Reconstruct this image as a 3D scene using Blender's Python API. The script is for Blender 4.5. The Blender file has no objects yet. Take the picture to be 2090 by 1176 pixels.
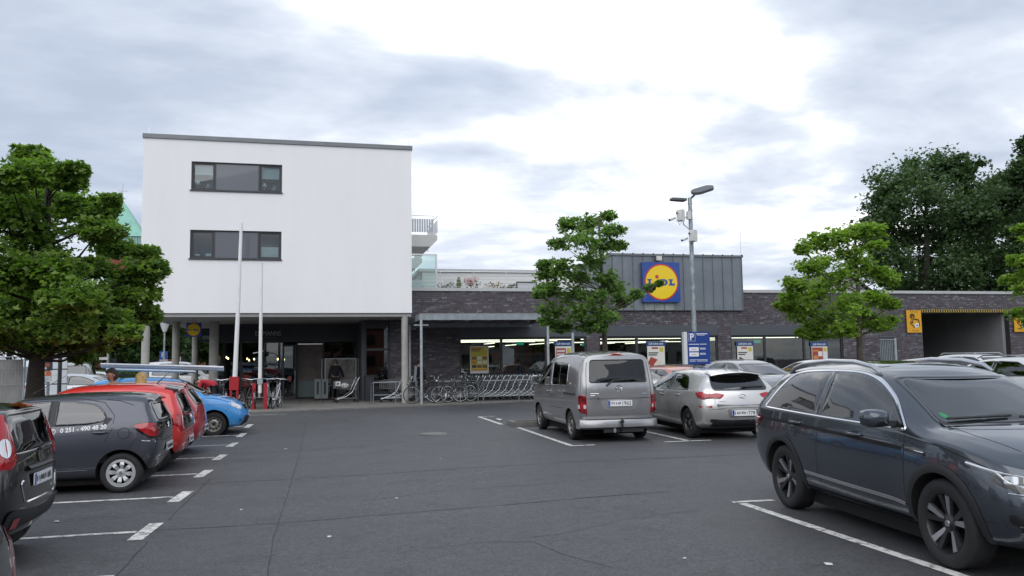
import bpy, bmesh, math, random
import numpy as np
from mathutils import Vector, Matrix
from mathutils.bvhtree import BVHTree
from mathutils.geometry import delaunay_2d_cdt, tessellate_polygon

R = math.radians
random.seed(7)
rng = np.random.default_rng(7)
scene = bpy.context.scene
col = scene.collection

# ------------------------------------------------------------------ camera
# world: X runs along the shop front, Y points at it, Z up; the photographer stands at the origin
YAW, PITCH, ROLL, EYE = R(13.7), R(5.0), R(0.835), 1.72
cam_data = bpy.data.cameras.new('camera')
cam = bpy.data.objects.new('camera', cam_data)
col.objects.link(cam)
cam_data.sensor_width = 36.0
cam_data.lens = 1650.0 / 2090.0 * 36.0
cam_data.clip_start, cam_data.clip_end = 0.1, 6000.0
_fw = Vector((math.sin(YAW) * math.cos(PITCH), math.cos(YAW) * math.cos(PITCH), math.sin(PITCH)))
_r0 = Vector((math.cos(YAW), -math.sin(YAW), 0))
_u0 = _r0.cross(_fw)
_r = math.cos(ROLL) * _r0 - math.sin(ROLL) * _u0
_u = math.sin(ROLL) * _r0 + math.cos(ROLL) * _u0
cam.matrix_world = Matrix(((_r.x, _u.x, -_fw.x, 0), (_r.y, _u.y, -_fw.y, 0), (_r.z, _u.z, -_fw.z, EYE), (0, 0, 0, 1)))
scene.camera = cam

# ------------------------------------------------------------------ sky and light
SUN_EL, SUN_AZ = R(48), R(200)          # azimuth clockwise from +Y: placed high behind the photographer to brighten the facade
world = bpy.data.worlds.new('World')
scene.world = world
world.use_nodes = True


def sky_nodes():
    nt = world.node_tree
    N, Lk = nt.nodes, nt.links
    N.clear()

    def n(t, **kw):
        o = N.new(t)
        for k, v in kw.items():
            setattr(o, k, v)
        return o

    def math_(op, a, b=None, clamp=False):
        o = n('ShaderNodeMath', operation=op, use_clamp=clamp)
        for i, q in enumerate((a, b)):
            if q is None:
                continue
            if isinstance(q, (int, float)):
                o.inputs[i].default_value = q
            else:
                Lk.new(q, o.inputs[i])
        return o.outputs[0]
    out = n('ShaderNodeOutputWorld')
    bg = n('ShaderNodeBackground')
    sky = n('ShaderNodeTexSky', sky_type='NISHITA')
    sky.sun_disc = False
    sky.sun_elevation, sky.sun_rotation = SUN_EL, SUN_AZ
    sky.air_density, sky.dust_density, sky.ozone_density = 1.0, 1.5, 1.5
    tc = n('ShaderNodeTexCoord')
    sep = n('ShaderNodeSeparateXYZ')
    Lk.new(tc.outputs['Generated'], sep.inputs[0])
    x, y, z = sep.outputs
    # cloud deck: the view direction meets a flat layer overhead
    den = math_('ADD', math_('MAXIMUM', z, 0.0), 0.16)
    cx, cy = math_('DIVIDE', x, den), math_('DIVIDE', y, den)
    comb = n('ShaderNodeCombineXYZ')
    Lk.new(cx, comb.inputs[0])
    Lk.new(cy, comb.inputs[1])
    comb.inputs[2].default_value = 0.0
    mp = n('ShaderNodeMapping')
    Lk.new(comb.outputs[0], mp.inputs[0])
    mp.inputs['Location'].default_value = (-8.908, -10.277, 0.0)
    mp.inputs['Rotation'].default_value = (0, 0, 1.36)
    mp.inputs['Scale'].default_value = (0.834, 1.136, 1.0)

    def noise(scale, detail, rough, dist=0.0):
        o = n('ShaderNodeTexNoise')
        o.inputs['Scale'].default_value = scale
        o.inputs['Detail'].default_value = detail
        o.inputs['Roughness'].default_value = rough
        o.inputs['Distortion'].default_value = dist
        Lk.new(mp.outputs[0], o.inputs['Vector'])
        return o.outputs['Fac']

    def ramp(fac, stops, interp='B_SPLINE'):
        o = n('ShaderNodeValToRGB')
        o.color_ramp.interpolation = interp
        el = o.color_ramp.elements
        while len(el) < len(stops):
            el.new(0.5)
        for e, (p, c) in zip(el, stops):
            e.position, e.color = p, (*c, 1)
        Lk.new(fac, o.inputs[0])
        return o.outputs[0]
    big = noise(0.62, 6, 0.52, 0.35)
    fine = noise(2.3, 5, 0.55, 0.2)
    shape = math_('ADD', math_('MULTIPLY', big, 0.74), math_('MULTIPLY', fine, 0.26))
    # grey undersides against thin bright cloud
    cloud = ramp(shape, [(0.375, (1.18, 1.20, 1.24)), (0.43, (0.90, 0.92, 0.96)), (0.478, (0.57, 0.62, 0.71)), (0.575, (0.34, 0.40, 0.505))])
    thin = ramp(noise(0.9, 4, 0.5), [(0.30, (1, 1, 1)), (0.42, (0, 0, 0))], 'EASE')
    # some blue shows through the thinnest places, bluer towards the horizon
    sk = n('ShaderNodeVectorMath', operation='SCALE')
    Lk.new(sky.outputs[0], sk.inputs[0])
    sk.inputs['Scale'].default_value = 0.11
    mx = n('ShaderNodeMix', data_type='RGBA')
    mx.inputs['Factor'].default_value = 0.82
    fac = math_('SUBTRACT', 1.0, math_('MULTIPLY', thin, 0.22))
    Lk.new(fac, mx.inputs['Factor'])
    Lk.new(sk.outputs[0], mx.inputs['A'])
    Lk.new(cloud, mx.inputs['B'])
    Lk.new(mx.outputs['Result'], bg.inputs['Color'])
    bg.inputs['Strength'].default_value = 1.0
    Lk.new(bg.outputs[0], out.inputs[0])


sky_nodes()
sun_data = bpy.data.lights.new('sun', 'SUN')
sun_data.energy = 1.5
sun_data.angle = R(75)
sun_data.color = (1.0, 0.985, 0.965)
sun = bpy.data.objects.new('sun', sun_data)
col.objects.link(sun)
_sd = Vector((math.sin(SUN_AZ) * math.cos(SUN_EL), math.cos(SUN_AZ) * math.cos(SUN_EL), math.sin(SUN_EL)))
sun.rotation_euler = (-_sd).to_track_quat('-Z', 'Y').to_euler()
sun.location = _sd * 60
vs = scene.view_settings
vs.view_transform, vs.look, vs.exposure, vs.gamma = 'Standard', 'None', 0.48, 1.0
vs.use_curve_mapping = False
scene.cycles.max_bounces = 8
scene.cycles.transparent_max_bounces = 12
scene.cycles.caustics_reflective = False
scene.cycles.caustics_refractive = False
scene.cycles.sample_clamp_indirect = 6.0

# ------------------------------------------------------------------ materials
_mats = {}


def mat(name, c=(0.5, 0.5, 0.5), rough=0.5, metal=0.0, coat=0.0, spec=0.5, var=0.0, vscale=6.0, bump=0.0, bscale=40.0, emit=None, estr=1.0, coat_rough=0.03, sub=None):
    """Principled surface; var = share of brightness that a soft noise takes away and adds, bump = fine relief."""
    if name in _mats:
        return _mats[name]
    m = bpy.data.materials.new(name)
    m.use_nodes = True
    nt = m.node_tree
    b = nt.nodes['Principled BSDF']
    b.inputs['Base Color'].default_value = (*c, 1)
    b.inputs['Roughness'].default_value = rough
    b.inputs['Metallic'].default_value = metal
    b.inputs['Specular IOR Level'].default_value = spec
    b.inputs['Coat Weight'].default_value = coat
    b.inputs['Coat Roughness'].default_value = coat_rough
    if emit:
        b.inputs['Emission Color'].default_value = (*emit, 1)
        b.inputs['Emission Strength'].default_value = estr
    if var or bump:
        tc = nt.nodes.new('ShaderNodeTexCoord')
        if var:
            no = nt.nodes.new('ShaderNodeTexNoise')
            no.inputs['Scale'].default_value = vscale
            no.inputs['Detail'].default_value = 6
            no.inputs['Roughness'].default_value = 0.6
            nt.links.new(tc.outputs['Object'], no.inputs['Vector'])
            rp = nt.nodes.new('ShaderNodeMapRange')
            rp.inputs[1].default_value, rp.inputs[2].default_value = 0.3, 0.7
            rp.inputs[3].default_value, rp.inputs[4].default_value = 1 - var, 1 + var
            nt.links.new(no.outputs['Fac'], rp.inputs[0])
            vm = nt.nodes.new('ShaderNodeVectorMath')
            vm.operation = 'SCALE'
            vm.inputs[0].default_value = c
            nt.links.new(rp.outputs[0], vm.inputs['Scale'])
            nt.links.new(vm.outputs[0], b.inputs['Base Color'])
        if bump:
            nb = nt.nodes.new('ShaderNodeTexNoise')
            nb.inputs['Scale'].default_value = bscale
            nb.inputs['Detail'].default_value = 4
            nt.links.new(tc.outputs['Object'], nb.inputs['Vector'])
            bp = nt.nodes.new('ShaderNodeBump')
            bp.inputs['Strength'].default_value = bump
            bp.inputs['Distance'].default_value = 0.02
            nt.links.new(nb.outputs['Fac'], bp.inputs['Height'])
            nt.links.new(bp.outputs[0], b.inputs['Normal'])
    _mats[name] = m
    return m


def glass_mat(name, tint=(0.6, 0.65, 0.65), refl=1.0, rough=0.01, f0=0.06):
    """Thin pane: tinted see-through plus a mirror layer that grows towards grazing angles."""
    if name in _mats:
        return _mats[name]
    m = bpy.data.materials.new(name)
    m.use_nodes = True
    nt = m.node_tree
    nt.nodes.clear()
    o = nt.nodes.new('ShaderNodeOutputMaterial')
    t = nt.nodes.new('ShaderNodeBsdfTransparent')
    t.inputs[0].default_value = (*tint, 1)
    g = nt.nodes.new('ShaderNodeBsdfGlossy')
    g.inputs['Roughness'].default_value = rough
    g.inputs['Color'].default_value = (refl, refl, refl, 1)
    lw = nt.nodes.new('ShaderNodeLayerWeight')
    lw.inputs['Blend'].default_value = 0.5
    pw = nt.nodes.new('ShaderNodeMath')
    pw.operation = 'POWER'
    pw.inputs[1].default_value = 4.0
    nt.links.new(lw.outputs['Facing'], pw.inputs[0])
    mr = nt.nodes.new('ShaderNodeMapRange')
    mr.inputs[3].default_value, mr.inputs[4].default_value = f0, 1.0
    nt.links.new(pw.outputs[0], mr.inputs[0])
    mx = nt.nodes.new('ShaderNodeMixShader')
    nt.links.new(mr.outputs[0], mx.inputs[0])
    nt.links.new(t.outputs[0], mx.inputs[1])
    nt.links.new(g.outputs[0], mx.inputs[2])
    nt.links.new(mx.outputs[0], o.inputs[0])
    _mats[name] = m
    return m


def paint(name, c, metal=0.0, rough=0.35, flake=0.0):
    m = mat(name, c, rough=rough, metal=metal, coat=1.0, coat_rough=0.02, var=0.05, vscale=3.0)
    return m


# ------------------------------------------------------------------ mesh kit
class MB:
    """Collects shapes; build() links them as ONE mesh object."""

    def __init__(s):
        s.v, s.f, s.m, s.cur = [], [], [], 0

    def add(s, vs_, fs_, mi=None):
        o = len(s.v)
        s.v.extend([tuple(v) for v in vs_])
        s.f.extend([[i + o for i in f] for f in fs_])
        s.m.extend([s.cur if mi is None else mi] * len(fs_))
        return s

    def box(s, x0, x1, y0, y1, z0, z1, mi=None):
        v = [(x0, y0, z0), (x1, y0, z0), (x1, y1, z0), (x0, y1, z0), (x0, y0, z1), (x1, y0, z1), (x1, y1, z1), (x0, y1, z1)]
        return s.add(v, [(3, 2, 1, 0), (4, 5, 6, 7), (0, 1, 5, 4), (1, 2, 6, 5), (2, 3, 7, 6), (3, 0, 4, 7)], mi)

    def mbox(s, M, sx, sy, sz, mi=None):
        """box of full sizes about the origin of matrix M"""
        v = [M @ Vector((a * sx / 2, b * sy / 2, c * sz / 2)) for c in (-1, 1) for a, b in ((-1, -1), (1, -1), (1, 1), (-1, 1))]
        return s.add(v, [(3, 2, 1, 0), (4, 5, 6, 7), (0, 1, 5, 4), (1, 2, 6, 5), (2, 3, 7, 6), (3, 0, 4, 7)], mi)

    def tube(s, pts, r, n=6, cap=True, mi=None, closed=False):
        pts = [Vector(p) for p in pts]
        k = len(pts)
        rs = r if isinstance(r, (list, tuple)) else [r] * k
        rings = []
        prev = None
        for i, p in enumerate(pts):
            a = pts[(i - 1) % k] if (i > 0 or closed) else pts[i]
            b = pts[(i + 1) % k] if (i < k - 1 or closed) else pts[i]
            t = (b - a)
            t = t.normalized() if t.length > 1e-9 else Vector((0, 0, 1))
            if prev is None:
                q = Vector((0, 0, 1)) if abs(t.z) < 0.9 else Vector((1, 0, 0))
                u = t.cross(q).normalized()
            else:
                u = (prev - t * prev.dot(t))
                u = u.normalized() if u.length > 1e-6 else t.orthogonal().normalized()
            prev = u
            w = t.cross(u)
            rings.append([p + (u * math.cos(2 * math.pi * j / n) + w * math.sin(2 * math.pi * j / n)) * rs[i] for j in range(n)])
        vv = [q for rg in rings for q in rg]
        ff = []
        for i in range(k if closed else k - 1):
            for j in range(n):
                a, b = i * n + j, i * n + (j + 1) % n
                c, d = ((i + 1) % k) * n + (j + 1) % n, ((i + 1) % k) * n + j
                ff.append((a, b, c, d))
        if cap and not closed:
            ff.append(tuple(reversed(range(n))))
            ff.append(tuple((k - 1) * n + j for j in range(n)))
        return s.add(vv, ff, mi)

    def lathe(s, prof, n=24, M=None, mi=None, arc=1.0):
        """profile [(radius, height)] turned about local z of M"""
        M = M or Matrix()
        k = len(prof)
        vv = [M @ Vector((r * math.cos(2 * math.pi * arc * j / n), r * math.sin(2 * math.pi * arc * j / n), h)) for r, h in prof for j in range(n)]
        ff = []
        for i in range(k - 1):
            for j in range(n):
                a, b, c, d = i * n + j, i * n + (j + 1) % n, (i + 1) * n + (j + 1) % n, (i + 1) * n + j
                if prof[i][0] < 1e-6:
                    ff.append((a, c, d))
                elif prof[i + 1][0] < 1e-6:
                    ff.append((a, b, d))
                else:
                    ff.append((a, b, c, d))
        return s.add(vv, ff, mi)

    def prism(s, poly, M, h, mi=None):
        """2D polygon in the local xy of M, raised from 0 to h along local z"""
        k = len(poly)
        area = sum(poly[i][0] * poly[(i + 1) % k][1] - poly[(i + 1) % k][0] * poly[i][1] for i in range(k))
        if (area < 0) != (h < 0):
            poly = list(reversed(poly))
        vv = [M @ Vector((p[0], p[1], 0)) for p in poly] + [M @ Vector((p[0], p[1], h)) for p in poly]
        ff = [tuple(reversed(range(k))), tuple(range(k, 2 * k))] + [(i, (i + 1) % k, k + (i + 1) % k, k + i) for i in range(k)]
        return s.add(vv, ff, mi)

    def ball(s, c, r, n=12, m=8, mi=None):
        c = Vector(c)
        r = r if isinstance(r, (list, tuple)) else (r, r, r)
        prof = [(math.sin(math.pi * i / m), -math.cos(math.pi * i / m)) for i in range(m + 1)]
        prof[0], prof[-1] = (0, -1), (0, 1)
        M = Matrix.Translation(c) @ Matrix.Diagonal((*r, 1))
        return s.lathe(prof, n, M, mi)

    def build(s, name, mats, parent=None, smooth=None, rel=True):
        me = bpy.data.meshes.new(name)
        off = wloc(parent) if (parent is not None and rel) else Vector((0, 0, 0))
        me.from_pydata([(v[0] - off.x, v[1] - off.y, v[2] - off.z) for v in s.v] if off.length > 0 else s.v, [], s.f)
        ms = mats if isinstance(mats, (list, tuple)) else [mats]
        for q in ms:
            me.materials.append(q)
        if len(ms) > 1:
            me.polygons.foreach_set('material_index', np.array(s.m, dtype=np.int32))
        if smooth:
            me.polygons.foreach_set('use_smooth', np.ones(len(me.polygons), dtype=bool))
            me.set_sharp_from_angle(angle=R(smooth if smooth is not True else 40))
        me.update()
        return link(name, me, parent)


def wloc(o):
    v = Vector((0, 0, 0))
    while o is not None:
        v += o.location
        o = o.parent
    return v


def link(name, data, parent=None):
    o = bpy.data.objects.new(name, data)
    col.objects.link(o)
    if parent is not None:
        o.parent = parent
    return o


def tag(o, label=None, cat=None, group=None, kind=None):
    for k, v in (('label', label), ('category', cat), ('group', group), ('kind', kind)):
        if v:
            o[k] = v
    return o


def thing(name, label, cat, loc=(0, 0, 0), rz=0.0, group=None):
    o = link(name, None)
    o.empty_display_size = 0.2
    o.location = loc
    o.rotation_euler = (0, 0, rz)
    return tag(o, label, cat, group)


def copy_tree(o, parent=None):
    c = o.copy()
    col.objects.link(c)
    c.parent = parent
    for ch in [q for q in o.children]:
        copy_tree(ch, c)
    return c


def T(x=0, y=0, z=0):
    return Matrix.Translation((x, y, z))


def axes(o, ex, ey, ez):
    """matrix from an origin and three axis vectors"""
    return Matrix(((ex[0], ey[0], ez[0], o[0]), (ex[1], ey[1], ez[1], o[1]), (ex[2], ey[2], ez[2], o[2]), (0, 0, 0, 1)))


def front_frame(x, y, z):
    """local xy = world x,z ; local z = towards the camera side (-y): for signs on walls that face the car park"""
    return axes((x, y, z), (1, 0, 0), (0, 0, 1), (0, -1, 0))


def text_mesh(txt, size=1.0, depth=0.002, align='CENTER', shear=0.0, bold=0.0, M=None, width=None):
    cu = bpy.data.curves.new('lettering', 'FONT')
    cu.body = txt
    cu.size = size
    cu.extrude = depth / 2
    cu.offset = bold
    cu.align_x = align
    cu.align_y = 'CENTER'
    cu.shear = shear
    cu.resolution_u = 3
    o = bpy.data.objects.new('lettering', cu)
    col.objects.link(o)
    bpy.context.view_layer.update()
    me = bpy.data.meshes.new_from_object(o.evaluated_get(bpy.context.evaluated_depsgraph_get()))
    bpy.data.objects.remove(o)
    bpy.data.curves.remove(cu)
    vv = np.zeros(len(me.vertices) * 3)
    me.vertices.foreach_get('co', vv)
    vv = vv.reshape(-1, 3)
    if width and len(vv):
        w = vv[:, 0].max() - vv[:, 0].min()
        vv[:, 0] *= width / max(w, 1e-6)
    ff = [tuple(p.vertices) for p in me.polygons]
    bpy.data.meshes.remove(me)
    M = M or Matrix()
    return [M @ Vector(q) for q in vv], ff


def round_poly(pts, r, seg=4):
    """2D polygon with rounded corners; r one radius or one per corner"""
    out = []
    k = len(pts)
    rs = r if isinstance(r, (list, tuple)) else [r] * k
    for i in range(k):
        p0, p, p1 = Vector(pts[i - 1]), Vector(pts[i]), Vector(pts[(i + 1) % k])
        a, b = (p0 - p), (p1 - p)
        d = min(rs[i], a.length * 0.48, b.length * 0.48)
        if d < 1e-4:
            out.append((p.x, p.y))
            continue
        A, B = p + a.normalized() * d, p + b.normalized() * d
        for j in range(seg + 1):
            t = j / seg
            q = A * (1 - t) ** 2 + p * 2 * t * (1 - t) + B * t * t
            out.append((q.x, q.y))
    return out


def circle2(cx, cy, rx, ry=None, n=24):
    ry = rx if ry is None else ry
    return [(cx + rx * math.cos(2 * math.pi * i / n), cy + ry * math.sin(2 * math.pi * i / n)) for i in range(n)]
# ------------------------------------------------------------------ ground
def smooth01(t):
    t = max(0.0, min(1.0, t))
    return t * t * (3 - 2 * t)


def gz(x, y=10.0):
    """the car park falls gently to the row on the left"""
    return -0.15 * smooth01((4.5 - x) / 6.0) * (1 - smooth01((y - 21) / 7.0))


def asphalt():
    m = bpy.data.materials.new('asphalt')
    m.use_nodes = True
    nt = m.node_tree
    b = nt.nodes['Principled BSDF']
    tc = nt.nodes.new('ShaderNodeTexCoord')

    def noise(scale, detail=5, rough=0.6, vec=None):
        o = nt.nodes.new('ShaderNodeTexNoise')
        o.inputs['Scale'].default_value = scale
        o.inputs['Detail'].default_value = detail
        o.inputs['Roughness'].default_value = rough
        nt.links.new(vec or tc.outputs['Object'], o.inputs['Vector'])
        return o.outputs['Fac']

    def mr(f, a, b_, c, d):
        o = nt.nodes.new('ShaderNodeMapRange')
        for i, q in enumerate((a, b_, c, d)):
            o.inputs[i + 1].default_value = q
        nt.links.new(f, o.inputs[0])
        return o.outputs[0]

    def mul(a, c):
        o = nt.nodes.new('ShaderNodeMath')
        o.operation = 'MULTIPLY'
        nt.links.new(a, o.inputs[0])
        nt.links.new(c, o.inputs[1])
        return o.outputs[0]
    mp = nt.nodes.new('ShaderNodeMapping')
    mp.inputs['Scale'].default_value = (0.35, 1.6, 1)
    nt.links.new(tc.outputs['Object'], mp.inputs[0])
    big = mr(noise(0.23, 5), 0.3, 0.7, 0.80, 1.18)
    lanes = mr(noise(0.9, 5, 0.6, mp.outputs[0]), 0.3, 0.7, 0.90, 1.10)
    grit = mul(mr(noise(34, 5, 0.9), 0.34, 0.66, 0.36, 1.75), mr(noise(90, 2, 0.8), 0.3, 0.7, 0.55, 1.45))
    stains = mr(noise(1.6, 6, 0.68), 0.54, 0.72, 1.0, 0.66)
    mid = mr(noise(9, 9, 0.9), 0.36, 0.64, 0.66, 1.34)
    f = mul(mul(mul(big, mid), lanes), mul(grit, stains))
    vm = nt.nodes.new('ShaderNodeVectorMath')
    vm.operation = 'SCALE'
    vm.inputs[0].default_value = (0.064, 0.065, 0.069)
    nt.links.new(f, vm.inputs['Scale'])
    nt.links.new(vm.outputs[0], b.inputs['Base Color'])
    nt.links.new(mr(big, 0.80, 1.18, 0.50, 0.66), b.inputs['Roughness'])
    b.inputs['Specular IOR Level'].default_value = 0.5
    bp = nt.nodes.new('ShaderNodeBump')
    bp.inputs['Strength'].default_value = 0.55
    bp.inputs['Distance'].default_value = 0.012
    nt.links.new(noise(70, 4, 0.8), bp.inputs['Height'])
    nt.links.new(bp.outputs[0], b.inputs['Normal'])
    return m


def ground():
    xs = sorted(set([-700, -300, -120, -60, -30, -15, -8] + [round(-3 + 0.5 * i, 2) for i in range(18)] + [8, 15, 30, 60, 120, 300, 700]))
    ys = sorted(set([-200, -60, -20, 0, 5, 10, 15] + [round(18 + i, 2) for i in range(14)] + [36, 45, 60, 90, 150, 300, 700, 1500]))
    b = MB()
    b.add([(x, y, gz(x, y)) for y in ys for x in xs], [(j * len(xs) + i, j * len(xs) + i + 1, (j + 1) * len(xs) + i + 1, (j + 1) * len(xs) + i) for j in range(len(ys) - 1) for i in range(len(xs) - 1)])
    g = b.build('ground', asphalt(), smooth=True)
    tag(g, 'dark grey asphalt of the car park', None, None, 'structure')
    return g


GROUND = ground()


def marking_mat():
    m = mat('road_paint', (0.62, 0.61, 0.58), rough=0.7)
    nt = m.node_tree
    b = nt.nodes['Principled BSDF']
    tc = nt.nodes.new('ShaderNodeTexCoord')
    no = nt.nodes.new('ShaderNodeTexNoise')
    no.inputs['Scale'].default_value = 9
    no.inputs['Detail'].default_value = 8
    no.inputs['Roughness'].default_value = 0.75
    nt.links.new(tc.outputs['Object'], no.inputs['Vector'])
    rp = nt.nodes.new('ShaderNodeValToRGB')
    el = rp.color_ramp.elements
    el[0].position, el[0].color = 0.36, (0.09, 0.09, 0.09, 1)
    el[1].position, el[1].color = 0.52, (0.66, 0.65, 0.61, 1)
    nt.links.new(no.outputs['Fac'], rp.inputs[0])
    nt.links.new(rp.outputs[0], b.inputs['Base Color'])
    return m


ROADPAINT = marking_mat()
TAR = mat('tar_joint', (0.028, 0.029, 0.032), rough=0.7)


def ribbon(name, pts, w, m, dz=0.004, parent=GROUND, step=0.4, wob=0.0):
    """a flat strip laid on the ground along a polyline"""
    fine = []
    for a, c in zip(pts[:-1], pts[1:]):
        a, c = Vector(a), Vector(c)
        n = max(1, int((c - a).length / step))
        fine += [a.lerp(c, i / n) for i in range(n)]
    fine.append(Vector(pts[-1]))
    vv = []
    for i, p in enumerate(fine):
        t = (fine[min(i + 1, len(fine) - 1)] - fine[max(i - 1, 0)]).normalized()
        q = Vector((-t.y, t.x))
        ww = w * (random.uniform(0.55, 1.3) if wob else 1)
        p = p + q * random.uniform(-wob, wob)
        for s in (-0.5, 0.5):
            k = p + q * s * ww
            vv.append((k.x, k.y, gz(k.x, k.y) + dz))
    b = MB()
    b.add(vv, [(2 * i, 2 * i + 2, 2 * i + 3, 2 * i + 1) for i in range(len(fine) - 1)])
    return b.build(name, m, parent)


# bay lines of the left row: a long line and a short broad bar across its end
for n_ in (7.56, 9.98, 12.39, 14.80, 17.23, 19.72, 22.12, 24.32):
    ribbon('bay_line', [(-6.6, n_ + 0.02), (-1.93, n_)], 0.10, ROADPAINT)
    ribbon('bay_end_bar', [(-1.86, n_ - 0.46), (-1.80, n_ + 0.46)], 0.16, ROADPAINT, dz=0.005)
ribbon('bay_line', [(-2.6, 27.9), (-0.9, 28.05)], 0.10, ROADPAINT)
# right block, near side
for i_, x_ in enumerate((4.90, 7.40, 9.90, 12.40, 14.90, 17.40, 19.90)):
    ribbon('bay_line', [(x_ + 0.05, 19.85), (x_, 15.42)], 0.11, ROADPAINT)
    ribbon('bay_end_bar', [(x_ - (0.05 if i_ == 0 else 0.55), 15.34), (x_ + 0.48, 15.32)], 0.10, ROADPAINT, dz=0.005)
    ribbon('bay_line', [(x_ - 0.12, 20.95), (x_ - 0.12, 24.0)], 0.11, ROADPAINT)
    ribbon('bay_end_bar', [(x_ - 0.12, 24.03), (x_ + 0.36, 24.03)], 0.10, ROADPAINT, dz=0.005)
# row in the foreground on the right
for i_, x_ in enumerate((4.85, 7.35, 9.85)):
    ribbon('bay_line', [(x_, 8.70), (x_, 3.2)], 0.11, ROADPAINT)
    ribbon('bay_end_bar', [(x_ - 0.08, 8.80), (x_ + 0.45, 8.78)], 0.10, ROADPAINT, dz=0.005)

# joints and cracks in the asphalt
for pts_, w_, wb_ in (
        ([(-6.0, 13.4), (-1.2, 13.62), (3.2, 13.05), (6.5, 12.9), (12.0, 13.2)], 0.030, 0.012),
        ([(-3.8, 10.1), (-0.5, 9.95), (1.1, 9.83), (2.4, 9.75), (4.4, 9.72)], 0.035, 0.015),
        ([(-0.35, 5.5), (-0.42, 9.0), (-0.36, 12.2), (-0.32, 15.6), (-0.28, 19.8), (-0.25, 25.0)], 0.022, 0.006),
        ([(-1.72, 6.0), (-1.70, 9.4)], 0.03, 0.008), ([(-1.70, 10.6), (-1.68, 12.0), (-1.64, 14.2)], 0.03, 0.008),
        ([(0.6, 10.9), (1.8, 11.2), (2.9, 11.0), (4.0, 11.05)], 0.018, 0.02),
        ([(0.75, 7.9), (1.7, 7.95), (2.05, 7.75), (2.2, 7.2), (2.45, 6.6)], 0.014, 0.03),
        ([(2.1, 7.95), (2.5, 8.0), (3.2, 8.3), (4.2, 8.5)], 0.016, 0.025),
        ([(2.9, 9.3), (3.1, 9.0), (3.25, 8.8)], 0.012, 0.03),
        ([(-3.0, 17.6), (-0.3, 17.75), (2.4, 17.9)], 0.022, 0.012)):
    ribbon('asphalt_joint', pts_, w_ * 0.55, TAR, dz=0.003, step=0.22, wob=wb_)

# round manhole with a pale concrete rim, scraps of litter
b = MB()
b.prism(circle2(0, 0, 0.31, n=28), T(2.80, 19.35, gz(2.8, 19.35) + 0.003), 0.004, 0)
b.prism(circle2(0, 0, 0.37, n=28), T(2.80, 19.35, gz(2.8, 19.35) + 0.002), 0.003, 1)
b.build('manhole_cover', [mat('cast_iron', (0.16, 0.155, 0.145), rough=0.7, var=0.3, vscale=30), mat('manhole_rim', (0.20, 0.195, 0.18), rough=0.9)], GROUND)
for x_, y_, s_, c_ in ((5.05, 22.5, 0.16, 0.75), (1.05, 10.9, 0.035, 0.6), (-0.9, 11.0, 0.03, 0.6), (0.15, 8.9, 0.035, 0.6), (2.2, 14.6, 0.03, 0.5), (-0.6, 18.2, 0.06, 0.5), (3.1, 6.6, 0.03, 0.55), (-3.0, 10.9, 0.05, 0.5), (4.1, 6.0, 0.05, 0.55)):
    b = MB()
    z_ = gz(x_, y_) + 0.006
    k_ = [(x_ + s_ * random.uniform(0.5, 1) * math.cos(a), y_ + s_ * random.uniform(0.4, 1) * math.sin(a), z_ + random.uniform(0, s_ * 0.25)) for a in (0, 1.2, 2.3, 3.4, 4.6, 5.5)]
    b.add(k_, [(0, 1, 2), (0, 2, 3), (0, 3, 4), (0, 4, 5)])
    o_ = b.build('paper_scrap', mat('litter%d' % int(c_ * 100), (c_, c_, c_ * 0.97), rough=0.8), GROUND)

# raised bed between the two rows, kerbed with concrete
KERB = mat('kerb_concrete', (0.17, 0.165, 0.155), rough=0.9, var=0.2, vscale=4, bump=0.3, bscale=60)
SOIL = mat('bed_soil', (0.06, 0.05, 0.04), rough=1.0, var=0.5, vscale=12, bump=0.6, bscale=25)
bed = link('median_bed', None)
tag(bed, 'narrow kerbed tree bed between the parking rows', None, None, 'structure')
bed.location = (5.0, 20.45, 0)
x_ = 5.0
while x_ < 40:
    for y0_, y1_ in ((20.05, 20.17), (20.75, 20.87)):
        b = MB()
        b.box(x_ + 0.006, x_ + 0.994, y0_, y1_, 0.0, 0.115)
        b.build('kerb_stone', KERB, bed)
    x_ += 1.0
b = MB()
b.box(4.88, 5.0, 20.05, 20.87, 0.0, 0.115)
b.build('kerb_stone', KERB, bed)
b = MB()
b.box(5.0, 40, 20.17, 20.75, 0.0, 0.085)
b.build('bed_soil', SOIL, bed)

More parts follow.
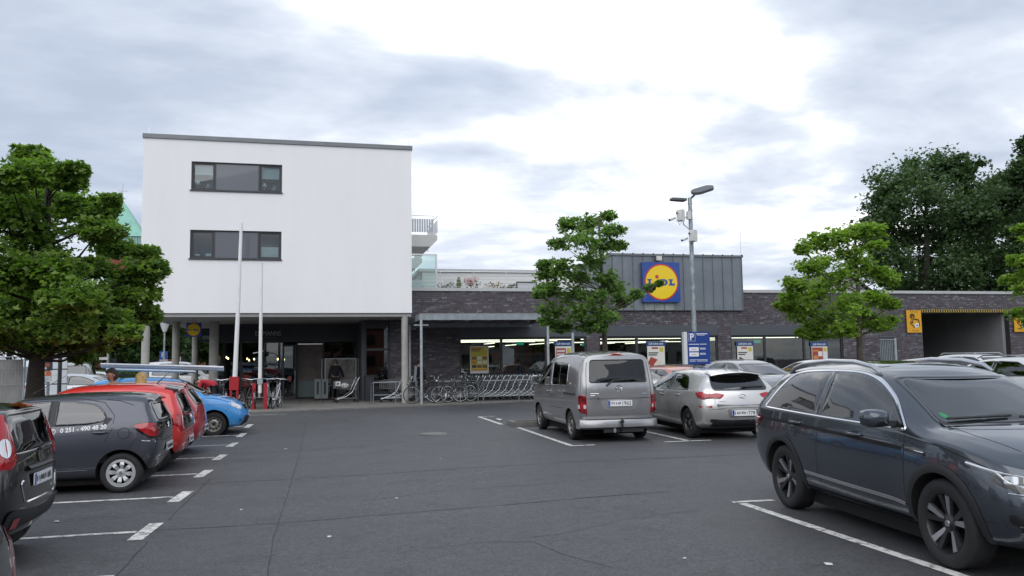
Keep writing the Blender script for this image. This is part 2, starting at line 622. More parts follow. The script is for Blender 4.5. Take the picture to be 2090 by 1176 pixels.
# pavement in front of the shops: concrete slabs, edged towards the asphalt
PAVE = mat('pavement_slab', (0.175, 0.165, 0.15), rough=0.85, var=0.18, vscale=1.3, bump=0.15, bscale=70)
pts_ = [(-30, 25.0), (-9, 27.4), (-2.2, 28.8), (0.97, 29.75), (3.88, 30.5), (8.5, 31.4), (13.0, 31.9), (60, 31.9)]
b = MB()
n_ = len(pts_)
b.add([(x, y, 0.0) for x, y in pts_] + [(x, y, 0.045) for x, y in pts_] + [(60, 48, 0.045), (-30, 48, 0.045)],
      [(i, i + 1, n_ + i + 1, n_ + i) for i in range(n_ - 1)] + [tuple(range(n_, 2 * n_)) + (2 * n_, 2 * n_ + 1)])
pav = b.build('pavement', PAVE)
tag(pav, 'pale concrete pavement in front of the shops', None, None, 'structure')
for a_, c_ in zip(pts_[1:-1], pts_[2:]):                      # kerb along its edge
    a_, c_ = Vector(a_), Vector(c_)
    d_ = (c_ - a_).normalized()
    q_ = Vector((-d_.y, d_.x))
    k_ = int((c_ - a_).length)
    k_ = min(k_, 14)
    for i_ in range(k_):
        p0_, p1_ = a_.lerp(c_, (i_ + 0.01) / k_) - q_ * 0.06, a_.lerp(c_, (i_ + 0.99) / k_) - q_ * 0.06
        b = MB()
        b.add([(p.x, p.y, z) for z in (-0.02, 0.05) for p in (p0_, p1_, p1_ + q_ * 0.1, p0_ + q_ * 0.1)], [(4, 5, 6, 7), (0, 1, 5, 4), (1, 2, 6, 5), (2, 3, 7, 6), (3, 0, 4, 7)])
        b.build('kerb_stone', KERB, pav)
for y_ in np.arange(30.6, 38.4, 0.6):                          # open joints between the slabs near the shop doors
    b = MB()
    b.box(-4.2, 12.0, y_, y_ + 0.012, 0.0455, 0.0475)
    b.build('slab_joint', TAR, pav)
for x_ in np.arange(-4.2, 12.0, 0.9):
    b = MB()
    b.box(x_, x_ + 0.012, 31.95, 38.4, 0.0478, 0.0490)
    b.build('slab_joint', TAR, pav)
# ------------------------------------------------------------------ car kit
def lerp(a, b, t):
    return a + (b - a) * t


def interp(xs, ys, x):
    return float(np.interp(x, xs, ys))


def car_stations(P):
    L, W = P['L'], P['W']
    hw = W / 2
    tx, tz = P['tail_x'], P['tail_z']          # (low, mid, belt, top)
    nx, nz = P['nose_x'], P['nose_z']
    rf, cowl = P['roof_front'], P['cowl']      # (x, z)
    roof = P['roof']                           # [(t, z edge)]
    wl, wm, wb, wt = [hw * q for q in P.get('w', (0.93, 1.0, 0.965, 0.70))]
    clr = P.get('clr', 0.19)
    beltf = P['belt']                          # (rear, mid, cowl)
    cr = P.get('crown', 0.055)
    xb1 = lerp(cowl[0], rf[0], P.get('apillar', 0.5))
    S = []
    tw = P.get('tail_taper', (0.86, 0.955, 0.99))
    for t, k in ((0.0, tw[0]), (0.045, tw[1]), (0.14, tw[2]), (0.32, 1.0), (0.55, 1.0), (0.78, 0.99), (1.0, 0.965)):
        zt = interp([q[0] for q in roof], [q[1] for q in roof], t)
        zb = interp((0, 0.4, 1.0), (tz[2], beltf[0], lerp(beltf[0], beltf[1], 1.0)), t)
        zl = lerp(tz[0], clr, min(1, t / 0.14))
        zm = lerp(tz[1], clr + 0.45 * (zb - clr), min(1, t / 0.14))
        kt = lerp(P.get('tail_top', 0.90), 1.0, min(1, t / 0.3)) if t < 0.9 else 0.93
        S.append([lerp(tx[0], xb1, t), lerp(tx[1], xb1, t), lerp(tx[2], xb1, t), lerp(tx[3], rf[0], t), zl, zm, zb, zt,
                  wl * k, wm * k, wb * k, wt * kt, cr * (0.75 if t < 0.04 else 1), 0.028])
    hood = P['hood_w']
    for u, k in ((0.0, 1.0), (0.3, 1.0), (0.62, 0.985), (0.86, 0.93), (1.0, P.get('nose_taper', 0.78))):
        xt = lerp(cowl[0], nx[3], u)
        x = lerp(cowl[0] - 0.02, nx[2], u)
        zt = lerp(cowl[1], nz[3], u) + P.get('hood_arch', 0.05) * math.sin(math.pi * min(1, u * 0.95)) * (1 - 0.3 * u)
        zb = lerp(beltf[2], nz[2], u ** 1.3) + P.get('fender_arch', 0.02) * math.sin(math.pi * u)
        zl = lerp(clr, nz[0], max(0, (u - 0.7) / 0.3))
        zm = lerp(clr + 0.45 * (zb - clr), nz[1], max(0, (u - 0.6) / 0.4))
        S.append([lerp(cowl[0] - 0.02, nx[0], u), lerp(cowl[0] - 0.02, nx[1], u), x, xt, zl, zm, zb, zt,
                  wl * k, wm * k, wb * k, hood * hw * k, P.get('hood_crown', 0.035), 0.012])
    return S


def car_body_mesh(P, levels=2):
    S = car_stations(P)
    bm = bmesh.new()
    cl = bm.edges.layers.float.new('crease_edge')
    rows = []
    for (xl, xm, xb, xt, zl, zm, zb, zt, wl, wm, wb, wt, cr, bul) in S:
        half = [(xl, wl * 0.8, zl), (lerp(xl, xm, 0.3), wl, zl + 0.07), (xm, wm, zm), (lerp(xm, xb, 0.6), lerp(wm, wb, 0.5) + 0.006, lerp(zm, zb, 0.62)), (xb, wb, zb),
                (lerp(xb, xt, 0.5), lerp(wb, wt, 0.5) + bul, lerp(zb, zt, 0.5)), (xt, wt, zt), (xt, wt * 0.55, zt + cr * 0.75)]
        Rr = [bm.verts.new((x, -y, z)) for x, y, z in half]
        Lr = [bm.verts.new((x, y, z)) for x, y, z in half]
        c0 = bm.verts.new((xl, 0, zl))
        c1 = bm.verts.new((xt, 0, zt + cr))
        rows.append([c0] + Rr + [c1] + Lr[::-1])
    n = len(rows[0])
    for i in range(len(rows) - 1):
        for j in range(n):
            bm.faces.new((rows[i][j], rows[i][(j + 1) % n], rows[i + 1][(j + 1) % n], rows[i + 1][j]))
    for row, sg, bl in ((rows[0], -1, P.get('tail_bulge', 0.05)), (rows[-1], 1, P.get('nose_bulge', 0.10))):
        C = [row[0]] + [bm.verts.new((row[j].co.x + sg * bl * (1.0 if 1 < j < 6 else 0.6), 0, row[j].co.z)) for j in range(1, 9)] + [row[9]]
        for sd in (1, -1):
            q = [row[0]] + [row[j] if sd > 0 else row[n - j] for j in range(1, 9)] + [row[9]]
            for j in range(9):
                vs_ = [q[j], q[j + 1], C[j + 1], C[j]]
                u = []
                for v in vs_:
                    if v not in u:
                        u.append(v)
                if len(u) >= 3:
                    bm.faces.new(u)

    def crease(i, j0, j1, val):
        for j in range(j0, j1):
            for a, b in ((j, j + 1), (n - j, n - j - 1)):
                e = bm.edges.get((rows[i][a % n], rows[i][b % n]))
                if e:
                    e[cl] = val
    crease(0, 6, 9, P.get('cr_tail', 0.5))
    crease(6, 7, 9, 0.25)
    crease(7, 6, 9, 0.75)
    for i in range(len(rows) - 1):
        for j, val in ((5, P.get('cr_belt', 0.25)), (7, 0.3 if i >= 7 else 0.15), (2, 0.25)):
            for jj in (j, n - j):
                e = bm.edges.get((rows[i][jj], rows[i + 1][jj]))
                if e:
                    e[cl] = val
    bmesh.ops.recalc_face_normals(bm, faces=bm.faces)
    me = bpy.data.meshes.new('cage')
    bm.to_mesh(me)
    bm.free()
    o = bpy.data.objects.new('cage', me)
    col.objects.link(o)
    md = o.modifiers.new('s', 'SUBSURF')
    md.levels = md.render_levels = levels
    dg = bpy.context.evaluated_depsgraph_get()
    dg.update()
    out = bpy.data.meshes.new_from_object(o.evaluated_get(dg))
    bpy.data.objects.remove(o)
    v = np.zeros(len(out.vertices) * 3)
    out.vertices.foreach_get('co', v)
    v = v.reshape(-1, 3)
    v[:, 0] = (v[:, 0] - v[:, 0].min()) / (v[:, 0].max() - v[:, 0].min()) * P['L']
    v[:, 1] *= (P['W'] / 2) / abs(v[:, 1]).max()
    zmin = v[:, 2].min()
    v[:, 2] = zmin + (v[:, 2] - zmin) / (v[:, 2].max() - zmin) * (P['H'] - zmin)
    out.vertices.foreach_set('co', v.ravel())
    out.update()
    return out


PLASTIC = mat('black_plastic', (0.018, 0.019, 0.021), rough=0.55)
RUBBER = mat('tyre_rubber', (0.016, 0.016, 0.017), rough=0.78, var=0.25, vscale=9)
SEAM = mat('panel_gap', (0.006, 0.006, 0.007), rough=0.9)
CHROME = mat('bright_trim', (0.78, 0.79, 0.80), rough=0.12, metal=1.0)
SATIN = mat('satin_trim', (0.62, 0.63, 0.64), rough=0.28, metal=1.0)
CABIN = mat('cabin_trim', (0.022, 0.023, 0.026), rough=0.8)
SEATM = mat('seat_cloth', (0.035, 0.036, 0.04), rough=0.9)
WELL = mat('wheel_well', (0.008, 0.008, 0.008), rough=0.95)
REDLENS = mat('red_lens', (0.36, 0.006, 0.012), rough=0.08, coat=1.0)
DARKRED = mat('dark_red_lens', (0.13, 0.004, 0.008), rough=0.08, coat=1.0)
WHITELENS = mat('clear_lens', (0.72, 0.74, 0.76), rough=0.06, coat=1.0, metal=0.35)
GLOSSBLACK = mat('gloss_black', (0.006, 0.006, 0.007), rough=0.06, coat=1.0)
AUTOGLASS = glass_mat('auto_glass', (0.42, 0.48, 0.47), f0=0.12)
PRIVACY = glass_mat('privacy_glass', (0.10, 0.11, 0.12), f0=0.12)
SHIELD = glass_mat('windscreen_glass', (0.55, 0.62, 0.61), f0=0.14)
PLATEW = mat('plate_white', (0.74, 0.75, 0.76), rough=0.4)
PLATEB = mat('plate_blue', (0.01, 0.05, 0.32), rough=0.4)
INK = mat('plate_ink', (0.01, 0.01, 0.012), rough=0.5)
ALLOY = mat('alloy_silver', (0.55, 0.56, 0.58), rough=0.3, metal=0.9)
ALLOYDARK = mat('alloy_dark', (0.045, 0.047, 0.05), rough=0.32, metal=0.6)
COVER = mat('wheel_cover_silver', (0.50, 0.51, 0.52), rough=0.38, metal=0.5)
STEEL = mat('steel_wheel', (0.30, 0.28, 0.26), rough=0.5, metal=0.7, var=0.3, vscale=20)
_wheel_cache = {}


def wheel_meshes(r, w, style):
    key = (r, w, style)
    if key in _wheel_cache:
        return _wheel_cache[key]
    rim_r = r * {'twin5': 0.70, 'star': 0.66, 'cover8': 0.70, 'steel': 0.62}.get(style, 0.64)
    # local frame: z = outwards
    b = MB()
    b.lathe([(rim_r, -w * 0.46), (rim_r + 0.02, -w * 0.5), (r - 0.035, -w * 0.5), (r - 0.006, -w * 0.42), (r, -w * 0.30), (r, w * 0.30), (r - 0.006, w * 0.42), (r - 0.035, w * 0.5),
             (rim_r + 0.02, w * 0.5), (rim_r, w * 0.45)], 44)
    for k in range(4):                                   # circumferential grooves read as dark rings
        pass
    tyre = b
    c = MB()
    c.lathe([(rim_r, w * 0.45), (rim_r - 0.012, w * 0.44), (rim_r - 0.022, w * 0.36), (rim_r - 0.03, -w * 0.1), (rim_r - 0.03, -w * 0.4)], 40, mi=0)
    back = -w * 0.05
    c.lathe([(0.0, back), (rim_r - 0.03, back)], 28, mi=1)

    def spoke(a, w0, w1, r0, r1, z0, z1, th=0.022, mi=0, skew=0.0):
        ca, sa = math.cos(a), math.sin(a)
        ca2, sa2 = math.cos(a + skew), math.sin(a + skew)
        pts = []
        for rr, ww, zz, c_, s_ in ((r0, w0, z0, ca, sa), (r1, w1, z1, ca2, sa2)):
            for sg in (-1, 1):
                for dz in (0, -th):
                    pts.append((rr * c_ - sg * ww / 2 * s_, rr * s_ + sg * ww / 2 * c_, zz + dz))
        # order: r0- top, r0- bot, r0+ top, r0+ bot, r1- top, r1- bot, r1+ top, r1+ bot
        c.add(pts, [(0, 4, 6, 2), (1, 3, 7, 5), (0, 1, 5, 4), (2, 6, 7, 3), (0, 2, 3, 1), (4, 5, 7, 6)], mi)
    zf = w * 0.40
    if style == 'twin5':
        for k in range(5):
            a = 2 * math.pi * k / 5 + 0.3
            spoke(a - 0.10, 0.030, 0.052, 0.055, rim_r - 0.02, zf - 0.03, zf + 0.005, 0.03, 2, skew=-0.10)
            spoke(a + 0.10, 0.030, 0.052, 0.055, rim_r - 0.02, zf - 0.03, zf + 0.005, 0.03, 0, skew=0.10)
        c.lathe([(0, zf - 0.012), (0.034, zf - 0.014), (0.04, zf - 0.02), (0.075, zf - 0.03), (0.085, zf - 0.06)], 20, mi=0)
        c.lathe([(0, zf - 0.009), (0.026, zf - 0.010), (0.028, zf - 0.013)], 16, mi=2)
    elif style == 'star':
        for k in range(5):
            a = 2 * math.pi * k / 5 + 0.5
            spoke(a, 0.05, 0.03, 0.04, rim_r * 0.6, zf - 0.02, zf, 0.03, 0)
            spoke(a, 0.026, 0.026, rim_r * 0.5, rim_r - 0.02, zf, zf + 0.004, 0.03, 2, skew=-0.17)
            spoke(a, 0.026, 0.026, rim_r * 0.5, rim_r - 0.02, zf, zf + 0.004, 0.03, 2, skew=0.17)
        c.lathe([(0, zf - 0.01), (0.035, zf - 0.012), (0.06, zf - 0.03)], 16, mi=2)
    elif style == 'cover8':
        c.lathe([(rim_r - 0.012, w * 0.44), (rim_r - 0.03, w * 0.46), (rim_r - 0.045, w * 0.44)], 40, mi=0)
        for k in range(8):
            a = 2 * math.pi * k / 8 + 0.1
            spoke(a, 0.035, 0.062, 0.05, rim_r * 0.62, zf, zf + 0.022, 0.03, 0)
            spoke(a, 0.062, 0.040, rim_r * 0.60, rim_r - 0.03, zf + 0.022, zf + 0.006, 0.03, 0)
        c.lathe([(0, zf + 0.012), (0.03, zf + 0.012), (0.06, zf + 0.004), (0.075, zf - 0.03)], 20, mi=0)
        c.lathe([(0, zf + 0.014), (0.022, zf + 0.014), (0.024, zf + 0.010)], 16, mi=2)
    else:                                                # pressed steel wheel with slots
        c.lathe([(rim_r - 0.02, w * 0.38), (rim_r - 0.05, w * 0.22), (rim_r * 0.62, w * 0.30), (rim_r * 0.42, w * 0.40), (rim_r * 0.30, w * 0.34), (0.0, w * 0.34)], 32, mi=0)
        for k in range(10):
            a = 2 * math.pi * k / 10
            c.mbox(Matrix.Rotation(a, 4, 'Z') @ T(rim_r * 0.76, 0, w * 0.27), 0.03, 0.035, 0.03, 1)
        for k in range(4):
            c.mbox(Matrix.Rotation(2 * math.pi * k / 4 + 0.4, 4, 'Z') @ T(0.05, 0, w * 0.35), 0.018, 0.018, 0.02, 1)
        c.lathe([(0, w * 0.42), (0.028, w * 0.41), (0.034, w * 0.34)], 14, mi=1)
    mats_ = {'twin5': [ALLOYDARK, WELL, ALLOY], 'star': [ALLOYDARK, WELL, ALLOY], 'cover8': [COVER, WELL, SATIN]}.get(style, [STEEL, WELL, STEEL])
    to = tyre.build('tyre', RUBBER, smooth=50, rel=False)
    ro = c.build('rim', mats_, smooth=35, rel=False)
    # tread blocks
    res = (to.data, ro.data)
    bpy.data.objects.remove(to)
    bpy.data.objects.remove(ro)
    _wheel_cache[key] = res
    return res


class Car:
    def __init__(s, name, label, cat, loc, head, P, paintm, group=None, levels=2, cabin=True):
        """loc = ground point under the car's centre, head = direction of travel (radians from +X)"""
        s.P, s.cabin = P, cabin
        s.L, s.W, s.H = P['L'], P['W'], P['H']
        s.ox = P.get('cx', s.L / 2)
        s.root = thing(name, label, cat, (loc[0], loc[1], loc[2] if len(loc) > 2 else 0.0), head, group)
        s.paint = paintm
        s.mesh = car_body_mesh(P, levels)
        v = np.zeros(len(s.mesh.vertices) * 3)
        s.mesh.vertices.foreach_get('co', v)
        s.vn = [q.normal.copy() for q in s.mesh.vertices]
        s.vc = [Vector(q) for q in v.reshape(-1, 3)]
        s.polys = [tuple(p.vertices) for p in s.mesh.polygons]
        s.bvh = BVHTree.FromPolygons(s.vc, s.polys)
        s.cut = MB()
        s.wcut = []

    # ---- rays on the uncut body
    def base(s, view, u, v):
        L, hw = s.L, s.W / 2
        q = math.sqrt(0.5)
        if view == 'L':
            return Vector((u, 3, v)), Vector((0, -1, 0))
        if view == 'R':
            return Vector((u, -3, v)), Vector((0, 1, 0))
        if view == 'B':
            return Vector((-3, u, v)), Vector((1, 0, 0))
        if view == 'F':
            return Vector((L + 3, u, v)), Vector((-1, 0, 0))
        if view == 'T':
            return Vector((u, v, 4)), Vector((0, 0, -1))
        d, e, ref = {'BL': ((q, -q, 0), (q, q, 0), (0, hw, 0)), 'BR': ((q, q, 0), (q, -q, 0), (0, -hw, 0)),
                     'FL': ((-q, -q, 0), (-q, q, 0), (L, hw, 0)), 'FR': ((-q, q, 0), (-q, -q, 0), (L, -hw, 0))}[view]
        d, e, ref = Vector(d), Vector(e), Vector(ref)
        return ref + e * u - d * 3 + Vector((0, 0, v)), d

    def hit(s, view, u, v, eps=0.0):
        o, d = s.base(view, u, v)
        p, nn, i, _ = s.bvh.ray_cast(o, d)
        if p is None:
            p, nn, i, _ = s.bvh.find_nearest(o + d * (3 if len(view) == 2 else 3 - s.W / 2 if view in 'LR' else 3))
        if nn.dot(d) > 0:
            nn = -nn
        return p + nn * eps, nn

    def fix(s, b, view):
        if not b.f:
            return
        a = Vector((0, 0, 0))
        for f in b.f:
            a += (Vector(b.v[f[1]]) - Vector(b.v[f[0]])).cross(Vector(b.v[f[2]]) - Vector(b.v[f[0]]))
        _, d = s.base(view, 0, 0)
        if a.dot(d) > 0:
            b.f = [list(reversed(q)) for q in b.f]

    def shift(s, b):
        b.v = [(q[0] - s.ox, q[1], q[2]) for q in b.v]

    def patch(s, view, poly, m, name, eps=0.004, bulge=0.0, parent=None, grid=0.07, back=False):
        """a skin piece: 2D outline dropped onto the body, standing eps proud of it"""
        pts = [Vector(p) for p in poly]
        k = len(pts)
        xs, ys = [p.x for p in pts], [p.y for p in pts]

        def inside(x, y):
            c = False
            for i in range(k):
                a, b = pts[i], pts[i - 1]
                if (a.y > y) != (b.y > y) and x < (b.x - a.x) * (y - a.y) / (b.y - a.y) + a.x:
                    c = not c
            return c

        def near(x, y):
            q = Vector((x, y))
            dm = 9
            for i in range(k):
                a, b = pts[i - 1], pts[i]
                ab = b - a
                t = max(0, min(1, (q - a).dot(ab) / max(ab.length_squared, 1e-9)))
                dm = min(dm, (q - a - ab * t).length)
            return dm
        extra = []
        nx_, ny_ = int((max(xs) - min(xs)) / grid) + 1, int((max(ys) - min(ys)) / grid) + 1
        for i in range(1, nx_ + 1):
            for j in range(1, ny_ + 1):
                x, y = min(xs) + (i - 0.5) * (max(xs) - min(xs)) / nx_, min(ys) + (j - 0.5) * (max(ys) - min(ys)) / ny_
                if inside(x, y) and near(x, y) > grid * 0.35:
                    extra.append(Vector((x, y)))
        vo, eo, fo, *_ = delaunay_2d_cdt(pts + extra, [(i, (i + 1) % k) for i in range(k)], [list(range(k))], 1, 1e-5)
        b = MB()
        bd = [near(p.x, p.y) for p in vo]
        mx = max(max(bd), 1e-4)
        b.add([s.hit(view, p.x, p.y, eps + bulge * min(1, q / mx * 1.4))[0] for p, q in zip(vo, bd)], [tuple(f) for f in fo])
        s.fix(b, view)
        s.shift(b)
        return b.build(name, m, parent or s.root, smooth=60, rel=False)

    def strip(s, view, line, w, m, name, eps=0.003, closed=False, parent=None, step=0.08, b=None):
        pts = [Vector(p) for p in line]
        fine = []
        k = len(pts)
        for i in range(k if closed else k - 1):
            a, c = pts[i], pts[(i + 1) % k]
            n = max(1, int((c - a).length / step))
            fine += [a.lerp(c, j / n) for j in range(n)]
        if not closed:
            fine.append(pts[-1])
        n = len(fine)
        own = b is None
        b = b or MB()
        vv = []
        for i, p in enumerate(fine):
            a = fine[i - 1] if (i or closed) else p
            c = fine[(i + 1) % n] if (i < n - 1 or closed) else p
            t = (c - a).normalized()
            q = Vector((-t.y, t.x)) * w / 2
            for z in (p + q, p, p - q):
                vv.append(s.hit(view, z.x, z.y, eps * (1.0 if z is p else 0.35) + (0.0005))[0])
        ff = []
        for i in range(n if closed else n - 1):
            j = (i + 1) % n
            ff += [(i * 3, i * 3 + 1, j * 3 + 1, j * 3), (i * 3 + 1, i * 3 + 2, j * 3 + 2, j * 3 + 1)]
        b2 = MB()
        b2.add(vv, ff)
        s.fix(b2, view)
        s.shift(b2)
        b.add(b2.v, b2.f)
        if own:
            return b.build(name, m, parent or s.root, smooth=60, rel=False)

    # ---- openings
    def window(s, view, poly, gm, name='window', trim=None, tw=0.03, cut=True, frit=0.0):
        for vw in (('L', 'R') if view == 'LR' else (view,)):
            g = s.patch(vw, poly, gm, name, eps=0.0045)
            if trim:
                s.strip(vw, poly, tw, trim, 'window_trim', eps=0.012, closed=True, parent=g)
        if cut and s.cabin:
            s.wcut.append((view, poly))

    def finish(s):
        """cut the wheel arches and openings, then dress the shell"""
        P = s.P
        cb = MB()
        for x in (P['rw'], P['fw']):
            for sg in (-1, 1):
                M = axes((x, sg * (s.W / 2 - 0.27), P['r']), (1, 0, 0), (0, 0, 1), (0, -1, 0) if sg < 0 else (0, 1, 0))
                if sg > 0:
                    M = axes((x, sg * (s.W / 2 - 0.27), P['r']), (0, 0, 1), (1, 0, 0), (0, 1, 0))
                cb.prism(circle2(0, 0, P.get('arch', P['r'] + 0.055), n=36), M, 0.6, 2)
        for view, poly in s.wcut:
            if view == 'LR':
                cb.prism(poly, axes((0, 1.5, 0), (1, 0, 0), (0, 0, 1), (0, -1, 0)), 3.0, 1)
            elif view == 'B':
                cb.prism(poly, axes((-0.6, 0, 0), (0, 1, 0), (0, 0, 1), (1, 0, 0)), 0.6 + s.L * 0.33, 1)
            elif view == 'F':
                cb.prism(poly, axes((s.L * 0.5, 0, 0), (0, 1, 0), (0, 0, 1), (1, 0, 0)), s.L, 1)
        cut = cb.build('cutter', [WELL, WELL, WELL], rel=False)
        for q in (s.paint, s.paint, WELL):
            s.mesh.materials.append(q)
        o = link('body', s.mesh)
        md = o.modifiers.new('b', 'BOOLEAN')
        md.operation, md.solver, md.object = 'DIFFERENCE', 'EXACT', cut
        dg = bpy.context.evaluated_depsgraph_get()
        dg.update()
        me = bpy.data.meshes.new_from_object(o.evaluated_get(dg))
        bpy.data.objects.remove(o)
        bpy.data.objects.remove(cut)
        bm = bmesh.new()
        bm.from_mesh(me)
        bmesh.ops.delete(bm, geom=[f for f in bm.faces if f.material_index == 1], context='FACES')
        bmesh.ops.triangulate(bm, faces=[f for f in bm.faces if len(f.verts) > 4])
        bm.to_mesh(me)
        bm.free()
        # shading normals come from the uncut surface
        nor = []
        for p in me.polygons:
            fn = p.normal
            for li in p.loop_indices:
                if p.material_index == 2:
                    nor.append(fn.copy())
                    continue
                co = me.vertices[me.loops[li].vertex_index].co
                q, qn, fi, dist = s.bvh.find_nearest(co)
                f = s.polys[fi]
                ws = [1.0 / ((s.vc[i] - co).length_squared + 1e-7) for i in f] if len(f) != 4 else None
                if ws is None:
                    ws = quad_weights([s.vc[i] for i in f], co)
                nn = sum((s.vn[i] * w_ for i, w_ in zip(f, ws)), Vector((0, 0, 0)))
                nn = nn.normalized() if nn.length > 1e-6 else fn
                nor.append(nn if nn.dot(fn) > 0.5 else fn.copy())
        for p in me.polygons:
            p.use_smooth = True
        me.normals_split_custom_set(nor)
        for v in me.vertices:
            v.co.x -= s.ox
        me.name = 'body'
        body = link('body', me, s.root)
        MB().box(P['rw'] - 0.25 - s.ox, P['fw'] + 0.2 - s.ox, -s.W / 2 + 0.22, s.W / 2 - 0.22, 0.115, P.get('clr', 0.18) + 0.12).build('underbody_blocker', WELL, s.root, rel=False)  # dark floor box added to keep light off the ground under the car
        if s.cabin:                                       # lining on the inside of the shell
            b = MB()
            vv = [v.co - v.normal * 0.03 for v in me.vertices]
            ff = [tuple(reversed(p.vertices)) for p in me.polygons if p.material_index != 2]
            b.add(vv, ff)
            b.build('cabin_lining', CABIN, s.root, rel=False)
        return body

    # ---- fittings
    def wheels(s, style, w=0.205):
        P = s.P
        tm, rm = wheel_meshes(P['r'], w, style)
        for x in (P['rw'], P['fw']):
            for sg in (-1, 1):
                e = link('wheel', None, s.root)
                e.empty_display_size = 0.1
                e.location = (x - s.ox, sg * (s.W / 2 - w / 2 - P.get('wheel_in', 0.035)), P['r'])
                e.rotation_euler = (R(90) if sg < 0 else R(-90), 0, 0)
                a, b = link('tyre', tm, e), link('rim', rm, e)
                q = random.uniform(0, 6)
                b.rotation_euler = (0, 0, q)

    def seats(s, xf, xr, zs=0.55, top=1.2, head=True):
        b = None
        for nm, x, ys in (('front_seat', xf, (-0.36, 0.36)), ('rear_seat', xr, (-0.38, 0.38))):
            for y in ys:
                b = MB()
                wv = 0.25 if nm == 'front_seat' else 0.33
                b.prism(round_poly([(-0.25, zs - 0.15), (0.25, zs - 0.12), (0.25, zs), (-0.12, zs - 0.02), (-0.28, top - 0.2), (-0.42, top - 0.2), (-0.30, zs - 0.1)], 0.05),
                        axes((x - s.ox, y + wv, 0), (1, 0, 0), (0, 0, 1), (0, -1, 0)), 2 * wv)
                if head:
                    b.prism(round_poly([(-0.30, top - 0.18), (-0.32, top + 0.02), (-0.42, top + 0.02), (-0.40, top - 0.18)], 0.03),
                            axes((x - s.ox, y + 0.13, 0), (1, 0, 0), (0, 0, 1), (0, -1, 0)), 0.26)
                b.build(nm, SEATM, s.root, smooth=40, rel=False)
        d = s.P['cowl'][0]
        b = MB()
        hw = s.W / 2 - 0.16
        b.prism(round_poly([(-0.42, 0.62), (-0.42, 0.9), (-0.30, 0.97), (0.0, 0.97), (0.02, 0.5), (-0.25, 0.5)], 0.05), axes((d - s.ox - 0.06, hw, s.P['cowl'][1] - 1.02), (1, 0, 0), (0, 0, 1), (0, -1, 0)), 2 * hw)
        b.build('dashboard', CABIN, s.root, smooth=40, rel=False)
        b = MB()
        M = T(d - s.ox - 0.55, 0.36, s.P['cowl'][1] - 0.12) @ Matrix.Rotation(R(-62), 4, 'Y')
        b.tube([M @ Vector((0.18 * math.cos(a), 0.18 * math.sin(a), 0)) for a in [2 * math.pi * i / 20 for i in range(20)]], 0.014, 6, closed=True)
        b.mbox(M, 0.34, 0.05, 0.02)
        b.mbox(M, 0.1, 0.12, 0.03)
        b.build('steering_wheel', CABIN, s.root, smooth=40, rel=False)

    def mirrors(s, x, z, m=None, size=(0.13, 0.20, 0.15), stalk=0.05):
        for vw, sg in (('L', 1), ('R', -1)):
            p, nn = s.hit(vw, x, z)
            b = MB()
            c = Vector((p.x - s.ox, p.y + sg * (size[1] / 2 + stalk), p.z + size[2] * 0.28))
            prof = []
            rings = []
            for i, (fx, k) in enumerate(((-0.5, 0.82), (-0.42, 0.98), (-0.1, 1.0), (0.25, 0.86), (0.45, 0.55), (0.5, 0.2))):
                rings.append([c + Vector((fx * size[0], 0.5 * size[1] * k * math.copysign(abs(math.cos(a)) ** 0.6, math.cos(a)), 0.5 * size[2] * k * math.copysign(abs(math.sin(a)) ** 0.6, math.sin(a)))) for a in [2 * math.pi * j / 16 for j in range(16)]])
            vv = [q for r_ in rings for q in r_]
            ff = [(i * 16 + j, i * 16 + (j + 1) % 16, (i + 1) * 16 + (j + 1) % 16, (i + 1) * 16 + j) for i in range(5) for j in range(16)] + [tuple(range(80, 96)), tuple(reversed(range(16)))]
            b.add(vv, ff)
            mo = b.build('wing_mirror', m or s.paint, s.root, smooth=50, rel=False)
            g = MB()
            g.prism(round_poly([(-0.43 * size[1], -0.4 * size[2]), (0.43 * size[1], -0.4 * size[2]), (0.43 * size[1], 0.4 * size[2]), (-0.43 * size[1], 0.4 * size[2])], 0.03),
                    axes((c.x - size[0] * 0.5, c.y, c.z), (0, 1, 0), (0, 0, 1), (-1, 0, 0)), 0.004)
            g.build('mirror_glass', CHROME, mo, rel=False)
            g = MB()
            g.mbox(T(p.x - s.ox, p.y + sg * stalk * 0.5, p.z), 0.07, stalk + 0.09, 0.05)
            g.build('mirror_foot', PLASTIC, mo, rel=False)

    def handle(s, x, z, m=None, view='LR', w=0.20):
        for vw in view:
            p, nn = s.hit(vw, x, z)
            sg = 1 if vw == 'L' else -1
            c = s.patch(vw, circle2(x, z, w * 0.34, 0.038, 14), PLASTIC, 'handle_recess', eps=0.002)
            b = MB()
            b.tube([(p.x - s.ox - w / 2, p.y + sg * 0.004, p.z), (p.x - s.ox - w * 0.4, p.y + sg * 0.032, p.z + 0.002), (p.x - s.ox + w * 0.4, p.y + sg * 0.032, p.z + 0.002), (p.x - s.ox + w / 2, p.y + sg * 0.004, p.z)],
                   [0.010, 0.015, 0.015, 0.010], 8)
            b.build('door_handle', m or s.paint, s.root, smooth=50, rel=False)

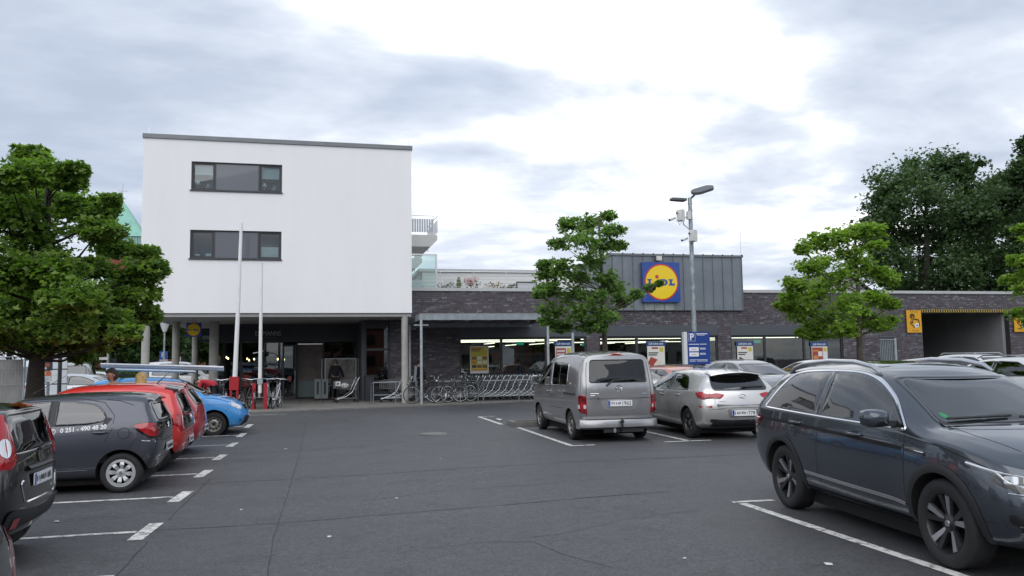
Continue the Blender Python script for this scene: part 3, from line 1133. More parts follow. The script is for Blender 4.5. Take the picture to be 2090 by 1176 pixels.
    def plate(s, view, z, text=None, scramble=4, w=0.52, h=0.115, y=0.0, blue=True, seed=1):
        p, nn = s.hit(view, y, z)
        sx = -1 if view == 'B' else 1
        M = axes((p.x - s.ox + sx * 0.012, y, z), (0, -1 if view == 'B' else 1, 0), (0, 0, 1), (sx, 0, 0))
        b = MB()
        b.prism(round_poly([(-w / 2, -h / 2), (w / 2, -h / 2), (w / 2, h / 2), (-w / 2, h / 2)], 0.012), M, 0.012)
        po = b.build('number_plate', PLATEW, s.root, rel=False)
        b = MB()
        b.prism([(-w / 2 + 0.004, -h / 2 + 0.004), (-w / 2 + 0.044, -h / 2 + 0.004), (-w / 2 + 0.044, h / 2 - 0.004), (-w / 2 + 0.004, h / 2 - 0.004)], M @ T(0, 0, 0.0125), 0.001)
        if blue:
            b.build('country_band', PLATEB, po, rel=False)
        b = MB()
        rr = random.Random(seed)
        x = -w / 2 + 0.06
        end = w / 2 - 0.02 - (len(text) * 0.052 if text else 0)
        while x < end - 0.02:                              # blurred characters: short strokes
            ww = rr.uniform(0.008, 0.016)
            z0, z1 = -0.034 * rr.uniform(0.5, 1), 0.034 * rr.uniform(0.5, 1)
            tl = rr.uniform(-0.01, 0.01)
            b.prism([(x, z0), (x + ww, z0), (x + ww + tl, z1), (x + tl, z1)], M @ T(0, 0, 0.0125), 0.001)
            x += ww + rr.choice((0.006, 0.01, 0.024))
        if text:
            b.add(*text_mesh(text, 0.105, 0.001, 'RIGHT', M=M @ T(w / 2 - 0.02, -0.004, 0.013), bold=0.001))
        b.build('plate_characters', INK, po, rel=False)
        return po

    def disc(s, view, u, v, r, m, name, eps=0.006, ry=None):
        return s.patch(view, circle2(u, v, r, ry, 20), m, name, eps=eps, grid=0.2)

    def seams(s, lines, view='LR', w=0.008, name='panel_gaps', m=None):
        for vw in view:
            b = MB()
            for ln in lines:
                s.strip(vw, ln, w, SEAM, name, eps=0.0015, b=b)
            b.build(name, m or SEAM, s.root, smooth=60, rel=False)['kind'] = 'stuff'

    def arches(s, m, w=0.06, eps=0.014, a0=-8, a1=188):
        P = s.P
        r0 = P.get('arch', P['r'] + 0.055)
        for x in (P['rw'], P['fw']):
            for vw in 'LR':
                s.strip(vw, [(x + (r0 + w / 2 - 0.004) * math.cos(R(a)), P['r'] + (r0 + w / 2 - 0.004) * math.sin(R(a))) for a in np.linspace(a0, a1, 26)], w, m, 'wheel_arch_trim', eps=eps)


def quad_weights(c, p):
    """mean-value weights of p in a quad"""
    ws = []
    n = len(c)
    for i in range(n):
        d = c[i] - p
        if d.length < 1e-6:
            return [1.0 if j == i else 0.0 for j in range(n)]
    def ang(a, b):
        return math.acos(max(-1, min(1, (a - p).normalized().dot((b - p).normalized()))))
    for i in range(n):
        a0, a1 = ang(c[i - 1], c[i]), ang(c[i], c[(i + 1) % n])
        ws.append((math.tan(min(a0, 3.13) / 2) + math.tan(min(a1, 3.13) / 2)) / (c[i] - p).length)
    sm = sum(ws)
    return [w / sm for w in ws]
# ------------------------------------------------------------------ white block on columns
RENDER = mat('white_render', (0.80, 0.80, 0.80), rough=0.9, var=0.025, vscale=0.5, bump=0.12, bscale=90)


def streaks(m, c, amt):
    """faint upright water streaks and blotches on a wall"""
    nt = m.node_tree
    tc, mp, no, rp, vm = [nt.nodes.new('ShaderNode' + q) for q in ('TexCoord', 'Mapping', 'TexNoise', 'MapRange', 'VectorMath')]
    mp.inputs['Scale'].default_value = (1.3, 1.3, 0.22)
    no.inputs['Scale'].default_value = 1.0
    no.inputs['Detail'].default_value = 7
    no.inputs['Roughness'].default_value = 0.62
    rp.inputs[1].default_value, rp.inputs[2].default_value, rp.inputs[3].default_value, rp.inputs[4].default_value = 0.40, 0.70, 1.0, 1 - amt
    vm.operation = 'SCALE'
    vm.inputs[0].default_value = c
    nt.links.new(tc.outputs['Object'], mp.inputs[0])
    nt.links.new(mp.outputs[0], no.inputs['Vector'])
    nt.links.new(no.outputs['Fac'], rp.inputs[0])
    nt.links.new(rp.outputs[0], vm.inputs['Scale'])
    nt.links.new(vm.outputs[0], nt.nodes['Principled BSDF'].inputs['Base Color'])


streaks(RENDER, (0.82, 0.82, 0.82), 0.035)
ZINCDARK = mat('coping_zinc', (0.17, 0.18, 0.19), rough=0.5, metal=0.5, var=0.1, vscale=2)
ANTHRA = mat('anthracite_frame', (0.030, 0.033, 0.038), rough=0.45)
PANELGREY = mat('grey_panel', (0.085, 0.095, 0.115), rough=0.25, coat=0.6)
CONCRETE = mat('column_concrete', (0.36, 0.35, 0.32), rough=0.85, var=0.14, vscale=3.0, bump=0.1, bscale=40)
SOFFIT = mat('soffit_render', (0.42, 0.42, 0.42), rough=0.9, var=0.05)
WINGLASS = glass_mat('house_glass', (0.72, 0.78, 0.80))
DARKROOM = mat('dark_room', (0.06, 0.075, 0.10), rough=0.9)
BLIND = mat('pleated_blind', (0.62, 0.66, 0.64), rough=0.9)
WB = thing('apartment_block', 'white rendered two storey block standing on round concrete columns', 'building', (-1.3, 32.2, 0))
X0, X1, YF = -6.32, 3.73, 32.2
b = MB()
wins = ((-4.62, -1.30, 5.66, 6.75), (-4.62, -1.30, 8.28, 9.38))
zc = [3.60, 5.66, 6.75, 8.28, 9.38, 10.21]
for i in range(5):
    if i in (1, 3):
        b.box(X0, -4.62, YF, YF + 0.35, zc[i], zc[i + 1])
        b.box(-1.30, X1, YF, YF + 0.35, zc[i], zc[i + 1])
    else:
        b.box(X0, X1, YF, YF + 0.35, zc[i], zc[i + 1])
b.box(X0, X0 + 0.3, YF + 0.35, 46.0, 3.60, 10.21)
b.box(X1 - 0.3, X1, YF + 0.35, 46.0, 3.60, 10.21)
b.box(X0 + 0.3, X1 - 0.3, 45.7, 46.0, 3.60, 10.21)
b.box(X0 + 0.3, X1 - 0.3, YF + 0.35, 45.7, 9.9, 10.1)
b.build('wall', RENDER, WB)
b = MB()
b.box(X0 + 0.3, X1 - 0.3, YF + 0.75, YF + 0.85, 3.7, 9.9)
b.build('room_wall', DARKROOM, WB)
b = MB()
b.box(X0 - 0.04, X1 + 0.04, YF - 0.05, 46.05, 10.21, 10.37)
b.build('coping', ZINCDARK, WB)
b = MB()
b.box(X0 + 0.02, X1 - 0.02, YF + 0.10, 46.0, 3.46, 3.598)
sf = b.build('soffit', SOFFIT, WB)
for x, y in ((-4.6, 33.6), (-2.2, 34.6), (0.2, 33.6), (2.3, 34.4), (-3.0, 36.4)):
    b = MB()
    b.lathe([(0, 3.455), (0.10, 3.455), (0.11, 3.459)], 14, T(x, y, 0))
    b.build('downlight', ANTHRA, sf)
for x, y, r in ((-6.12, 32.42, 0.145), (3.47, 32.42, 0.135), (-5.63, 36.0, 0.145), (-5.41, 40.0, 0.145), (-4.13, 36.0, 0.19)):
    b = MB()
    b.lathe([(r, 0.03), (r, 1.2), (r, 2.3), (r, 3.46)], 22, T(x, y, 0))
    b.build('column', CONCRETE, WB, smooth=True)
for x in (-6.2, -3.45, -1.3, 3.65):
    b = MB()
    b.tube([(x, YF + 0.3, 10.37), (x, YF + 0.3, 10.72)], 0.008, 5)
    b.build('lightning_rod', SATIN, WB)
for wi, (x0, x1, z0, z1) in enumerate(wins):
    y = YF + 0.07
    b = MB()
    b.box(x0, x1, y, y + 0.08, z1 - 0.05, z1)
    b.box(x0, x1, y, y + 0.08, z0, z0 + 0.05)
    for xa, xb in ((x0, x0 + 0.06), (x0 + 0.82, x0 + 0.88), (x1 - 0.88, x1 - 0.82), (x1 - 0.06, x1)):
        b.box(xa, xb, y, y + 0.08, z0 + 0.05, z1 - 0.05)
    w = b.build('window', ANTHRA, WB)
    b = MB()
    b.box(x0 - 0.04, x1 + 0.03, YF - 0.05, YF + 0.10, z0 - 0.04, z0 - 0.002)
    b.build('sill', ANTHRA, w)
    b = MB()
    b.box(x0 + 0.88, x1 - 0.88, y + 0.02, y + 0.06, z0 + 0.05, z1 - 0.05)
    b.build('panel', PANELGREY, w)
    for k, (xa, xb) in enumerate(((x0 + 0.06, x0 + 0.82), (x1 - 0.82, x1 - 0.06))):
        b = MB()
        for q in ((xa, xa + 0.05, z0 + 0.05, z1 - 0.05), (xb - 0.05, xb, z0 + 0.05, z1 - 0.05), (xa + 0.05, xb - 0.05, z0 + 0.05, z0 + 0.10), (xa + 0.05, xb - 0.05, z1 - 0.10, z1 - 0.05)):
            b.box(q[0], q[1], y + 0.025, y + 0.075, q[2], q[3])
        b.build('sash', ANTHRA, w)
        b = MB()
        b.box(xa + 0.05, xb - 0.05, y + 0.045, y + 0.055, z0 + 0.10, z1 - 0.10)
        b.build('pane', WINGLASS, w)
        bz = {(1, 0): (z1 - 0.47, z1 - 0.1), (1, 1): (z1 - 0.55, z1 - 0.1), (0, 1): (z0 + 0.10, z0 + 0.52)}.get((wi, k))
        if bz:
            b = MB()
            zz = list(np.arange(bz[0], bz[1], 0.02))
            b.add([(x, y + 0.10 + (0.012 if i % 2 else 0), z) for i, z in enumerate(zz) for x in (xa + 0.05, xb - 0.05)], [(2 * i, 2 * i + 1, 2 * i + 3, 2 * i + 2) for i in range(len(zz) - 1)])
            b.build('blind', BLIND, w)
        if wi == 1:                                             # table lamp on the window board
            b = MB()
            xx = xa + 0.15
            b.lathe([(0.05, z0 + 0.08), (0.012, z0 + 0.11), (0.012, z0 + 0.26)], 10, T(xx, y + 0.2, 0))
            b.lathe([(0.10, z0 + 0.26), (0.045, z0 + 0.40)], 14, T(xx, y + 0.2, 0))
            b.build('table_lamp', BLIND, w, smooth=True)
            b = MB()
            b.ball((xa + 0.52, y + 0.2, z0 + 0.22), (0.07, 0.04, 0.10), 8, 6)
            b.ball((xa + 0.46, y + 0.2, z0 + 0.14), (0.05, 0.04, 0.06), 8, 6)
            b.build('ornament', mat('pale_ornament', (0.22, 0.24, 0.27), rough=0.6), w, smooth=True)['kind'] = 'stuff'
        elif k == 0:
            b = MB()
            b.ball((xa + 0.18, y + 0.2, z0 + 0.16), (0.10, 0.04, 0.05), 8, 6)
            b.box(xa + 0.48, xa + 0.68, y + 0.15, y + 0.25, z0 + 0.08, z0 + 0.22)
            b.build('ornament', BLIND, w)['kind'] = 'stuff'

# balcony on the flank, glass screen, lower balcony
MESHP = mat('perforated_sheet', (0.40, 0.42, 0.44), rough=0.4, metal=0.6)
PALECON = mat('balcony_concrete', (0.62, 0.61, 0.58), rough=0.85, var=0.06)
for nm, (y0, y1, z) in (('balcony', (37.0, 40.4, 6.95)), ('balcony', (42.5, 46.0, 6.55))):
    b = MB()
    b.prism([(X1, z), (5.15, z), (5.48, z + 0.32), (5.48, z + 0.55), (X1, z + 0.55)], axes((0, y1, 0), (1, 0, 0), (0, 0, 1), (0, -1, 0)), y1 - y0)
    bal = b.build('balcony', PALECON, WB)
    for xa, ya, xb, yb in ((X1, y0 + 0.05, 5.3, y0 + 0.05), (5.5, y0, 5.5, y1)):
        b = MB()
        n = 14
        for i in range(n):                                      # perforated sheet: close upright bars
            t = (i + 0.5) / n
            x, y = lerp(xa, xb, t), lerp(ya, yb, t)
            h = abs(xb - xa) / n * 0.38 or 0.012
            b.box(x - h, x + h, y - 0.012, y + 0.012, z + 0.68, z + 1.30)
        b.build('railing_sheet', MESHP, bal)
        b = MB()
        b.tube([(xa, ya, z + 1.46), (xb, yb, z + 1.46)], 0.02, 6)
        b.tube([(xb, yb, z + 0.2), (xb, yb, z + 1.46)], 0.02, 6)
        b.build('railing_rail', SATIN, bal)
b = MB()
for q in ((5.24, 5.32, 36.0, 36.06, 4.86, 6.48), (3.9, 5.24, 36.0, 36.06, 6.42, 6.48)):
    b.box(*q)
gs = b.build('glass_screen', SATIN, WB)
b = MB()
b.box(3.9, 5.24, 36.02, 36.04, 4.9, 6.42)
b.build('pane', glass_mat('screen_glass', (0.75, 0.85, 0.84)), gs)

# ---- shop fronts under the block
DARKFRONT = mat('dark_shopfront', (0.012, 0.015, 0.024), rough=0.4)
SHOPGLASS = glass_mat('shop_glass', (0.55, 0.60, 0.62))
SF = thing('cafe_premises', 'dark glazed cafe and entrance front recessed under the white block', 'shopfront', (-1.2, 38.5, 0))
b = MB()
b.box(-4.3, 2.0, 38.5, 38.7, 2.62, 3.46)                        # fascia
b.build('fascia', DARKFRONT, SF)
b = MB()
b.box(-4.4, 4.0, 45.2, 45.4, 0.05, 3.46)
b.build('back_wall', mat('cafe_back_wall', (0.05, 0.05, 0.055), rough=0.9, var=0.4, vscale=2), SF)
b = MB()
b.box(-4.4, -4.3, 38.5, 45.2, 0.05, 3.46)
b.build('side_wall', DARKFRONT, SF)
b = MB()
b.box(1.92, 2.04, 35.05, 38.5, 0.05, 3.46)
b.build('return_wall', mat('return_frame', (0.05, 0.055, 0.065), rough=0.5), SF)
for x in (-4.3, -3.3, -2.35, -1.46, -0.84, 0.32, 1.9):
    b = MB()
    b.box(x, x + 0.08, 38.5, 38.6, 0.05, 2.62)
    b.build('mullion', ANTHRA, SF)
for x0, x1 in ((-4.22, -3.3), (-3.22, -2.35), (-2.27, -1.46), (0.40, 1.9)):
    b = MB()
    b.box(x0, x1, 38.54, 38.555, 0.1, 2.6)
    b.build('pane', SHOPGLASS, SF)
BEIGE = mat('pane_reflection_beige', (0.16, 0.135, 0.12), rough=0.7, var=0.25, vscale=3)
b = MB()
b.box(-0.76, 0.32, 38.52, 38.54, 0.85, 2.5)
b.build('sliding_pane', BEIGE, SF)  # opaque sliding pane; the brownish reflection in its glass is painted in
b = MB()
b.box(-0.76, 0.32, 38.50, 38.518, 0.1, 0.84)
b.build('frosted_panel', mat('frosted_green', (0.13, 0.17, 0.17), rough=0.35), SF)
b = MB()
b.box(-0.78, 0.32, 38.44, 38.5, 2.5, 2.56)
b.build('door_track', SATIN, SF)
# open door leaf
b = MB()
for q in ((-1.42, -1.36, 0.06, 2.5), (-0.90, -0.84, 0.06, 2.5), (-1.36, -0.90, 2.42, 2.5), (-1.36, -0.90, 0.06, 0.16)):
    b.box(q[0], q[1], 38.0, 38.05, q[2], q[3])
dr = b.build('door', ANTHRA, SF)
b = MB()
b.box(-1.36, -0.90, 38.02, 38.03, 0.16, 2.42)
b.build('pane', glass_mat('door_glass', (0.35, 0.45, 0.45)), dr)
b = MB()
b.tube([(-0.88, 37.96, 0.3), (-0.88, 37.96, 1.3)], 0.015, 6)
b.build('handle', SATIN, dr)
b = MB()
b.lathe([(0, 0), (0.10, 0.0), (0.10, 0.004)], 18, front_frame(-1.12, 38.0, 0.98))
b.build('round_sticker', mat('red_sticker', (0.30, 0.04, 0.03), rough=0.5), dr)
LETTER = mat('pale_letters', (0.52, 0.55, 0.58), rough=0.6)
b = MB()
b.add(*text_mesh('ESSMANNS', 0.30, 0.01, M=front_frame(-2.10, 38.49, 3.02), width=1.12))
b.add(*text_mesh('COFFEE  BREAD  CAKE' if False else '- - - -  - - -  - - - -', 0.12, 0.01, M=front_frame(-2.05, 38.49, 2.84), width=0.8))
b.build('cafe_lettering', LETTER, SF)
b = MB()                                                        # ring and word on the glass
M = front_frame(-2.0, 38.52, 1.62)
b.add([M @ Vector((r * math.cos(a), r * math.sin(a), 0.002)) for a in [2 * math.pi * i / 40 for i in range(40)] for r in (0.50, 0.535)],
      [(2 * i, 2 * i + 1, (2 * i + 3) % 80, (2 * i + 2) % 80) for i in range(40)])
b.add(*text_mesh('PUNK', 0.22, 0.004, M=M @ T(0.05, 0.02, 0.003), width=0.6))
b.build('window_ring_print', mat('faint_print', (0.05, 0.06, 0.075), rough=0.6), SF)
b = MB()
b.add(*text_mesh('DIREKT TAGS' if False else 'TAGS', 0.16, 0.004, M=front_frame(-3.05, 38.52, 1.32), width=0.5))
b.build('window_lettering', LETTER, SF)
b = MB()
b.lathe([(0, 0), (0.30, 0), (0.30, 0.004)], 24, front_frame(-3.05, 38.525, 0.9))
b.build('round_poster', mat('round_poster_red', (0.22, 0.03, 0.02), rough=0.6, var=0.5, vscale=5), SF)
BULB = mat('warm_bulb', (1, 0.8, 0.5), emit=(1.0, 0.70, 0.30), estr=9.0)
for x, y, z in ((-4.05, 40.2, 1.98), (-4.0, 40.4, 1.93), (-3.75, 40.6, 1.84), (-3.72, 40.3, 1.78), (-3.15, 40.6, 1.90), (-3.05, 40.4, 1.83), (-2.85, 40.8, 1.88), (-1.75, 40.5, 1.86), (-1.45, 40.5, 1.84)):
    p = thing('pendant_lamp', 'small warm pendant bulb glowing inside the dark cafe', 'lamp', (x, y, z), 0, 'pendant bulbs inside the cafe')
    b = MB()
    b.ball((x, y, z), (0.035, 0.035, 0.055), 8, 6)
    b.build('bulb', BULB, p, smooth=True)
    b = MB()
    b.tube([(x, y, z + 0.05), (x, y, 3.40)], 0.006, 4)
    b.build('flex', PLASTIC, p)
# window bay beside the entrance
b = MB()
for q in ((2.04, 2.12, 0.3, 3.3), (3.02, 3.10, 0.3, 3.3), (2.12, 3.02, 2.15, 2.25), (2.12, 3.02, 3.2, 3.3), (2.12, 3.02, 0.3, 0.4)):
    b.box(q[0], q[1], 35.08, 35.16, q[2], q[3])
b.build('window_frame', ANTHRA, SF)
for z0, z1 in ((0.4, 2.15), (2.25, 3.2)):
    b = MB()
    b.box(2.12, 3.02, 35.11, 35.12, z0, z1)
    b.build('pane', glass_mat('bay_glass', (0.25, 0.28, 0.28)), SF)
b = MB()
for z0, z1 in ((0.05, 0.3), (3.3, 3.46)):
    MB().box(2.04, 3.10, 35.05, 35.2, z0, z1).build('bay_panel', DARKFRONT, SF)
for q in ((2.15, 2.8, 2.3, 2.62), (2.3, 2.8, 1.0, 1.75)):
    MB().box(q[0], q[1], 36.5, 36.55, q[2], q[3]).build('inner_poster', mat('inner_poster', (0.22, 0.21, 0.15), rough=0.7, var=0.4, vscale=3), SF)


def round_logo(parent, x, y, z, half, dirn=-1):
    """square blue board with red-rimmed yellow disc and blue slab letters, facing the car park"""
    k = half
    blue, yel, red = mat('logo_blue', (0.012, 0.055, 0.28), rough=0.3, coat=0.4), mat('logo_yellow', (0.80, 0.56, 0.0), rough=0.3, coat=0.4), mat('logo_red', (0.55, 0.03, 0.015), rough=0.35, coat=0.3)
    d = 0.2 * k
    b = MB()
    b.prism(round_poly([(-k, -k), (k, -k), (k, k), (-k, k)], 0.02 * k), front_frame(x, y, z), d)
    b.build('sign_box', blue, parent)
    M = front_frame(x, y - d, z)
    b = MB()
    b.prism(circle2(0, 0, 0.91 * k, n=56), M, 0.006)
    b.build('red_ring', red, parent)
    b = MB()
    b.prism(circle2(0, 0, 0.84 * k, n=56), M, 0.010)
    b.build('yellow_disc', yel, parent)
    M = M @ T(0, 0, 0.010)

    def poly(name, pts, m):
        b = MB()
        b.prism([(px * k, py * k) for px, py in pts], M, 0.006)
        b.build(name, m, parent)
    L = [(0, 0), (0.33, 0), (0.33, 0.14), (0.24, 0.10), (0.18, 0.10), (0.18, 0.25), (0.24, 0.26), (0.24, 0.32), (0, 0.32), (0, 0.26), (0.06, 0.25), (0.06, 0.07), (0, 0.06)]
    poly('letter_l', [(-0.76 + p[0], -0.17 + p[1]) for p in L], blue)
    # tilted dotted i
    ca, sa = math.cos(R(38)), math.sin(R(38))
    I = [(-0.05, -0.14), (0.05, -0.14), (0.05, 0.12), (-0.05, 0.12)]
    poly('letter_i', [(-0.26 + p[0] * ca - p[1] * sa * -1, -0.06 + p[0] * -sa + p[1] * ca) for p in I], red)
    poly('dot', circle2(-0.24, 0.27, 0.095, n=20), red)
    D = [(0, 0), (0.20, 0), (0.30, 0.04), (0.36, 0.12), (0.36, 0.20), (0.30, 0.28), (0.20, 0.32), (0, 0.32), (0, 0.26), (0.05, 0.25), (0.05, 0.07), (0, 0.06)]
    poly('letter_d', [(-0.03 + p[0], -0.17 + p[1]) for p in D], blue)
    Mi = M
    b = MB()
    b.prism([((-0.03 + px) * k, (-0.17 + py) * k) for px, py in ((0.16, 0.08), (0.20, 0.09), (0.235, 0.16), (0.20, 0.23), (0.16, 0.24))], M @ T(0, 0, 0.006), 0.001)
    b.build('letter_counter', yel, parent)
    poly('letter_l', [(0.38 + p[0], -0.17 + p[1]) for p in L], blue)


LS = thing('shop_sign', 'small square blue sign with yellow disc hanging under the white block', 'sign', (-4.87, 35.5, 3.1))
round_logo(LS, -4.87, 35.5, 3.10, 0.29)
for x in (-5.0, -4.7):
    MB().tube([(x, 35.47, 3.39), (x, 35.47, 3.47)], 0.012, 6).build('hanger', SATIN, LS)
CS = thing('cafe_sign', 'dark cafe board with white letters beside the thick column', 'sign', (-4.8, 40, 3.0))
b = MB()
b.box(-5.16, -4.2, 40.0, 40.08, 2.70, 3.34)
b.build('board', mat('cafe_board', (0.012, 0.022, 0.045), rough=0.4), CS)
b = MB()
b.add(*text_mesh('ESSMANNS', 0.22, 0.006, M=front_frame(-4.62, 39.99, 2.90), width=0.95))
b.build('lettering', mat('white_letters', (0.6, 0.6, 0.6), rough=0.6), CS)
b = MB()
b.tube([(-4.3, 40.04, 2.7), (-4.3, 40.04, 3.46)], 0.02, 6)
b.build('bracket', SATIN, CS)
# ------------------------------------------------------------------ brick supermarket
BS = thing('supermarket', 'long single storey supermarket of dark purple brown clinker brick with big windows', 'building', (18.0, 35.0, 0))
MORTAR = mat('dark_mortar', (0.026, 0.025, 0.027), rough=0.95, var=0.2, vscale=5)
BRICKS = [mat('clinker_%s' % n, c, rough=r, var=0.22, vscale=9, bump=0.2, bscale=50) for n, c, r in (
    ('plum', (0.078, 0.066, 0.080), 0.46), ('umber', (0.092, 0.078, 0.088), 0.50), ('slate', (0.120, 0.114, 0.132), 0.42), ('soot', (0.056, 0.050, 0.060), 0.5), ('pale', (0.165, 0.158, 0.172), 0.38), ('wine', (0.082, 0.060, 0.066), 0.55))]
TOP = 4.72
WX = ((6.12, 11.98), (12.58, 18.54), (19.20, 25.30))
regions = [(3.10, 6.12, 0.05, 3.16), (3.10, 29.93, 3.16, TOP), (11.98, 12.58, 0.05, 3.16), (18.54, 19.20, 0.05, 3.16), (25.30, 27.40, 0.05, 3.16), (27.40, 28.40, 2.62, 3.16), (28.40, 29.93, 0.05, 3.16),
           (29.93, 35.30, 3.92, TOP), (35.30, 44.0, 0.05, TOP)]
for x0, x1 in WX:
    regions.append((x0, x1, 0.05, 0.34))
b = MB()
for x0, x1, z0, z1 in regions:
    b.box(x0, x1, 35.012, 35.30, z0, z1)
b.box(43.7, 44.0, 35.30, 50.0, 0.05, TOP)
b.build('wall', MORTAR, BS)
CH, BLEN = 1 / 12.0, 0.25
allb = []
rb = random.Random(3)
for x0, x1, z0, z1 in regions:
    k0, k1 = int(round((z0 - 0.05) / CH)), int(round((z1 - 0.05) / CH))
    for k in range(k0, k1):
        z = 0.05 + k * CH
        x = x0 - rb.uniform(0, 0.24)
        while x < x1:
            ln = BLEN if rb.random() < 0.72 else BLEN / 2
            a, c = max(x, x0), min(x + ln - 0.011, x1)
            if c - a > 0.03:
                allb.append((a, c, z + 0.006, z + CH - 0.005, rb.choices(range(6), (34, 28, 16, 12, 4, 6))[0]))
            x += ln
allb.sort(key=lambda q: (q[0] - 0) ** 2 + ((q[2] - 1.7) * 3) ** 2 + (9e3 if (q[0] < 3.75 or (q[3] < 3.2 and q[0] < 6.2)) else 0))
unit = {}
near, rest = [], MB()
for q in allb:
    full = abs(q[1] - q[0] - (BLEN - 0.011)) < 0.004
    if full and len(near) < 300:
        near.append(q)
    else:
        d = 0.002 * ((q[4] * 7 + int(q[0] * 13)) % 4)
        y = 35.0 - d
        v = [(q[0], y, q[2]), (q[1], y, q[2]), (q[1], y, q[3]), (q[0], y, q[3]), (q[0], 35.02, q[2]), (q[1], 35.02, q[2]), (q[1], 35.02, q[3]), (q[0], 35.02, q[3])]
        rest.add(v, [(0, 1, 2, 3), (0, 4, 5, 1), (3, 2, 6, 7), (0, 3, 7, 4), (1, 5, 6, 2)], q[4])
o = rest.build('brickwork', BRICKS, BS)
o['kind'] = 'stuff'
for q in near:
    if q[4] not in unit:
        ub = MB()
        h, w = (q[3] - q[2]) / 2, (BLEN - 0.011) / 2
        ub.box(-w, w, 0.0, 0.025, -h, h)
        tmp = ub.build('brick', BRICKS[q[4]])
        unit[q[4]] = tmp.data
        bpy.data.objects.remove(tmp)
    o = link('brick', unit[q[4]], BS)
    o.location = ((q[0] + q[1]) / 2 - 18.0, -0.0015 * ((q[4] * 5 + int(q[0] * 11)) % 4), (q[2] + q[3]) / 2)
COPING = mat('parapet_metal', (0.46, 0.47, 0.47), rough=0.55, metal=0.3, var=0.08, vscale=1)
b = MB()
b.box(3.74, 44.05, 34.93, 35.40, TOP, TOP + 0.14)
b.build('parapet_coping', COPING, BS)
b = MB()
b.box(3.4, 43.7, 35.30, 50.0, 4.30, 4.50)
b.build('roof', mat('roof_gravel', (0.25, 0.25, 0.24), rough=0.95, var=0.2, vscale=8), BS)
# fascia over the windows, frames, panes
FASCIA = mat('window_fascia', (0.075, 0.082, 0.095), rough=0.45, metal=0.2, var=0.05)
SHOPWIN = glass_mat('supermarket_glass', (0.60, 0.66, 0.66))
for wi, ((x0, x1), muls) in enumerate(zip(WX, ((8.02, 10.08), (14.45, 16.75), (21.04, 23.17)))):
    b = MB()
    b.box(x0, x1, 34.98, 35.22, 2.68, 3.16)
    b.build('window_fascia', FASCIA, BS)
    xs = [x0] + list(muls) + [x1]
    b = MB()
    b.box(x0, x0 + 0.08, 35.05, 35.15, 0.34, 2.68)
    b.box(x1 - 0.08, x1, 35.05, 35.15, 0.34, 2.68)
    b.box(x0 + 0.08, x1 - 0.08, 35.05, 35.15, 0.34, 0.42)
    b.box(x0 + 0.08, x1 - 0.08, 35.05, 35.15, 2.60, 2.68)
    w = b.build('shop_window', ANTHRA, BS)
    for m_ in muls:
        b = MB()
        b.box(m_ - 0.05, m_ + 0.05, 35.04, 35.16, 0.42, 2.60)
        b.build('mullion', ANTHRA, w)
    for a, c in zip(xs[:-1], xs[1:]):
        b = MB()
        b.box(a + 0.06, c - 0.06, 35.09, 35.102, 0.42, 2.60)
        b.build('pane', SHOPWIN, w)
    b = MB()
    b.box(x0 - 0.0, x1, 34.95, 35.05, 0.34, 0.375)
    b.build('sill', FASCIA, w)
# sales floor behind the glass
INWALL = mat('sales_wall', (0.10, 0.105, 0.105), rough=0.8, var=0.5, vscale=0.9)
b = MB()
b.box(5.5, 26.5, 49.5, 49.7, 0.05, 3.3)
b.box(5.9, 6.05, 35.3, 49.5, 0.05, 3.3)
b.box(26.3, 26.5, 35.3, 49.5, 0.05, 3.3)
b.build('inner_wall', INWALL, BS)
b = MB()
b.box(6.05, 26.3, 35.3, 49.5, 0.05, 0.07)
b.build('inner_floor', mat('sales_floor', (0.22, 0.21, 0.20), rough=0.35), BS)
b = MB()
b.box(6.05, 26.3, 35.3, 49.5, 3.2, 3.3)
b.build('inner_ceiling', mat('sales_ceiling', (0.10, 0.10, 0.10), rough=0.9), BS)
TUBE = mat('light_strip', (1, 1, 1), emit=(1.0, 0.88, 0.68), estr=3.4)
for i, (x0, x1, y0, y1, z) in enumerate(((6.5, 12.2, 37.6, 37.66, 2.60), (12.6, 19.0, 37.6, 37.66, 2.60), (19.3, 25.6, 37.6, 37.66, 2.60), (6.1, 12.3, 40.6, 40.66, 2.61), (12.8, 20.0, 41.6, 41.66, 2.52), (6.1, 11.9, 43.6, 43.66, 2.64), (13.0, 20.5, 45.0, 45.06, 2.60),
                                         (8.45, 8.52, 38.6, 41.0, 2.48), (10.4, 10.47, 41.0, 44.5, 2.45), (11.3, 11.37, 38.8, 42.6, 2.46), (9.6, 9.67, 44.0, 47.0, 2.40), (14.2, 14.27, 39.5, 42.5, 2.42), (15.0, 15.07, 39.5, 43.0, 2.44), (17.0, 17.07, 39.5, 43.0, 2.46), (18.2, 18.27, 40.0, 43.0, 2.52), (20.6, 20.67, 38.8, 41.0, 2.55))):
    b = MB()
    b.box(x0, x1, y0, y1, z, z + 0.035)
    b.build('light_strip', TUBE, BS)
prod = [mat('goods_%d' % i, c, rough=0.6, var=0.7, vscale=7) for i, c in enumerate(((0.22, 0.20, 0.16), (0.16, 0.10, 0.08), (0.10, 0.14, 0.12), (0.20, 0.19, 0.20), (0.24, 0.17, 0.10)))]
rs = random.Random(5)
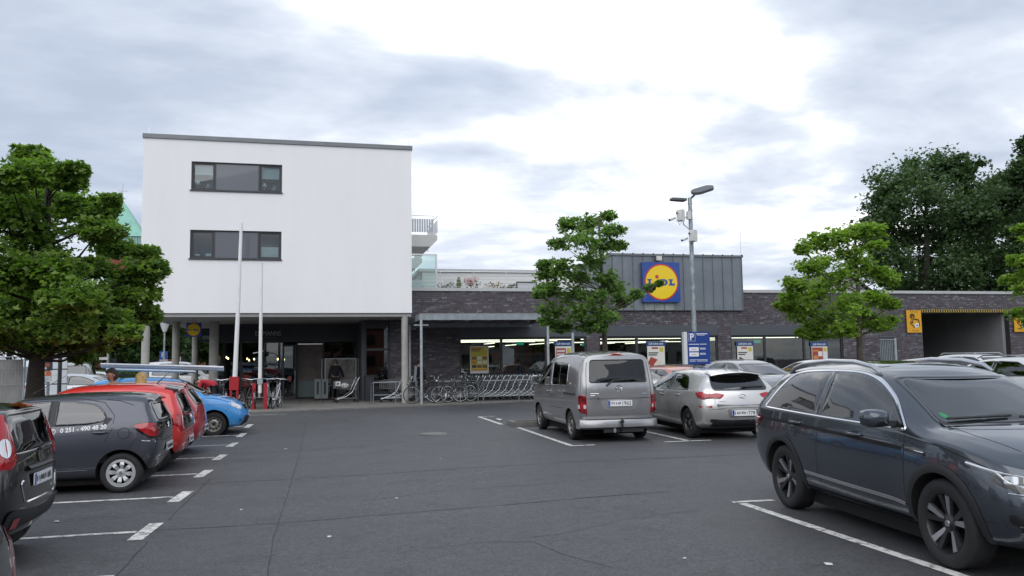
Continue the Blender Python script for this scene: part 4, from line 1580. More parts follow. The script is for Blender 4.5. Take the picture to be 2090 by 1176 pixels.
for k in range(18):
    x = 6.6 + k * 1.1
    y = 40.0 + rs.uniform(0, 5)
    sh = thing('display_shelf', '', '', (x, y, 0.07), 0, 'shelves of goods inside the supermarket')
    sh['label'] = 'dim shelf of mixed goods standing inside behind the shop windows'
    sh['category'] = 'shelf'
    b = MB()
    b.box(x - 0.5, x + 0.5, y, y + 0.4, 0.07, 1.75)
    b.build('rack', INWALL, sh)
    for z in (0.15, 0.55, 0.95, 1.35):
        for q in range(3):
            b = MB()
            b.box(x - 0.48 + q * 0.33, x - 0.48 + q * 0.33 + 0.29, y - 0.28, y - 0.002, z, z + rs.uniform(0.2, 0.34))
            b.build('goods', prod[rs.randrange(5)], sh)
for x0, x1, z0, z1, y, c, nm in ((8.9, 11.4, 0.8, 2.0, 38.5, (0.13, 0.14, 0.15), 'wall panel'), (8.3, 9.7, 1.75, 2.0, 39.5, (0.20, 0.03, 0.03), 'red banner'), (7.45, 8.1, 1.6, 1.85, 37.5, (0.015, 0.04, 0.12), 'blue banner')):
    o = MB().box(x0, x1, y, y + 0.04, z0, z1).build('hanging_panel', mat('panel_' + nm.replace(' ', '_'), c, rough=0.6))
    tag(o, {'wall panel': 'large grey lettered panel inside the first shop window', 'red banner': 'dull red banner inside the first shop window', 'blue banner': 'small dark blue banner beside the yellow poster'}[nm], 'panel')
    if nm == 'wall panel':
        b = MB()
        b.add(*text_mesh('Lidl lohnt sich', 0.22, 0.003, M=front_frame(10.1, y - 0.004, 1.82), width=1.3))
        b.add(*text_mesh('Entdecke', 0.36, 0.003, M=front_frame(10.1, y - 0.004, 1.46), width=1.5, bold=0.006))
        b.add(*text_mesh('Angebote', 0.32, 0.003, M=front_frame(10.1, y - 0.004, 1.02), width=1.5))
        b.build('lettering', mat('panel_ink', (0.01, 0.02, 0.045), rough=0.6), o)
for k, (x, z) in enumerate(((9.45, 2.38), (12.75, 2.30), (22.2, 2.35))):
    o = MB().box(x, x + 0.36, 38.0, 38.05, z, z + 0.16).build('exit_sign', mat('exit_green', (0.0, 0.22, 0.14), rough=0.5, emit=(0.0, 0.5, 0.32), estr=0.5))
    tag(o, ('small green exit sign inside the first shop window', 'green exit sign beside the tree trunk in the second window', 'green exit sign inside the third shop window')[k], 'sign')


# posters hung behind the panes
def poster(x0, x1, z0, z1, label, head, blocks, base=(0.62, 0.62, 0.58)):
    o = thing('window_poster', label, 'poster', ((x0 + x1) / 2, 35.03, z0))
    y = 35.035
    b = MB()
    b.box(x0, x1, y, y + 0.02, z0, z1 - (0.22 if head else 0))
    b.build('sheet', mat('poster_base_%d' % int(sum(base) * 100), base, rough=0.35), o)
    if head:
        b = MB()
        b.box(x0 - 0.06, x1 + 0.06, y - 0.004, y + 0.02, z1 - 0.20, z1)
        hd = b.build('header', mat('poster_blue', (0.012, 0.05, 0.17), rough=0.35), o)
        b = MB()
        b.add(*text_mesh('Lidl lohnt sich', 0.15, 0.003, M=front_frame((x0 + x1) / 2, y - 0.006, z1 - 0.11), width=(x1 - x0) * 0.82, bold=0.002))
        b.build('lettering', mat('poster_white', (0.65, 0.66, 0.68), rough=0.5), hd)
    H = z1 - (0.22 if head else 0) - z0
    W = x1 - x0
    for i, (u0, u1, v0, v1, c) in enumerate(blocks):
        b = MB()
        if isinstance(c, str):
            b.add(*text_mesh(c, 0.1, 0.002, M=front_frame(x0 + W * (u0 + u1) / 2, y - 0.009, z0 + H * (v0 + v1) / 2), width=W * (u1 - u0)))
            b.build('print', mat('poster_ink', (0.08, 0.03, 0.03), rough=0.5), o)
            continue
        if len(c) == 4:
            b.prism([(x0 + W * (u0 + (u1 - u0) * p), z0 + H * (v0 + (v1 - v0) * q)) for p, q in ((0, 0.55), (0.3, 1.0), (1.0, 0.75), (0.95, 0.15), (0.35, 0.0))], front_frame(0, y, 0), 0.003 + 0.0012 * i)
            c = c[:3]
        else:
            b.box(x0 + W * u0, x0 + W * u1, y - 0.003 - 0.0012 * i, y, z0 + H * v0, z0 + H * v1)
        b.build('print', mat('print_%d_%d_%d' % tuple(int(q * 100) for q in c), c, rough=0.4), o)
    return o


YE, RE, CR, BR, WH, OR, DK, PK = (0.50, 0.42, 0.04), (0.32, 0.05, 0.04), (0.60, 0.55, 0.45), (0.20, 0.10, 0.06), (0.62, 0.62, 0.62), (0.50, 0.22, 0.05), (0.05, 0.05, 0.05), (0.45, 0.20, 0.20)
bl = [(0.05, 0.95, 0.10, 0.97, YE), (0.08, 0.6, 0.86, 0.90, RE), (0.08, 0.55, 0.80, 0.84, (0.30, 0.22, 0.05)), (0.74, 0.92, 0.84, 0.94, (0.58, 0.52, 0.20)), (0.05, 0.95, 0.10, 0.15, OR)]
rs = random.Random(9)
for i in range(3):
    for j in range(3):
        bl.append((0.10 + 0.29 * i, 0.33 + 0.29 * i, 0.20 + 0.15 * j, 0.31 + 0.15 * j, rs.choice((CR, WH, BR, DK, OR, (0.10, 0.12, 0.10)))))
poster(6.60, 7.43, 1.10, 2.30, 'yellow leaflet poster full of small product pictures in the first window', False, bl)
b = MB()
b.add(*text_mesh('Lidl lohnt sich', 0.15, 0.003, M=front_frame(7.02, 35.03, 2.40), width=0.7))
tag(b.build('window_lettering', mat('faint_white_print', (0.30, 0.31, 0.33), rough=0.5)), 'faint white lettering on the pane above the yellow poster', 'lettering')
FOOD = [(0.68, 0.92, 0.80, 0.95, YE), (0.10, 0.55, 0.88, 0.95, RE), (0.10, 0.62, 0.72, 0.82, 'Fleisch und'), (0.10, 0.62, 0.62, 0.70, 'Gemüse')]
poster(10.50, 11.27, 0.95, 2.47, 'poster with red banner and blue header behind the steel pole', True, [(0.06, 0.66, 0.55, 0.93, RE), (0.10, 0.6, 0.80, 0.87, (0.6, 0.5, 0.5)), (0.10, 0.6, 0.68, 0.75, (0.6, 0.5, 0.5)), (0.72, 0.94, 0.76, 0.93, YE), (0.72, 0.94, 0.55, 0.70, WH)])
poster(14.95, 15.82, 0.90, 2.43, 'poster of reddish meat slices and blue header beside the parking sign', True, [(0.70, 0.92, 0.80, 0.95, YE), (0.25, 0.62, 0.90, 0.96, RE), (0.06, 0.62, 0.74, 0.78, DK), (0.06, 0.55, 0.67, 0.71, DK),
        (0.02, 0.60, 0.20, 0.62, (*RE, 1)), (0.35, 0.98, 0.15, 0.5, (*CR, 1)), (0.45, 0.98, 0.02, 0.30, (*BR, 1)), (0.02, 0.45, 0.02, 0.14, RE), (0.76, 0.9, 0.30, 0.62, WH)])
poster(19.55, 20.38, 0.90, 2.38, 'pale poster of a bowl and blue header in the third window', True, [(0.70, 0.92, 0.80, 0.95, YE), (0.25, 0.62, 0.90, 0.96, RE), (0.06, 0.62, 0.74, 0.78, DK), (0.06, 0.5, 0.67, 0.71, DK), (0.02, 0.45, 0.15, 0.6, (*DK, 1)), (0.10, 0.5, 0.05, 0.45, (*WH, 1)), (0.45, 0.97, 0.08, 0.42, (*PK, 1))])
poster(23.56, 24.43, 0.90, 2.32, 'red and orange food poster with blue header next to the barred door wall', True, [(0.03, 0.70, 0.40, 0.96, RE), (0.08, 0.45, 0.80, 0.86, OR), (0.40, 0.66, 0.60, 0.80, WH), (0.03, 0.70, 0.04, 0.40, OR), (0.72, 0.97, 0.30, 0.96, WH), (0.08, 0.4, 0.45, 0.65, (*OR, 1)), (0.15, 0.7, 0.1, 0.3, (*RE, 1)), (0.74, 0.95, 0.80, 0.95, YE)])

# zinc clad box with the big sign
ZINC = mat('zinc_sheet', (0.185, 0.205, 0.225), rough=0.42, metal=0.55, var=0.13, vscale=1.2)
ZINCPALE = mat('zinc_sheet_washed', (0.30, 0.32, 0.31), rough=0.55, metal=0.4, var=0.25, vscale=4)
ZB = thing('zinc_box', 'zinc clad roof box with standing seams carrying the round logo sign', 'roof structure', (16.6, 34.86, 3.85))
b = MB()
b.box(13.25, 19.86, 34.92, 40.0, 3.87, 6.40)
b.build('core', ZINC, ZB)
for i in range(13):
    x0, x1 = 13.27 + i * 0.507, 13.27 + (i + 1) * 0.507
    pale = 14.55 < x0 < 16.3
    b = MB()
    v = [(x0 + 0.012, 34.87, 3.86), (x1 - 0.012, 34.87, 3.86), (x1 - 0.012, 34.87, 6.40), (x0 + 0.012, 34.87, 6.40)]
    mid = 34.868 - random.uniform(0.0, 0.012)
    b.add(v + [((x0 + x1) / 2, mid, 3.86), ((x0 + x1) / 2, mid, 6.40)], [(0, 4, 5, 3), (4, 1, 2, 5)])
    p = b.build('zinc_panel', ZINC, ZB)
    b = MB()
    b.box(x1 - 0.012, x1 + 0.012, 34.835, 34.90, 3.86, 6.41)
    b.build('standing_seam', ZINC, p)
    if pale:
        b = MB()
        b.box(x0 + 0.014, x1 - 0.014, 34.852, 34.864, 3.87, 4.24)
        b.build('washed_patch', ZINCPALE, p)
    b = MB()
    b.box(x1 - 0.03, x1 + 0.03, 34.80, 34.84, 6.46, 6.53)
    b.build('coping_clip', ZINCDARK, p)
b = MB()
b.box(13.2, 19.92, 34.80, 40.1, 6.40, 6.50)
b.build('coping', ZINCDARK, ZB)
b = MB()
b.tube([(19.86, 34.9, 6.4), (19.87, 34.9, 7.75)], 0.010, 5)
b.build('lightning_rod', SATIN, ZB)
SG = thing('logo_sign', 'large square blue sign with yellow disc and red rim on the zinc box', 'sign', (15.585, 34.83, 5.16))
round_logo(SG, 15.585, 34.83, 5.16, 0.93)
FL = thing('floodlight', 'small square floodlight above the large logo sign', 'light', (15.5, 34.8, 6.2))
b = MB()
b.box(15.36, 15.64, 34.62, 34.80, 6.17, 6.38)
b.build('housing', SATIN, FL)
b = MB()
b.box(15.39, 15.61, 34.61, 34.622, 6.19, 6.36)
b.build('lens', mat('flood_lens', (0.62, 0.60, 0.52), rough=0.3), FL)

# delivery bay, its stripes and the two orange boards
b = MB()
b.box(29.93, 30.1, 35.3, 47, 0.05, 3.92)
b.box(35.13, 35.3, 35.3, 47, 0.05, 3.92)
b.box(30.1, 35.13, 46.8, 47, 0.05, 3.92)
b.box(29.93, 35.3, 35.3, 47, 3.93, 4.1)
b.build('bay_lining', mat('bay_plaster', (0.24, 0.245, 0.25), rough=0.9, var=0.12, vscale=1), BS)
HB = thing('height_bar', 'black and yellow striped height bar over the delivery bay', 'barrier bar', (32.6, 34.96, 3.78))
HY, HK = mat('hazard_yellow', (0.42, 0.30, 0.04), rough=0.5), mat('hazard_black', (0.012, 0.012, 0.012), rough=0.5)
b = MB()
b.box(29.85, 35.35, 34.94, 35.0, 3.76, 3.91)
b.build('bar', HY, HB)
for i in range(38):
    x = 29.86 + i * 0.1447
    b = MB()
    b.prism([(x, 3.765), (x + 0.085, 3.765), (x + 0.045, 3.905), (x - 0.04 if i else x, 3.905)], front_frame(0, 34.94, 0), 0.003)
    b.build('stripe', HK, HB)


def hand_board(x, label):
    o = thing('hand_sign', label, 'sign', (x + 0.43, 34.9, 2.74))
    b = MB()
    b.box(x, x + 0.86, 34.90, 34.93, 2.74, 3.87)
    b.build('board', mat('board_orange', (0.62, 0.32, 0.01), rough=0.45), o)
    M = front_frame(x + 0.40, 34.90, 3.30) @ Matrix.Rotation(R(10), 4, 'Z')
    b = MB()
    pts = [(-0.02, -0.30), (-0.10, -0.18), (-0.22, -0.02), (-0.17, 0.04), (-0.08, -0.06), (-0.08, 0.30), (-0.05, 0.34), (-0.01, 0.34), (0.02, 0.30), (0.02, 0.08), (0.05, 0.12), (0.10, 0.12), (0.12, 0.06), (0.15, 0.10), (0.20, 0.09), (0.22, 0.03), (0.25, 0.06), (0.29, 0.04), (0.30, -0.12), (0.26, -0.30)]
    tubep = [M @ Vector((p[0], p[1], 0.012)) for p in pts]
    b.tube(tubep, 0.020, 5)
    b.tube([M @ Vector((-0.03 + 0.13 * math.cos(a), 0.26 + 0.13 * math.sin(a), 0.012)) for a in np.linspace(-0.3, 3.5, 12)], 0.020, 5)
    b.build('hand_symbol', HK, o)
    b = MB()
    b.prism(round_poly([(0.02, -0.32), (0.26, -0.32), (0.30, -0.2), (0.24, -0.12), (0.05, -0.12), (0.0, -0.2)], 0.03), M @ T(0, 0, 0.002), 0.004)
    b.build('round_patch', mat('patch_white', (0.7, 0.7, 0.7), rough=0.5), o)
    b = MB()
    b.add(*text_mesh('LKW' if False else 'ABL', 0.10, 0.002, M=M @ T(0.14, -0.22, 0.008), bold=0.003))
    b.build('patch_lettering', mat('patch_blue', (0.02, 0.05, 0.30), rough=0.5), o)
    b = MB()
    b.add(*text_mesh('Achtung', 0.15, 0.002, M=front_frame(x + 0.43, 34.898, 3.80), width=0.5))
    b.add(*text_mesh('STOP', 0.13, 0.002, M=front_frame(x + 0.48, 34.898, 2.83), width=0.4))
    b.build('lettering', mat('board_brown', (0.30, 0.13, 0.0), rough=0.5), o)


hand_board(28.97, 'orange board with pointing hand at the corner of the delivery bay beside the barred door')
hand_board(35.52, 'orange board with pointing hand cut by the right edge of the picture')
# barred door
BD = thing('barred_door', 'grey door behind white security bars in the brick wall', 'door', (27.9, 35.1, 0.05))
b = MB()
b.box(27.4, 28.4, 35.12, 35.18, 0.05, 2.48)
b.build('leaf', mat('barred_leaf', (0.10, 0.13, 0.14), rough=0.4), BD)
b = MB()
b.box(27.4, 28.4, 35.0, 35.12, 2.50, 2.62)
b.build('head_panel', FASCIA, BD)
GALV = mat('galvanised_steel', (0.42, 0.45, 0.47), rough=0.45, metal=0.7, var=0.2, vscale=6)
for i in range(9):
    x = 27.45 + i * 0.1
    b = MB()
    b.tube([(x, 35.04, 0.1), (x, 35.04, 2.46)], 0.012, 5)
    b.build('bar', GALV, BD)
for z in (0.3, 1.1, 1.25, 2.4):
    b = MB()
    b.box(27.42, 28.28, 35.03, 35.05, z, z + 0.03)
    b.build('cross_bar', GALV, BD)
b = MB()
b.box(28.28, 28.4, 35.02, 35.10, 0.05, 2.48)
b.build('frame', GALV, BD)

# ---- roof terrace
TR = thing('terrace_railing', 'steel cable railing along the roof terrace', 'railing', (9.5, 35.55, TOP))
for i in range(7):
    x = 5.4 + i * 1.5
    b = MB()
    b.tube([(x, 35.55, TOP + 0.05), (x, 35.55, 5.64)], 0.018, 6)
    b.build('post', SATIN, TR)
for z, r in ((5.64, 0.02), (5.46, 0.006), (5.30, 0.006), (5.14, 0.006), (4.98, 0.006)):
    b = MB()
    b.tube([(5.3, 35.55, z), (14.4, 35.55, z)], r, 5)
    b.build('cable' if r < 0.01 else 'handrail', SATIN, TR)
PH = thing('slatted_penthouse', 'low white slatted building behind the roof terrace', 'building', (11.0, 45.0, 4.5))
b = MB()
b.box(5.8, 17.5, 45.05, 50.0, 4.4, 6.62)
b.build('wall', mat('penthouse_wall', (0.55, 0.55, 0.53), rough=0.9), PH)
for k in range(11):
    b = MB()
    b.box(5.8, 17.5, 45.0, 45.06, 4.45 + k * 0.20, 4.45 + k * 0.20 + 0.185)
    b.build('slat', mat('white_slat', (0.66, 0.66, 0.64), rough=0.7), PH)
b = MB()
b.box(5.6, 17.7, 44.9, 50.1, 6.66, 6.82)
b.build('coping', COPING, PH)


def leaf_cloud(name, parent, centers, radii, n, size, m, seed=1, flat=0.6, rel=True):
    """many small leaf faces scattered through ellipsoid clumps"""
    r = np.random.default_rng(seed)
    c = np.array(centers, float)
    rad = np.array(radii, float)
    if rad.ndim == 1:
        rad = np.repeat(rad[:, None], 3, 1)
    idx = r.integers(0, len(c), n)
    d = r.normal(size=(n, 3))
    d /= np.linalg.norm(d, axis=1)[:, None]
    p = c[idx] + d * rad[idx] * (r.random(n) ** 0.45)[:, None]
    return leaf_mesh(name, parent, p, size, m, r, flat, rel)


LEAFSHAPE = np.array([(0.0, -0.45), (0.30, -0.30), (0.62, 0.12), (0.20, 0.14), (0.0, 0.75), (-0.20, 0.14), (-0.62, 0.12), (-0.30, -0.30)])


def leaf_mesh(name, parent, p, size, m, r, flat=0.6, rel=True, droop=0.0):
    n = len(p)
    nz = r.normal(size=(n, 3))
    nz[:, 2] = np.abs(nz[:, 2]) + flat
    nz /= np.linalg.norm(nz, axis=1)[:, None]
    a = r.normal(size=(n, 3))
    u = np.cross(nz, a)
    u /= np.linalg.norm(u, axis=1)[:, None] + 1e-9
    w = np.cross(nz, u)
    s = size * r.uniform(0.6, 1.35, n)
    k = len(LEAFSHAPE)
    vv = (p[:, None, :] + (u[:, None, :] * LEAFSHAPE[None, :, 0:1] + w[:, None, :] * LEAFSHAPE[None, :, 1:2]) * s[:, None, None])
    fold = (np.abs(LEAFSHAPE[:, 0]) * 0.35)[None, :, None] * nz[:, None, :] * s[:, None, None]
    vv = (vv - fold).reshape(-1, 3)
    off = wloc(parent) if (parent is not None and rel) else Vector((0, 0, 0))
    vv -= np.array(off)[None, :]
    quads = np.array([(0, 1, 2, 3), (0, 3, 4, 4), (0, 4, 5, 5), (0, 5, 6, 7)])
    tris = np.array([(0, 1, 2), (0, 2, 3), (0, 3, 4), (0, 4, 5), (0, 5, 6), (0, 6, 7)])
    f = (np.arange(n)[:, None, None] * k + tris[None]).reshape(-1, 3)
    me = bpy.data.meshes.new(name)
    me.vertices.add(len(vv))
    me.vertices.foreach_set('co', vv.ravel())
    me.loops.add(len(f) * 3)
    me.loops.foreach_set('vertex_index', f.ravel().astype(np.int32))
    me.polygons.add(len(f))
    me.polygons.foreach_set('loop_start', (np.arange(len(f)) * 3).astype(np.int32))
    me.polygons.foreach_set('loop_total', np.full(len(f), 3, dtype=np.int32))
    at_ = me.attributes.new('tone', 'FLOAT', 'FACE')
    at_.data.foreach_set('value', np.repeat(r.random(n), len(tris)).astype(np.float32))
    me.materials.append(m)
    me.update()
    me.validate()
    return link(name, me, parent)


def leaf_mat(name, dark, light, trans=0.35):
    if name in _mats:
        return _mats[name]
    m = bpy.data.materials.new(name)
    m.use_nodes = True
    nt = m.node_tree
    nt.nodes.clear()
    o = nt.nodes.new('ShaderNodeOutputMaterial')
    at_ = nt.nodes.new('ShaderNodeAttribute')
    at_.attribute_name = 'tone'
    mx = nt.nodes.new('ShaderNodeMix')
    mx.data_type = 'RGBA'
    mx.inputs['A'].default_value = (*dark, 1)
    mx.inputs['B'].default_value = (*light, 1)
    nt.links.new(at_.outputs['Fac'], mx.inputs['Factor'])
    pr = nt.nodes.new('ShaderNodeBsdfPrincipled')
    pr.inputs['Roughness'].default_value = 0.5
    pr.inputs['Specular IOR Level'].default_value = 0.35
    nt.links.new(mx.outputs['Result'], pr.inputs['Base Color'])
    tr = nt.nodes.new('ShaderNodeBsdfTranslucent')
    vm = nt.nodes.new('ShaderNodeVectorMath')
    vm.operation = 'MULTIPLY'
    vm.inputs[1].default_value = (1.15, 1.40, 0.5)
    nt.links.new(mx.outputs['Result'], vm.inputs[0])
    nt.links.new(vm.outputs[0], tr.inputs[0])
    ms = nt.nodes.new('ShaderNodeMixShader')
    ms.inputs[0].default_value = trans
    nt.links.new(pr.outputs[0], ms.inputs[1])
    nt.links.new(tr.outputs[0], ms.inputs[2])
    nt.links.new(ms.outputs[0], o.inputs[0])
    _mats[name] = m
    return m


GREENS = leaf_mat('terrace_leaf', (0.03, 0.07, 0.02), (0.07, 0.13, 0.04))
POT = mat('terrace_pot', (0.10, 0.09, 0.085), rough=0.8)


def pot_plant(name, label, cat, x, y, w, h, m, n=160, size=0.07, bloom=None, group=None):
    o = thing(name, label, cat, (x, y, 4.5), 0, group)
    b = MB()
    b.lathe([(w * 0.30, 4.5), (w * 0.42, 4.86), (w * 0.36, 4.86), (w * 0.3, 4.8)], 14, T(x, y, 0))
    b.build('pot', POT, o, smooth=True)
    leaf_cloud('foliage', o, [(x, y, 4.86 + h * 0.4), (x - w * 0.25, y, 4.86 + h * 0.3), (x + w * 0.25, y, 4.86 + h * 0.35)], [(w * 0.4, w * 0.35, h * 0.5)] * 3, n, size, m, seed=int(x * 31))
    if bloom:
        leaf_cloud('blossom', o, [(x - w * 0.2, y - 0.1, 4.86 + h * 0.7), (x + w * 0.2, y - 0.1, 4.86 + h * 0.75), (x, y - 0.15, 4.86 + h * 0.45)], [(w * 0.28, w * 0.2, h * 0.25)] * 3, n * 2, size * 0.7, bloom, seed=int(x * 17))
    return o


PINK = leaf_mat('pink_petal', (0.55, 0.20, 0.30), (0.80, 0.45, 0.55))
RUST = leaf_mat('rust_leaf', (0.16, 0.10, 0.03), (0.30, 0.18, 0.08))
pot_plant('potted_hydrangea', 'pink hydrangea in a pot on the roof terrace', 'plant', 6.9, 36.2, 0.8, 0.65, GREENS, bloom=PINK)
pot_plant('potted_plant', 'dark leafy pot plant beside the glass screen on the terrace', 'plant', 5.75, 36.3, 0.9, 0.45, GREENS)
pot_plant('potted_shrub', 'rust coloured shrub in the middle of the roof terrace', 'plant', 7.95, 36.3, 0.9, 0.5, RUST)
pot_plant('potted_plant', 'low green pot plant beside the white planter on the terrace', 'plant', 8.7, 36.4, 0.7, 0.35, leaf_mat('olive_leaf', (0.08, 0.10, 0.03), (0.14, 0.17, 0.06)))
CT = thing('potted_cactus', 'tall green cactus in a pot on the terrace', 'plant', (6.35, 36.3, 4.5))
b = MB()
b.lathe([(0.08, 4.8), (0.10, 5.1), (0.09, 5.35), (0.03, 5.48), (0.0, 5.5)], 10, T(6.35, 36.3, 0))
b.build('stem', mat('cactus_green', (0.10, 0.16, 0.06), rough=0.8), CT, smooth=True)
b = MB()
b.lathe([(0.12, 4.5), (0.16, 4.82)], 12, T(6.35, 36.3, 0))
b.build('pot', POT, CT, smooth=True)
PL = thing('planter_box', 'white rimmed grey planter box on the terrace', 'planter', (9.55, 36.5, 4.5))
b = MB()
b.box(9.1, 10.0, 36.3, 36.8, 4.5, 5.25)
b.build('box', mat('planter_panel', (0.55, 0.56, 0.58), rough=0.5), PL)
b = MB()
for q in ((9.05, 10.05, 5.25, 5.29), (9.05, 10.05, 4.86, 4.92), (9.05, 9.10, 4.5, 5.25), (10.0, 10.05, 4.5, 5.25)):
    b.box(q[0], q[1], 36.26, 36.30, q[2], q[3])
b.build('rim', ANTHRA, PL)
for x_, lab in ((4.55, 'white mesh garden chair behind the glass screen'), (6.05, 'white mesh garden chair beside the cactus')):
    gc = thing('garden_chair', lab, 'chair', (x_, 36.9, 4.5))
    b = MB()
    b.tube([(x_ - 0.25, 36.7, 4.5), (x_ - 0.25, 36.7, 5.1), (x_ - 0.25, 37.2, 5.1), (x_ - 0.25, 37.2, 4.5)], 0.018, 6)
    b.tube([(x_ + 0.25, 36.7, 4.5), (x_ + 0.25, 36.7, 5.1), (x_ + 0.25, 37.2, 5.1), (x_ + 0.25, 37.2, 4.5)], 0.018, 6)
    b.build('frame', mat('white_metal', (0.6, 0.6, 0.6), rough=0.5), gc)
    b = MB()
    b.box(x_ - 0.24, x_ + 0.24, 36.7, 37.15, 4.9, 4.93)
    b.build('seat', mat('white_metal', (0.6, 0.6, 0.6)), gc)
    b = MB()
    b.box(x_ - 0.24, x_ + 0.24, 37.15, 37.19, 4.93, 5.4)
    b.build('backrest', mat('white_metal', (0.6, 0.6, 0.6)), gc)
SB = thing('sun_lounger', 'grey lounger with raised back on the terrace', 'lounger', (8.9, 37.2, 4.5))
b = MB()
b.box(7.4, 8.7, 36.95, 37.5, 4.75, 4.85)
b.build('bed', ANTHRA, SB)
b = MB()
b.mbox(T(8.95, 37.2, 5.05) @ Matrix.Rotation(R(-40), 4, 'Y'), 0.7, 0.55, 0.05)
b.build('backrest', ANTHRA, SB)
for x_ in (7.5, 8.6):
    b = MB()
    b.box(x_, x_ + 0.05, 36.95, 37.5, 4.5, 4.75)
    b.build('leg', ANTHRA, SB)

# ---- trolley canopy
CANM = mat('canopy_steel', (0.27, 0.30, 0.325), rough=0.5, metal=0.5, var=0.2, vscale=5)
CN = thing('trolley_canopy', 'galvanised steel canopy over the shopping trolleys', 'canopy', (6.6, 32.9, 0))
CX0, CX1, CY0, CY1 = 3.87, 9.35, 30.9, 34.9
b = MB()
b.box(CX0, CX1, CY0, CY0 + 0.08, 3.25, 3.48)
b.build('front_beam', CANM, CN)
b = MB()
b.box(CX0, CX0 + 0.08, CY0 + 0.08, CY1 - 0.08, 3.25, 3.46)
b.build('side_beam', CANM, CN)
b = MB()
b.box(CX0, CX1, CY1 - 0.08, CY1, 3.12, 3.30)
b.build('wall_beam', CANM, CN)
b = MB()
b.box(CX1 - 0.08, CX1, CY0 + 0.08, CY1 - 0.08, 3.25, 3.46)
b.build('side_beam', CANM, CN)
for x in (4.75, 5.65, 6.55, 7.45, 8.35):
    b = MB()
    b.box(x, x + 0.06, CY0 + 0.08, CY1 - 0.08, 3.27, 3.40)
    b.build('rafter', CANM, CN)
b = MB()
b.box(CX0 + 0.03, CX1 - 0.03, CY0 + 0.02, CY1 - 0.01, 3.485, 3.51)
b.build('roof_sheet', mat('canopy_sheet', (0.22, 0.215, 0.20), rough=0.6, var=0.1), CN)
for x, y in ((3.94, 30.88), (8.98, 30.88), (3.94, 34.75)):
    b = MB()
    b.tube([(x, y + 0.06, 0.03), (x, y + 0.06, 3.25)], 0.055, 10)
    p = b.build('post', GALV, CN, smooth=50)
    b = MB()
    b.box(x - 0.28, x + 0.28, y + 0.045, y + 0.075, 3.04, 3.075)
    b.build('cross_arm', GALV, p)
SP = thing('steel_pole', 'slim steel pole with open top in front of the supermarket window', 'pole', (10.0, 30.9, 0))
b = MB()
b.tube([(10.0, 30.9, 0.0), (10.0, 30.9, 2.72)], 0.06, 10)
b.build('shaft', GALV, SP, smooth=50)
b = MB()
b.lathe([(0.14, 0.0), (0.14, 0.02), (0.06, 0.03)], 14, T(10.0, 30.9, 0.045))
b.build('foot_plate', GALV, SP)
# ------------------------------------------------------------------ trees
def at(px, py, y):
    """the point on the vertical plane at distance y that the photograph shows at (px, py)"""
    d = _fw + _r * ((px - 1045) / 1650.0) - _u * ((py - 588) / 1650.0)
    t = y / d.y
    return Vector((d.x * t, y, EYE + d.z * t))


BARK = mat('bark', (0.085, 0.072, 0.055), rough=0.95, var=0.35, vscale=9, bump=0.8, bscale=30)
BARKDARK = mat('bark_dark', (0.035, 0.030, 0.026), rough=0.95, var=0.3, vscale=6, bump=0.8, bscale=20)


def tree(name, label, base, top, trunk_r, pads, leaves, size, lm, bark=None, seed=1, group=None, trunk_pts=None, sub=7, flat=0.9, cat='tree'):
    """tapered trunk, a limb with twigs to every pad, and leaf faces in small clumps through the pads
    pads: (x, y, z, rx, rz)"""
    r = np.random.default_rng(seed)
    base = Vector(base)
    o = thing(name, label, cat, base, 0, group)
    b = MB()
    tp = [Vector(p) for p in (trunk_pts or [base, base.lerp(Vector(top), 0.35), base.lerp(Vector(top), 0.7), Vector(top)])]
    rs = [trunk_r * q for q in np.linspace(1.0, 0.25, len(tp))]
    rs[0] = trunk_r * 1.25
    b.tube(tp, rs, 10)

    def trunk_at(z):
        for a, c, ra, rc in zip(tp[:-1], tp[1:], rs[:-1], rs[1:]):
            if a.z <= z <= c.z:
                t = (z - a.z) / max(c.z - a.z, 1e-6)
                return a.lerp(c, t), lerp(ra, rc, t)
        return (tp[-1], rs[-1]) if z > tp[-1].z else (tp[1], rs[1])
    fork = min(p_[2] for p_ in pads) - 0.1
    clumps, crad = [], []
    for (x, y, z, rx, rz) in pads:
        c = Vector((x, y, z))
        s0, sr = trunk_at(max(fork, z - 0.10 - 0.42 * math.hypot(x - tp[1].x, y - tp[1].y)))
        m1 = s0.lerp(c, 0.5) + Vector((r.normal() * 0.08, r.normal() * 0.08, -0.06 * (c - s0).length))
        lr = max(0.010, min(sr * 0.40, trunk_r * 0.22))
        b.tube([s0, m1, c], [lr, lr * 0.6, lr * 0.22], 6)
        for k in range(sub):
            d = r.normal(size=3)
            d /= np.linalg.norm(d)
            q = c + Vector((d[0] * rx, d[1] * rx, d[2] * rz)) * (0.25 + 0.85 * r.random())
            clumps.append(q)
            qk = 0.20 + 0.34 * r.random()
            crad.append((rx * qk, rx * qk, max(rz * qk * 0.8, 0.05)))
            if k % 2 == 0:
                b.tube([m1.lerp(c, 0.6), c.lerp(q, 0.5), q], [lr * 0.35, lr * 0.22, lr * 0.10], 4, cap=False)
    b.build('trunk', bark or BARK, o, smooth=60)
    n = leaves
    cl, cr_ = np.array([tuple(q) for q in clumps]), np.array(crad)
    idx = r.integers(0, len(cl), n)
    d = r.normal(size=(n, 3))
    p = cl[idx] + np.clip(d, -1.8, 1.8) * cr_[idx] * 0.62
    pa = np.array(pads, float)
    loose = r.random(n) < 0.22
    pi = r.integers(0, len(pa), n)
    q_ = pa[pi][:, :3] + np.clip(d, -1.5, 1.5) * np.stack([pa[pi][:, 3], pa[pi][:, 3], pa[pi][:, 4]], 1) * 0.62
    p = np.where(loose[:, None], q_, p)
    leaf_mesh('crown', o, p, size, lm, r, flat)
    return o


